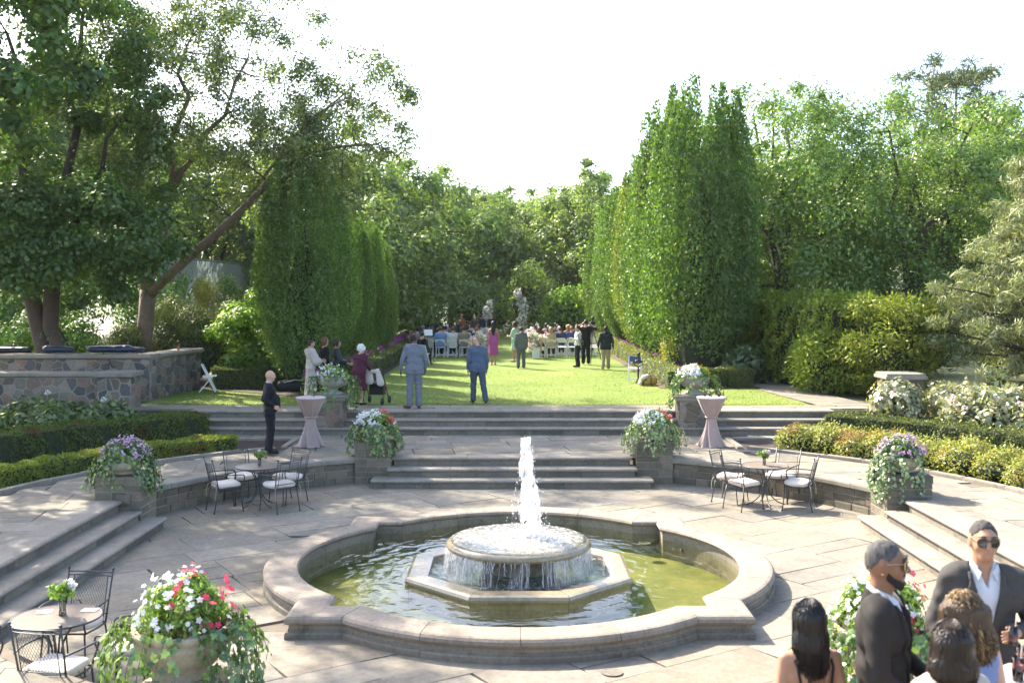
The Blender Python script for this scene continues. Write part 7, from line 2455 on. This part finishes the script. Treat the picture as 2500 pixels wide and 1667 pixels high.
# --- seated guests: a few figures shared by the rows
SIT = dict(STAND)
for k in UP + ['pel']:
    x, y, z = SIT[k]; SIT[k] = (x, y - .05, z - .42)
SIT.update(hipL=(-.09, -.03, .52), hipR=(.09, -.03, .52), knL=(-.11, .40, .52), knR=(.11, .40, .52), anL=(-.11, .38, .09), anR=(.11, .38, .09), toL=(-.12, .54, .035), toR=(.12, .54, .035),
           elL=(-.24, -.02, .72), elR=(.24, -.02, .72), wrL=(-.10, .22, .64), wrR=(.10, .22, .64))
def seat_kit(fem, styles, tag_):
    J = dict(SIT)
    if fem:
        for k in ('shL', 'shR', 'elL', 'elR'): J[k] = (J[k][0] * .86, J[k][1], J[k][2])
    P = head(J) + torso(J, -.012, 1, fem)
    for s in 'LR': P += arm(J, s, -.004, 1, fem) + leg(J, s, -.004) + foot(J, s, -.004)
    kit = {'body': sdf_mesh('seated_body', P, .026, .022)}
    P = torso(J, .016, 1.04, fem)
    for s in 'LR': P += arm(J, s, .016, .93, fem)
    n0 = J['nk0']
    kit['top'] = sdf_mesh('seated_top', P, .024, .03, cut=lambda X, Y, Z, D: np.maximum(D, .06 - np.sqrt((X - n0[0]) ** 2 + (Y - n0[1] - .012) ** 2) - 10 * np.maximum(0, n0[2] - Z)))
    P = torso(J, -.02, 1.0, fem)
    for s in 'LR': P += arm(J, s, .014, .42, fem)
    kit['sleeveless'] = sdf_mesh('seated_bodice', torso(J, .012, 1.0, fem), .024, .03, cut=lambda X, Y, Z, D: np.maximum(D, Z - (J['upc'][2] - .02)))
    P = torso(J, .006)[:1]
    for s in 'LR': P += leg(J, s, .016, .01)
    kit['legs'] = sdf_mesh('seated_legs', P, .026, .02, cut=lambda X, Y, Z, D: np.maximum(D, .05 - Z))
    for st in styles:
        hp, hc = hair_prims(J, st, np.random.default_rng(4))
        kit[st] = sdf_mesh('seated_hair_' + st, hp, .016, .018, cut=hc)
    P = []
    for s in 'LR': P += foot(J, s, .008)[:1]
    kit['shoes'] = sdf_mesh('seated_shoes', P, .016, .008)
    return kit
KM = seat_kit(False, ['short'], 'm'); KF = seat_kit(True, ['long', 'bob', 'curly', 'short'], 'f')
def guest(x, y, fem, hair, hcol, sk, topn, topc, label, bare=False, legc=('dark trousers', (.03, .032, .04)), rz=0.0, s=1.0):
    K = KF if fem else KM
    root = empty('person', (x, y, .99), rz, label, 'person', 'seated wedding guests')
    root.scale = (s, s, s)
    link('body', K['body'], skin(*sk), root)
    link('top', K['sleeveless' if bare else 'top'], cloth(topn, topc), root)
    link('lower_clothes', K['legs'], cloth(*legc), root)
    link('shoes', K['shoes'], cloth(*SH_BLACK), root)
    if hair: link('hair', K[hair], hairm(*hcol), root)
    return root
G_ = [ # row, seat (side L/R), fem, hair, colour, skin, garment, colour, bare
 (0, 'L', 1, 0, 'short', DBR, LT, 'beige shirt', (.33, .26, .20), 0), (0, 'L', 2, 0, 'short', BRN, LT, 'white dress shirt', (.70, .70, .71), 0), (0, 'L', 3, 0, 'short', BRN, LT, 'light blue shirt', (.20, .32, .58), 0), (0, 'L', 4, 0, 'short', DBR, OL, 'pale grey shirt', (.42, .40, .38), 0), (0, 'L', 5, 0, 'short', BLK, OL, 'denim blue shirt', (.13, .18, .28), 0),
 (1, 'L', 0, 1, 'bob', GIN, LT, 'black top', (.02, .02, .022), 0), (1, 'L', 1, 0, 'short', BLK, MD, 'white jacket', (.66, .66, .66), 0), (1, 'L', 2, 1, 'curly', DBR, MD, 'dark patterned top', (.08, .06, .06), 0), (1, 'L', 3, 0, 'short', BLK, MD, 'white linen shirt', (.7, .7, .7), 0), (1, 'L', 4, 0, 'short', BRN, LT, 'navy jacket', (.03, .035, .06), 0), (1, 'L', 5, 1, 'long', DBR, LT, 'rose top', (.45, .2, .2), 0),
 (2, 'L', 0, 0, 'short', BRN, LT, 'white shirt and braces', (.72, .72, .72), 0), (2, 'L', 1, 1, 'bob', DBR, MD, 'plum dress', (.1, .03, .06), 0), (2, 'L', 2, 0, 'short', BLK, DK, 'black suit jacket', (.015, .015, .02), 0), (2, 'L', 3, 0, 'short', BLK, MD, 'charcoal jacket', (.05, .05, .055), 0), (2, 'L', 4, 1, 'long', BLK, MD, 'black dress', (.015, .015, .017), 0), (2, 'L', 5, 0, 'short', GRY, LT, 'black blazer', (.02, .02, .02), 0),
 (3, 'L', 0, 0, 'short', BLK, OL, 'dark navy jacket', (.02, .025, .045), 0), (3, 'L', 1, 0, None, BLK, LT, 'tan jacket', (.3, .22, .15), 0), (3, 'L', 2, 1, 'long', BLK, MD, 'teal dress', (.03, .12, .13), 0), (3, 'L', 3, 0, 'short', WHT, LT, 'grey jacket', (.15, .15, .16), 0), (3, 'L', 4, 0, 'short', BLK, MD, 'brown jacket', (.12, .07, .04), 0), (3, 'L', 5, 0, 'short', BLK, DK, 'dark suit', (.02, .02, .025), 0),
 (4, 'L', 1, 1, 'bob', DBR, LT, 'cream dress', (.6, .53, .44), 0), (4, 'L', 2, 0, 'short', BLK, OL, 'dark green jacket', (.03, .06, .04), 0), (4, 'L', 3, 0, 'short', BLK, MD, 'black jacket', (.015, .015, .018), 0), (4, 'L', 4, 0, 'short', BRN, LT, 'blue grey jacket', (.12, .14, .18), 0), (4, 'L', 5, 0, 'short', BLK, DK, 'black suit', (.015, .015, .018), 0),
 (5, 'L', 2, 0, 'short', BLK, MD, 'grey suit', (.1, .1, .11), 0), (5, 'L', 4, 0, 'short', BLK, MD, 'dark blue suit', (.03, .04, .07), 0),
 (0, 'R', 0, 1, 'bob', BRN, MD, 'navy off shoulder dress', (.03, .035, .07), 1), (0, 'R', 1, 1, 'bob', BLN, LT, 'pale yellow dress', (.66, .50, .26), 0),
 (1, 'R', 2, 0, 'short', BRN, LT, 'deep blue jacket', (.04, .06, .13), 0), (1, 'R', 3, 0, 'short', GIN, LT, 'royal blue jacket', (.07, .10, .22), 0), (1, 'R', 4, 0, 'short', WHT, LT, 'white short sleeved shirt', (.72, .70, .70), 0), (1, 'R', 0, 1, 'long', DBR, MD, 'burgundy dress', (.16, .03, .05), 0), (1, 'R', 1, 1, 'long', BLK, MD, 'coral dress', (.5, .18, .15), 0),
 (2, 'R', 0, 1, 'bob', DBR, MD, 'wine dress', (.14, .04, .05), 0), (2, 'R', 1, 1, 'long', BLK, MD, 'pink dress', (.5, .2, .26), 0), (2, 'R', 2, 0, 'short', WHT, LT, 'slate jacket', (.12, .13, .15), 0), (2, 'R', 3, 1, 'long', AUB, LT, 'brown dress', (.16, .09, .06), 0), (2, 'R', 4, 0, 'short', BRN, LT, 'bright navy jacket', (.05, .07, .15), 0), (2, 'R', 5, 0, 'short', GRY, LT, 'off white shirt', (.66, .64, .6), 0),
 (3, 'R', 1, 0, 'short', BLK, DK, 'black jacket', (.02, .02, .02), 0), (3, 'R', 2, 0, 'short', BLK, MD, 'dark suit', (.02, .02, .025), 0), (3, 'R', 3, 1, 'bob', BLN, LT, 'sand dress', (.4, .3, .2), 0), (3, 'R', 4, 0, 'short', BRN, LT, 'blue suit', (.06, .09, .16), 0),
 (4, 'R', 0, 1, 'long', DBR, MD, 'rust dress', (.35, .13, .06), 0), (4, 'R', 2, 0, 'short', BLK, MD, 'grey jacket', (.15, .15, .16), 0), (5, 'R', 1, 1, 'bob', DBR, LT, 'cream dress', (.6, .53, .44), 0)]
for (r, sd_, k, fem, hair, hc, sk, tn, tc, bare) in G_:
    x = (LX if sd_ == 'L' else RX)[k]
    lab = 'seated guest in %s, %s from aisle, %s, %s' % (tn, seatn[k], rown[r], 'musicians side' if sd_ == 'L' else 'photographer side')
    guest(x + random.uniform(-.03, .03), ROWY[r] - .02, fem, hair, hc, sk, tn, tc, lab, bare, rz=random.uniform(-.25, .25), s=random.uniform(.97, 1.05))
# musicians
for (x, y, rz, hair, hc, lab, vl) in ((-4.05, 42.6, -40, 'long', AUB, 'seated violinist with auburn hair beside the shaded hedge', 'violin held by the auburn haired musician'), (-3.55, 41.6, -25, 'short', BLK, 'seated violinist with dark hair hidden behind the tall man in grey', 'violin held by the dark haired musician')):
    put_fold(x, y, R(rz), 'white folding chair under the ' + lab.split(' beside')[0].split(' hidden')[0], 'white folding chairs of the musicians')
    guest(x, y, True, hair, hc, LT, 'black concert dress', (.015, .015, .017), lab, rz=R(rz))
    v = empty('violin', (x, y, 1.0), R(rz), vl, 'violin', 'violins of the musicians')
    sd('body', [((-.16, .24, 1.06), (-.18, .34, 1.05), .09, .08, (1, 1, .35)), ((-.19, .42, 1.04), (-.20, .46, 1.04), .07, .07, (1, 1, .38))], M['wood'], v, .013)
    MB().tube([(-.2, .5, 1.05), (-.24, .72, 1.05)], .012, 6).obj('neck', M['black'], v)
    MB().tube([(.12, .28, 1.02), (-.30, .40, 1.28)], .005, 5).obj('bow', M['wood'], v)

# --- foreground party
m1, J1 = person('bearded man in sunglasses and a black suit in profile at the lower right', (2.03, 5.72, .66), R(-114), 1.86, dict(kind='suit', skin=('brown skin', (.23, .115, .065)), jacket=('black brown suit', (.030, .026, .023)), trousers=('black brown trousers', (.022, .019, .017)), shirt=WSHIRT, open=.10, vneck=.05, shoes=SH_BLACK, hair=('crop', ('cropped grey black hair', (.075, .070, .066), .9))),
       dict(elR=(.27, .0, 1.13), wrR=(.20, .22, .98), elL=(-.26, .02, 1.13), wrL=(-.16, .24, 1.0)), res=.011, wide=1.06)
m2, J2 = person('dark haired man in sunglasses, grey suit and open white shirt facing the camera', (2.93, 6.5, .66), R(172), 1.80, dict(kind='suit', skin=('warm tan skin', (.40, .215, .125)), jacket=('charcoal suit', (.075, .068, .06)), trousers=('charcoal trousers', (.045, .042, .04)), shirt=WSHIRT, open=.085, vneck=.05, shoes=SH_BLACK, hair=('crop', ('short salt and pepper hair', (.06, .054, .05), .9))),
       dict(elL=(-.29, -.02, 1.13), wrL=(-.12, .23, 1.14), elR=(.28, .0, 1.13), wrR=(.22, .16, .98)), res=.011, wide=1.08)
for rt, J in ((m1, J1), (m2, J2)):
    n0 = J['nk0']
    for sx in (-1, 1):
        MB().add([(sx * .030, n0[1] + .098, n0[2] + .012), (sx * .078, n0[1] + .045, n0[2] + .055), (sx * .088, n0[1] + .070, n0[2] + .004), (sx * .056, n0[1] + .118, n0[2] - .040)], [(0, 1, 2, 3)]).obj('collar_wing', cloth(*WSHIRT), rt)
def shades(root, J, lens, frame):
    x, y, z = J['hd']
    for sx in (-1, 1):
        b = MB()
        ring0 = [(x + sx * .034 + .029 * math.cos(a), y + .099 - .25 * abs(.034 + sx * .029 * math.cos(a) - .02) * .9, z + .012 + .023 * math.sin(a) - .006 * (math.sin(a) < 0)) for a in np.linspace(0, 2 * math.pi, 17)[:-1]]
        ring1 = [(p[0], p[1] + .004, p[2]) for p in ring0]
        b.loft([ring0, ring1])
        l = b.obj('sunglass_lens', lens, root)
        MB().tube([(p[0], p[1] + .003, p[2]) for p in ring0 + ring0[:1]], .0028, 5).obj('sunglass_rim', frame, l)
        MB().tube([(x + sx * .062, y + .094, z + .022), (x + sx * .078, y + .05, z + .022), (x + sx * .083, y - .02, z + .014)], .0028, 5).obj('sunglass_arm', frame, l)
    MB().tube([(x - .01, y + .106, z + .022), (x + .01, y + .106, z + .022)], .003, 5).obj('sunglass_bridge', frame, root)
GOLD = plain('gold wire', (.6, .42, .2), rough=.3, metal=.9)
LENS = plain('dark lens', (.012, .012, .014), rough=.06, spec=.8)
shades(m1, J1, LENS, GOLD); shades(m2, J2, LENS, M['black'])
x, y, z = J1['hd']
sd('beard', [((x - .052, y + .022, z - .060), (x - .034, y + .054, z - .086), .017, .022), ((x + .052, y + .022, z - .060), (x + .034, y + .054, z - .086), .017, .022), ((x - .018, y + .062, z - .092), (x + .018, y + .062, z - .092), .025, .025), ((x, y + .066, z - .098), (x, y + .068, z - .114), .023, .016), ((x - .022, y + .086, z - .045), (x + .022, y + .086, z - .045), .007, .007),
   ((x - .068, y + .004, z - .005), (x - .055, y + .022, z - .058), .010, .016), ((x + .068, y + .004, z - .005), (x + .055, y + .022, z - .058), .010, .016)], hairm('black beard', (.018, .016, .015), .9), m1, .0055, .010,
   disp=lambda X, Y, Z: .0022 * np.sin(X * 300) * np.sin(Z * 260 + Y * 200))
sd('teeth', [((x - .018, y + .089, z - .064), (x + .018, y + .089, z - .064), .0065, .0065, (1, 1, .8))], M['paper'], m1, .004, .004)
MB().ball((x + .083, y - .012, z - .035), .006, 6, 5).obj('ear_ring', GOLD, m1)
for rt, J in ((m2, J2),):
    x, y, z = J['hd']
    lipm = plain('lips', (.40, .17, .13), rough=.5)
    sd('lips', [((x - .018, y + .087, z - .062), (x + .018, y + .087, z - .062), .006, .006)], lipm, rt, .004, .004)
for rt, J, c in ((m1, J1, BLK), (m2, J2, BLK)):
    x, y, z = J['hd']
    for sx in (-1, 1):
        MB().tube([(x + sx * .014, y + .097, z + .041), (x + sx * .034, y + .096, z + .047), (x + sx * .056, y + .083, z + .040)], [.004, .0048, .003], 6).obj('eyebrow', hairm(*c), rt, True)

wn_, Jw = person('woman with long straight black hair and bare shoulders at the bottom edge', (1.62, 5.70, .66), R(8), 1.53, dict(kind='dress', skin=('bronze skin', (.36, .19, .115)), dress=('black slip dress', (.015, .016, .017)), hem=.6, sleeve=0, strapless=1.24, hair=('bald', None), shoes=SH_BLACK), fem=True, res=.014)
def strands(name, root, J, mats, n, length, width, seed, curl=0.0, top=.138, r=(.0018, .0034), spread=.0, back=.10, wave=0.0, front=0.5):
    """a smooth fall of hair with fine locks lying over it"""
    g = np.random.default_rng(seed)
    x, y, z = J['hd']
    groups = [MB() for _ in mats]
    for i in range(n):
        a = g.uniform(-math.pi, 0) + g.normal() * front * .5
        sx, sy = math.cos(a), math.sin(a)
        k = g.uniform(.99, 1.05)
        dome = [np.array([x + sx * .097 * k * math.cos(f), y - .016 + sy * .113 * k * math.cos(f), z + .027 + .114 * k * math.sin(f)]) for f in (1.45, 1.15, .8, .4, .05)]
        q2 = np.array([x + sx * (width + .004) * k, y - .03 + sy * back * k, z - .10])
        L = length * g.uniform(.8, 1.05)
        q3 = np.array([x + sx * (width + spread) * k, y - .04 + sy * back * .9 * k, z - L * .6])
        q4 = np.array([x + sx * (width + spread) * g.uniform(.6, .95), y - .045 + sy * back * .7, z - L])
        pts = dome + [q2, q3, q4]
        if curl:
            f = []
            ph = g.uniform(0, 6.28); fq = g.uniform(4.2, 6.2)
            for t in np.linspace(0, 6.999, 20):
                j = int(t); u = t - j
                p = pts[j] * (1 - u) + pts[j + 1] * u
                amp = curl * min(1, .15 + t / 2.5) * g.uniform(.8, 1.2)
                f.append(p + amp * np.array([math.cos(t * fq + ph), math.sin(t * fq + ph), .4 * math.sin(t * 4 + ph)]))
            pts = f
        elif wave:
            ph = g.uniform(0, 6.28)
            pts = [p + wave * min(1, j / 3) * np.array([math.sin(j * 1.3 + ph), .5 * math.cos(j * 1.1 + ph), 0]) for j, p in enumerate(pts)]
        rr = g.uniform(*r)
        m = len(pts)
        groups[g.integers(len(mats)) if len(mats) < 3 else min(len(mats) - 1, int(abs(g.normal()) * 1.1))].tube([tuple(p) for p in pts], [rr * (.5 + .6 * math.sin(math.pi * min(.97, .1 + j / (m - 1)))) for j in range(m)], 3, True)
    base = [((x, y - .016, z + .028), (x, y - .016, z + .026), .112, .112, (.85, 1.0, 1.0)), ((x, y - .04, z + .01), (x, y - .045, z - .12), .098, .10, (width / .10, back / .105, 1)), ((x, y - .045, z - .12), (x, y - .05, z - length * .9), .10, .062, ((width + spread) / .10, back * .8 / .10, 1))]
    gro = lambda X, Y, Z: .0028 * np.sin(np.arctan2(Y - y + .03, X - x) * 46 + 3 * np.sin(Z * 14)) + .0018 * np.sin(np.arctan2(Y - y + .03, X - x) * 87 + Z * 20)
    b = link('hair', sdf_mesh('hair_base', base, .008, .03, disp=gro, cut=lambda X, Y, Z, D: np.maximum(D, (Y - (y + .03)) - .6 * np.maximum(0, Z - (z + .06)))), hairm(*mats[0]), root)
    for mb, mt in zip(groups, mats):
        if mb.V:
            o = mb.obj(name, hairm(*mt), b, True); o['kind'] = 'stuff'
B1 = ('glossy black hair', (.010, .009, .009), .3)
strands('hair_locks', wn_, Jw, [B1, ('soft black hair', (.016, .014, .013), .34)], 420, .42, .100, 31, spread=.02, wave=.003)
for sx in (-1, 1):
    MB().tube([(sx * .10, .10, 1.22), (sx * .115, .05, 1.40), (sx * .12, -.03, 1.435), (sx * .115, -.10, 1.37), (sx * .09, -.115, 1.22)], .009, 6).obj('dress_strap', cloth('black slip dress', (.015, .016, .017)), wn_, True)
wc, Jc = person('woman with highlighted brown curls in a blue top at the lower right', (2.43, 5.62, .66), R(-6), 1.60, dict(kind='dress', skin=LT, dress=('periwinkle top', (.24, .30, .52)), hem=.5, sleeve=0.0, hair=('bald', None), shoes=SH_BLACK), fem=True, res=.014)
strands('hair_locks', wc, Jc, [('dark curl hair', (.07, .042, .022)), ('honey curl hair', (.30, .19, .08)), ('golden curl hair', (.45, .31, .15))], 520, .30, .15, 32, curl=.015, top=.14, r=(.0026, .005), spread=.02, back=.125)
wd, Jd = person('woman with smooth dark brown hair nearest the camera at the lower right', (2.17, 5.16, .66), R(5), 1.585, dict(kind='dress', skin=('fair skin', (.58, .37, .28)), dress=('cream blouse', (.6, .5, .42)), hem=.5, sleeve=.5, hair=('bald', None), shoes=SH_BLACK), fem=True, res=.014)
strands('hair_locks', wd, Jd, [('deep brown hair', (.018, .012, .009), .32), ('chestnut hair', (.04, .022, .013), .32)], 420, .40, .115, 33, spread=.02, wave=.004)
cocktail(3.0, 5.72, .66, 'satin covered cocktail table with pink drinks at the lower right corner', 17, 1.0)
for i, (dx, dy) in enumerate(((-.23, .0), (-.13, .16), (-.02, .06))):
    glass_drink((3.0 + dx, 5.72 + dy, .66 + 1.089), ['nearest pink drink with a straw on the corner table', 'second pink drink with a straw on the corner table', 'pink drink at the right picture edge on the corner table'][i], 'pink drinks on the corner table', .7, .13, .033, .02)
w = m2.matrix_basis
hp = w @ Vector((J2['wrL'][0] + .05, J2['wrL'][1] + .09, J2['wrL'][2] - .04))
glass_drink((hp.x, hp.y, hp.z), 'drink glass in the hand of the man facing the camera', None, .4, .12, .03)

# ---- the summer air: one closed box of thin even haze round everything
hm, nt, out = new_mat('summer haze')
pv = N(nt, 'ShaderNodeVolumePrincipled', Density=0.00015, Anisotropy=0.25)
pv.inputs['Color'].default_value = (0.93, 0.96, 0.98, 1)
nt.links.new(pv.outputs[0], out.inputs['Volume'])
hz = MB().box((0, 100, 9.0), (446, 446, 22.0)).obj('haze', hm)
tag(hz, 'thin pale summer haze filling the garden air', 'haze', kind='stuff')
S.cycles.volume_bounces = 0
S.cycles.volume_step_rate = 4
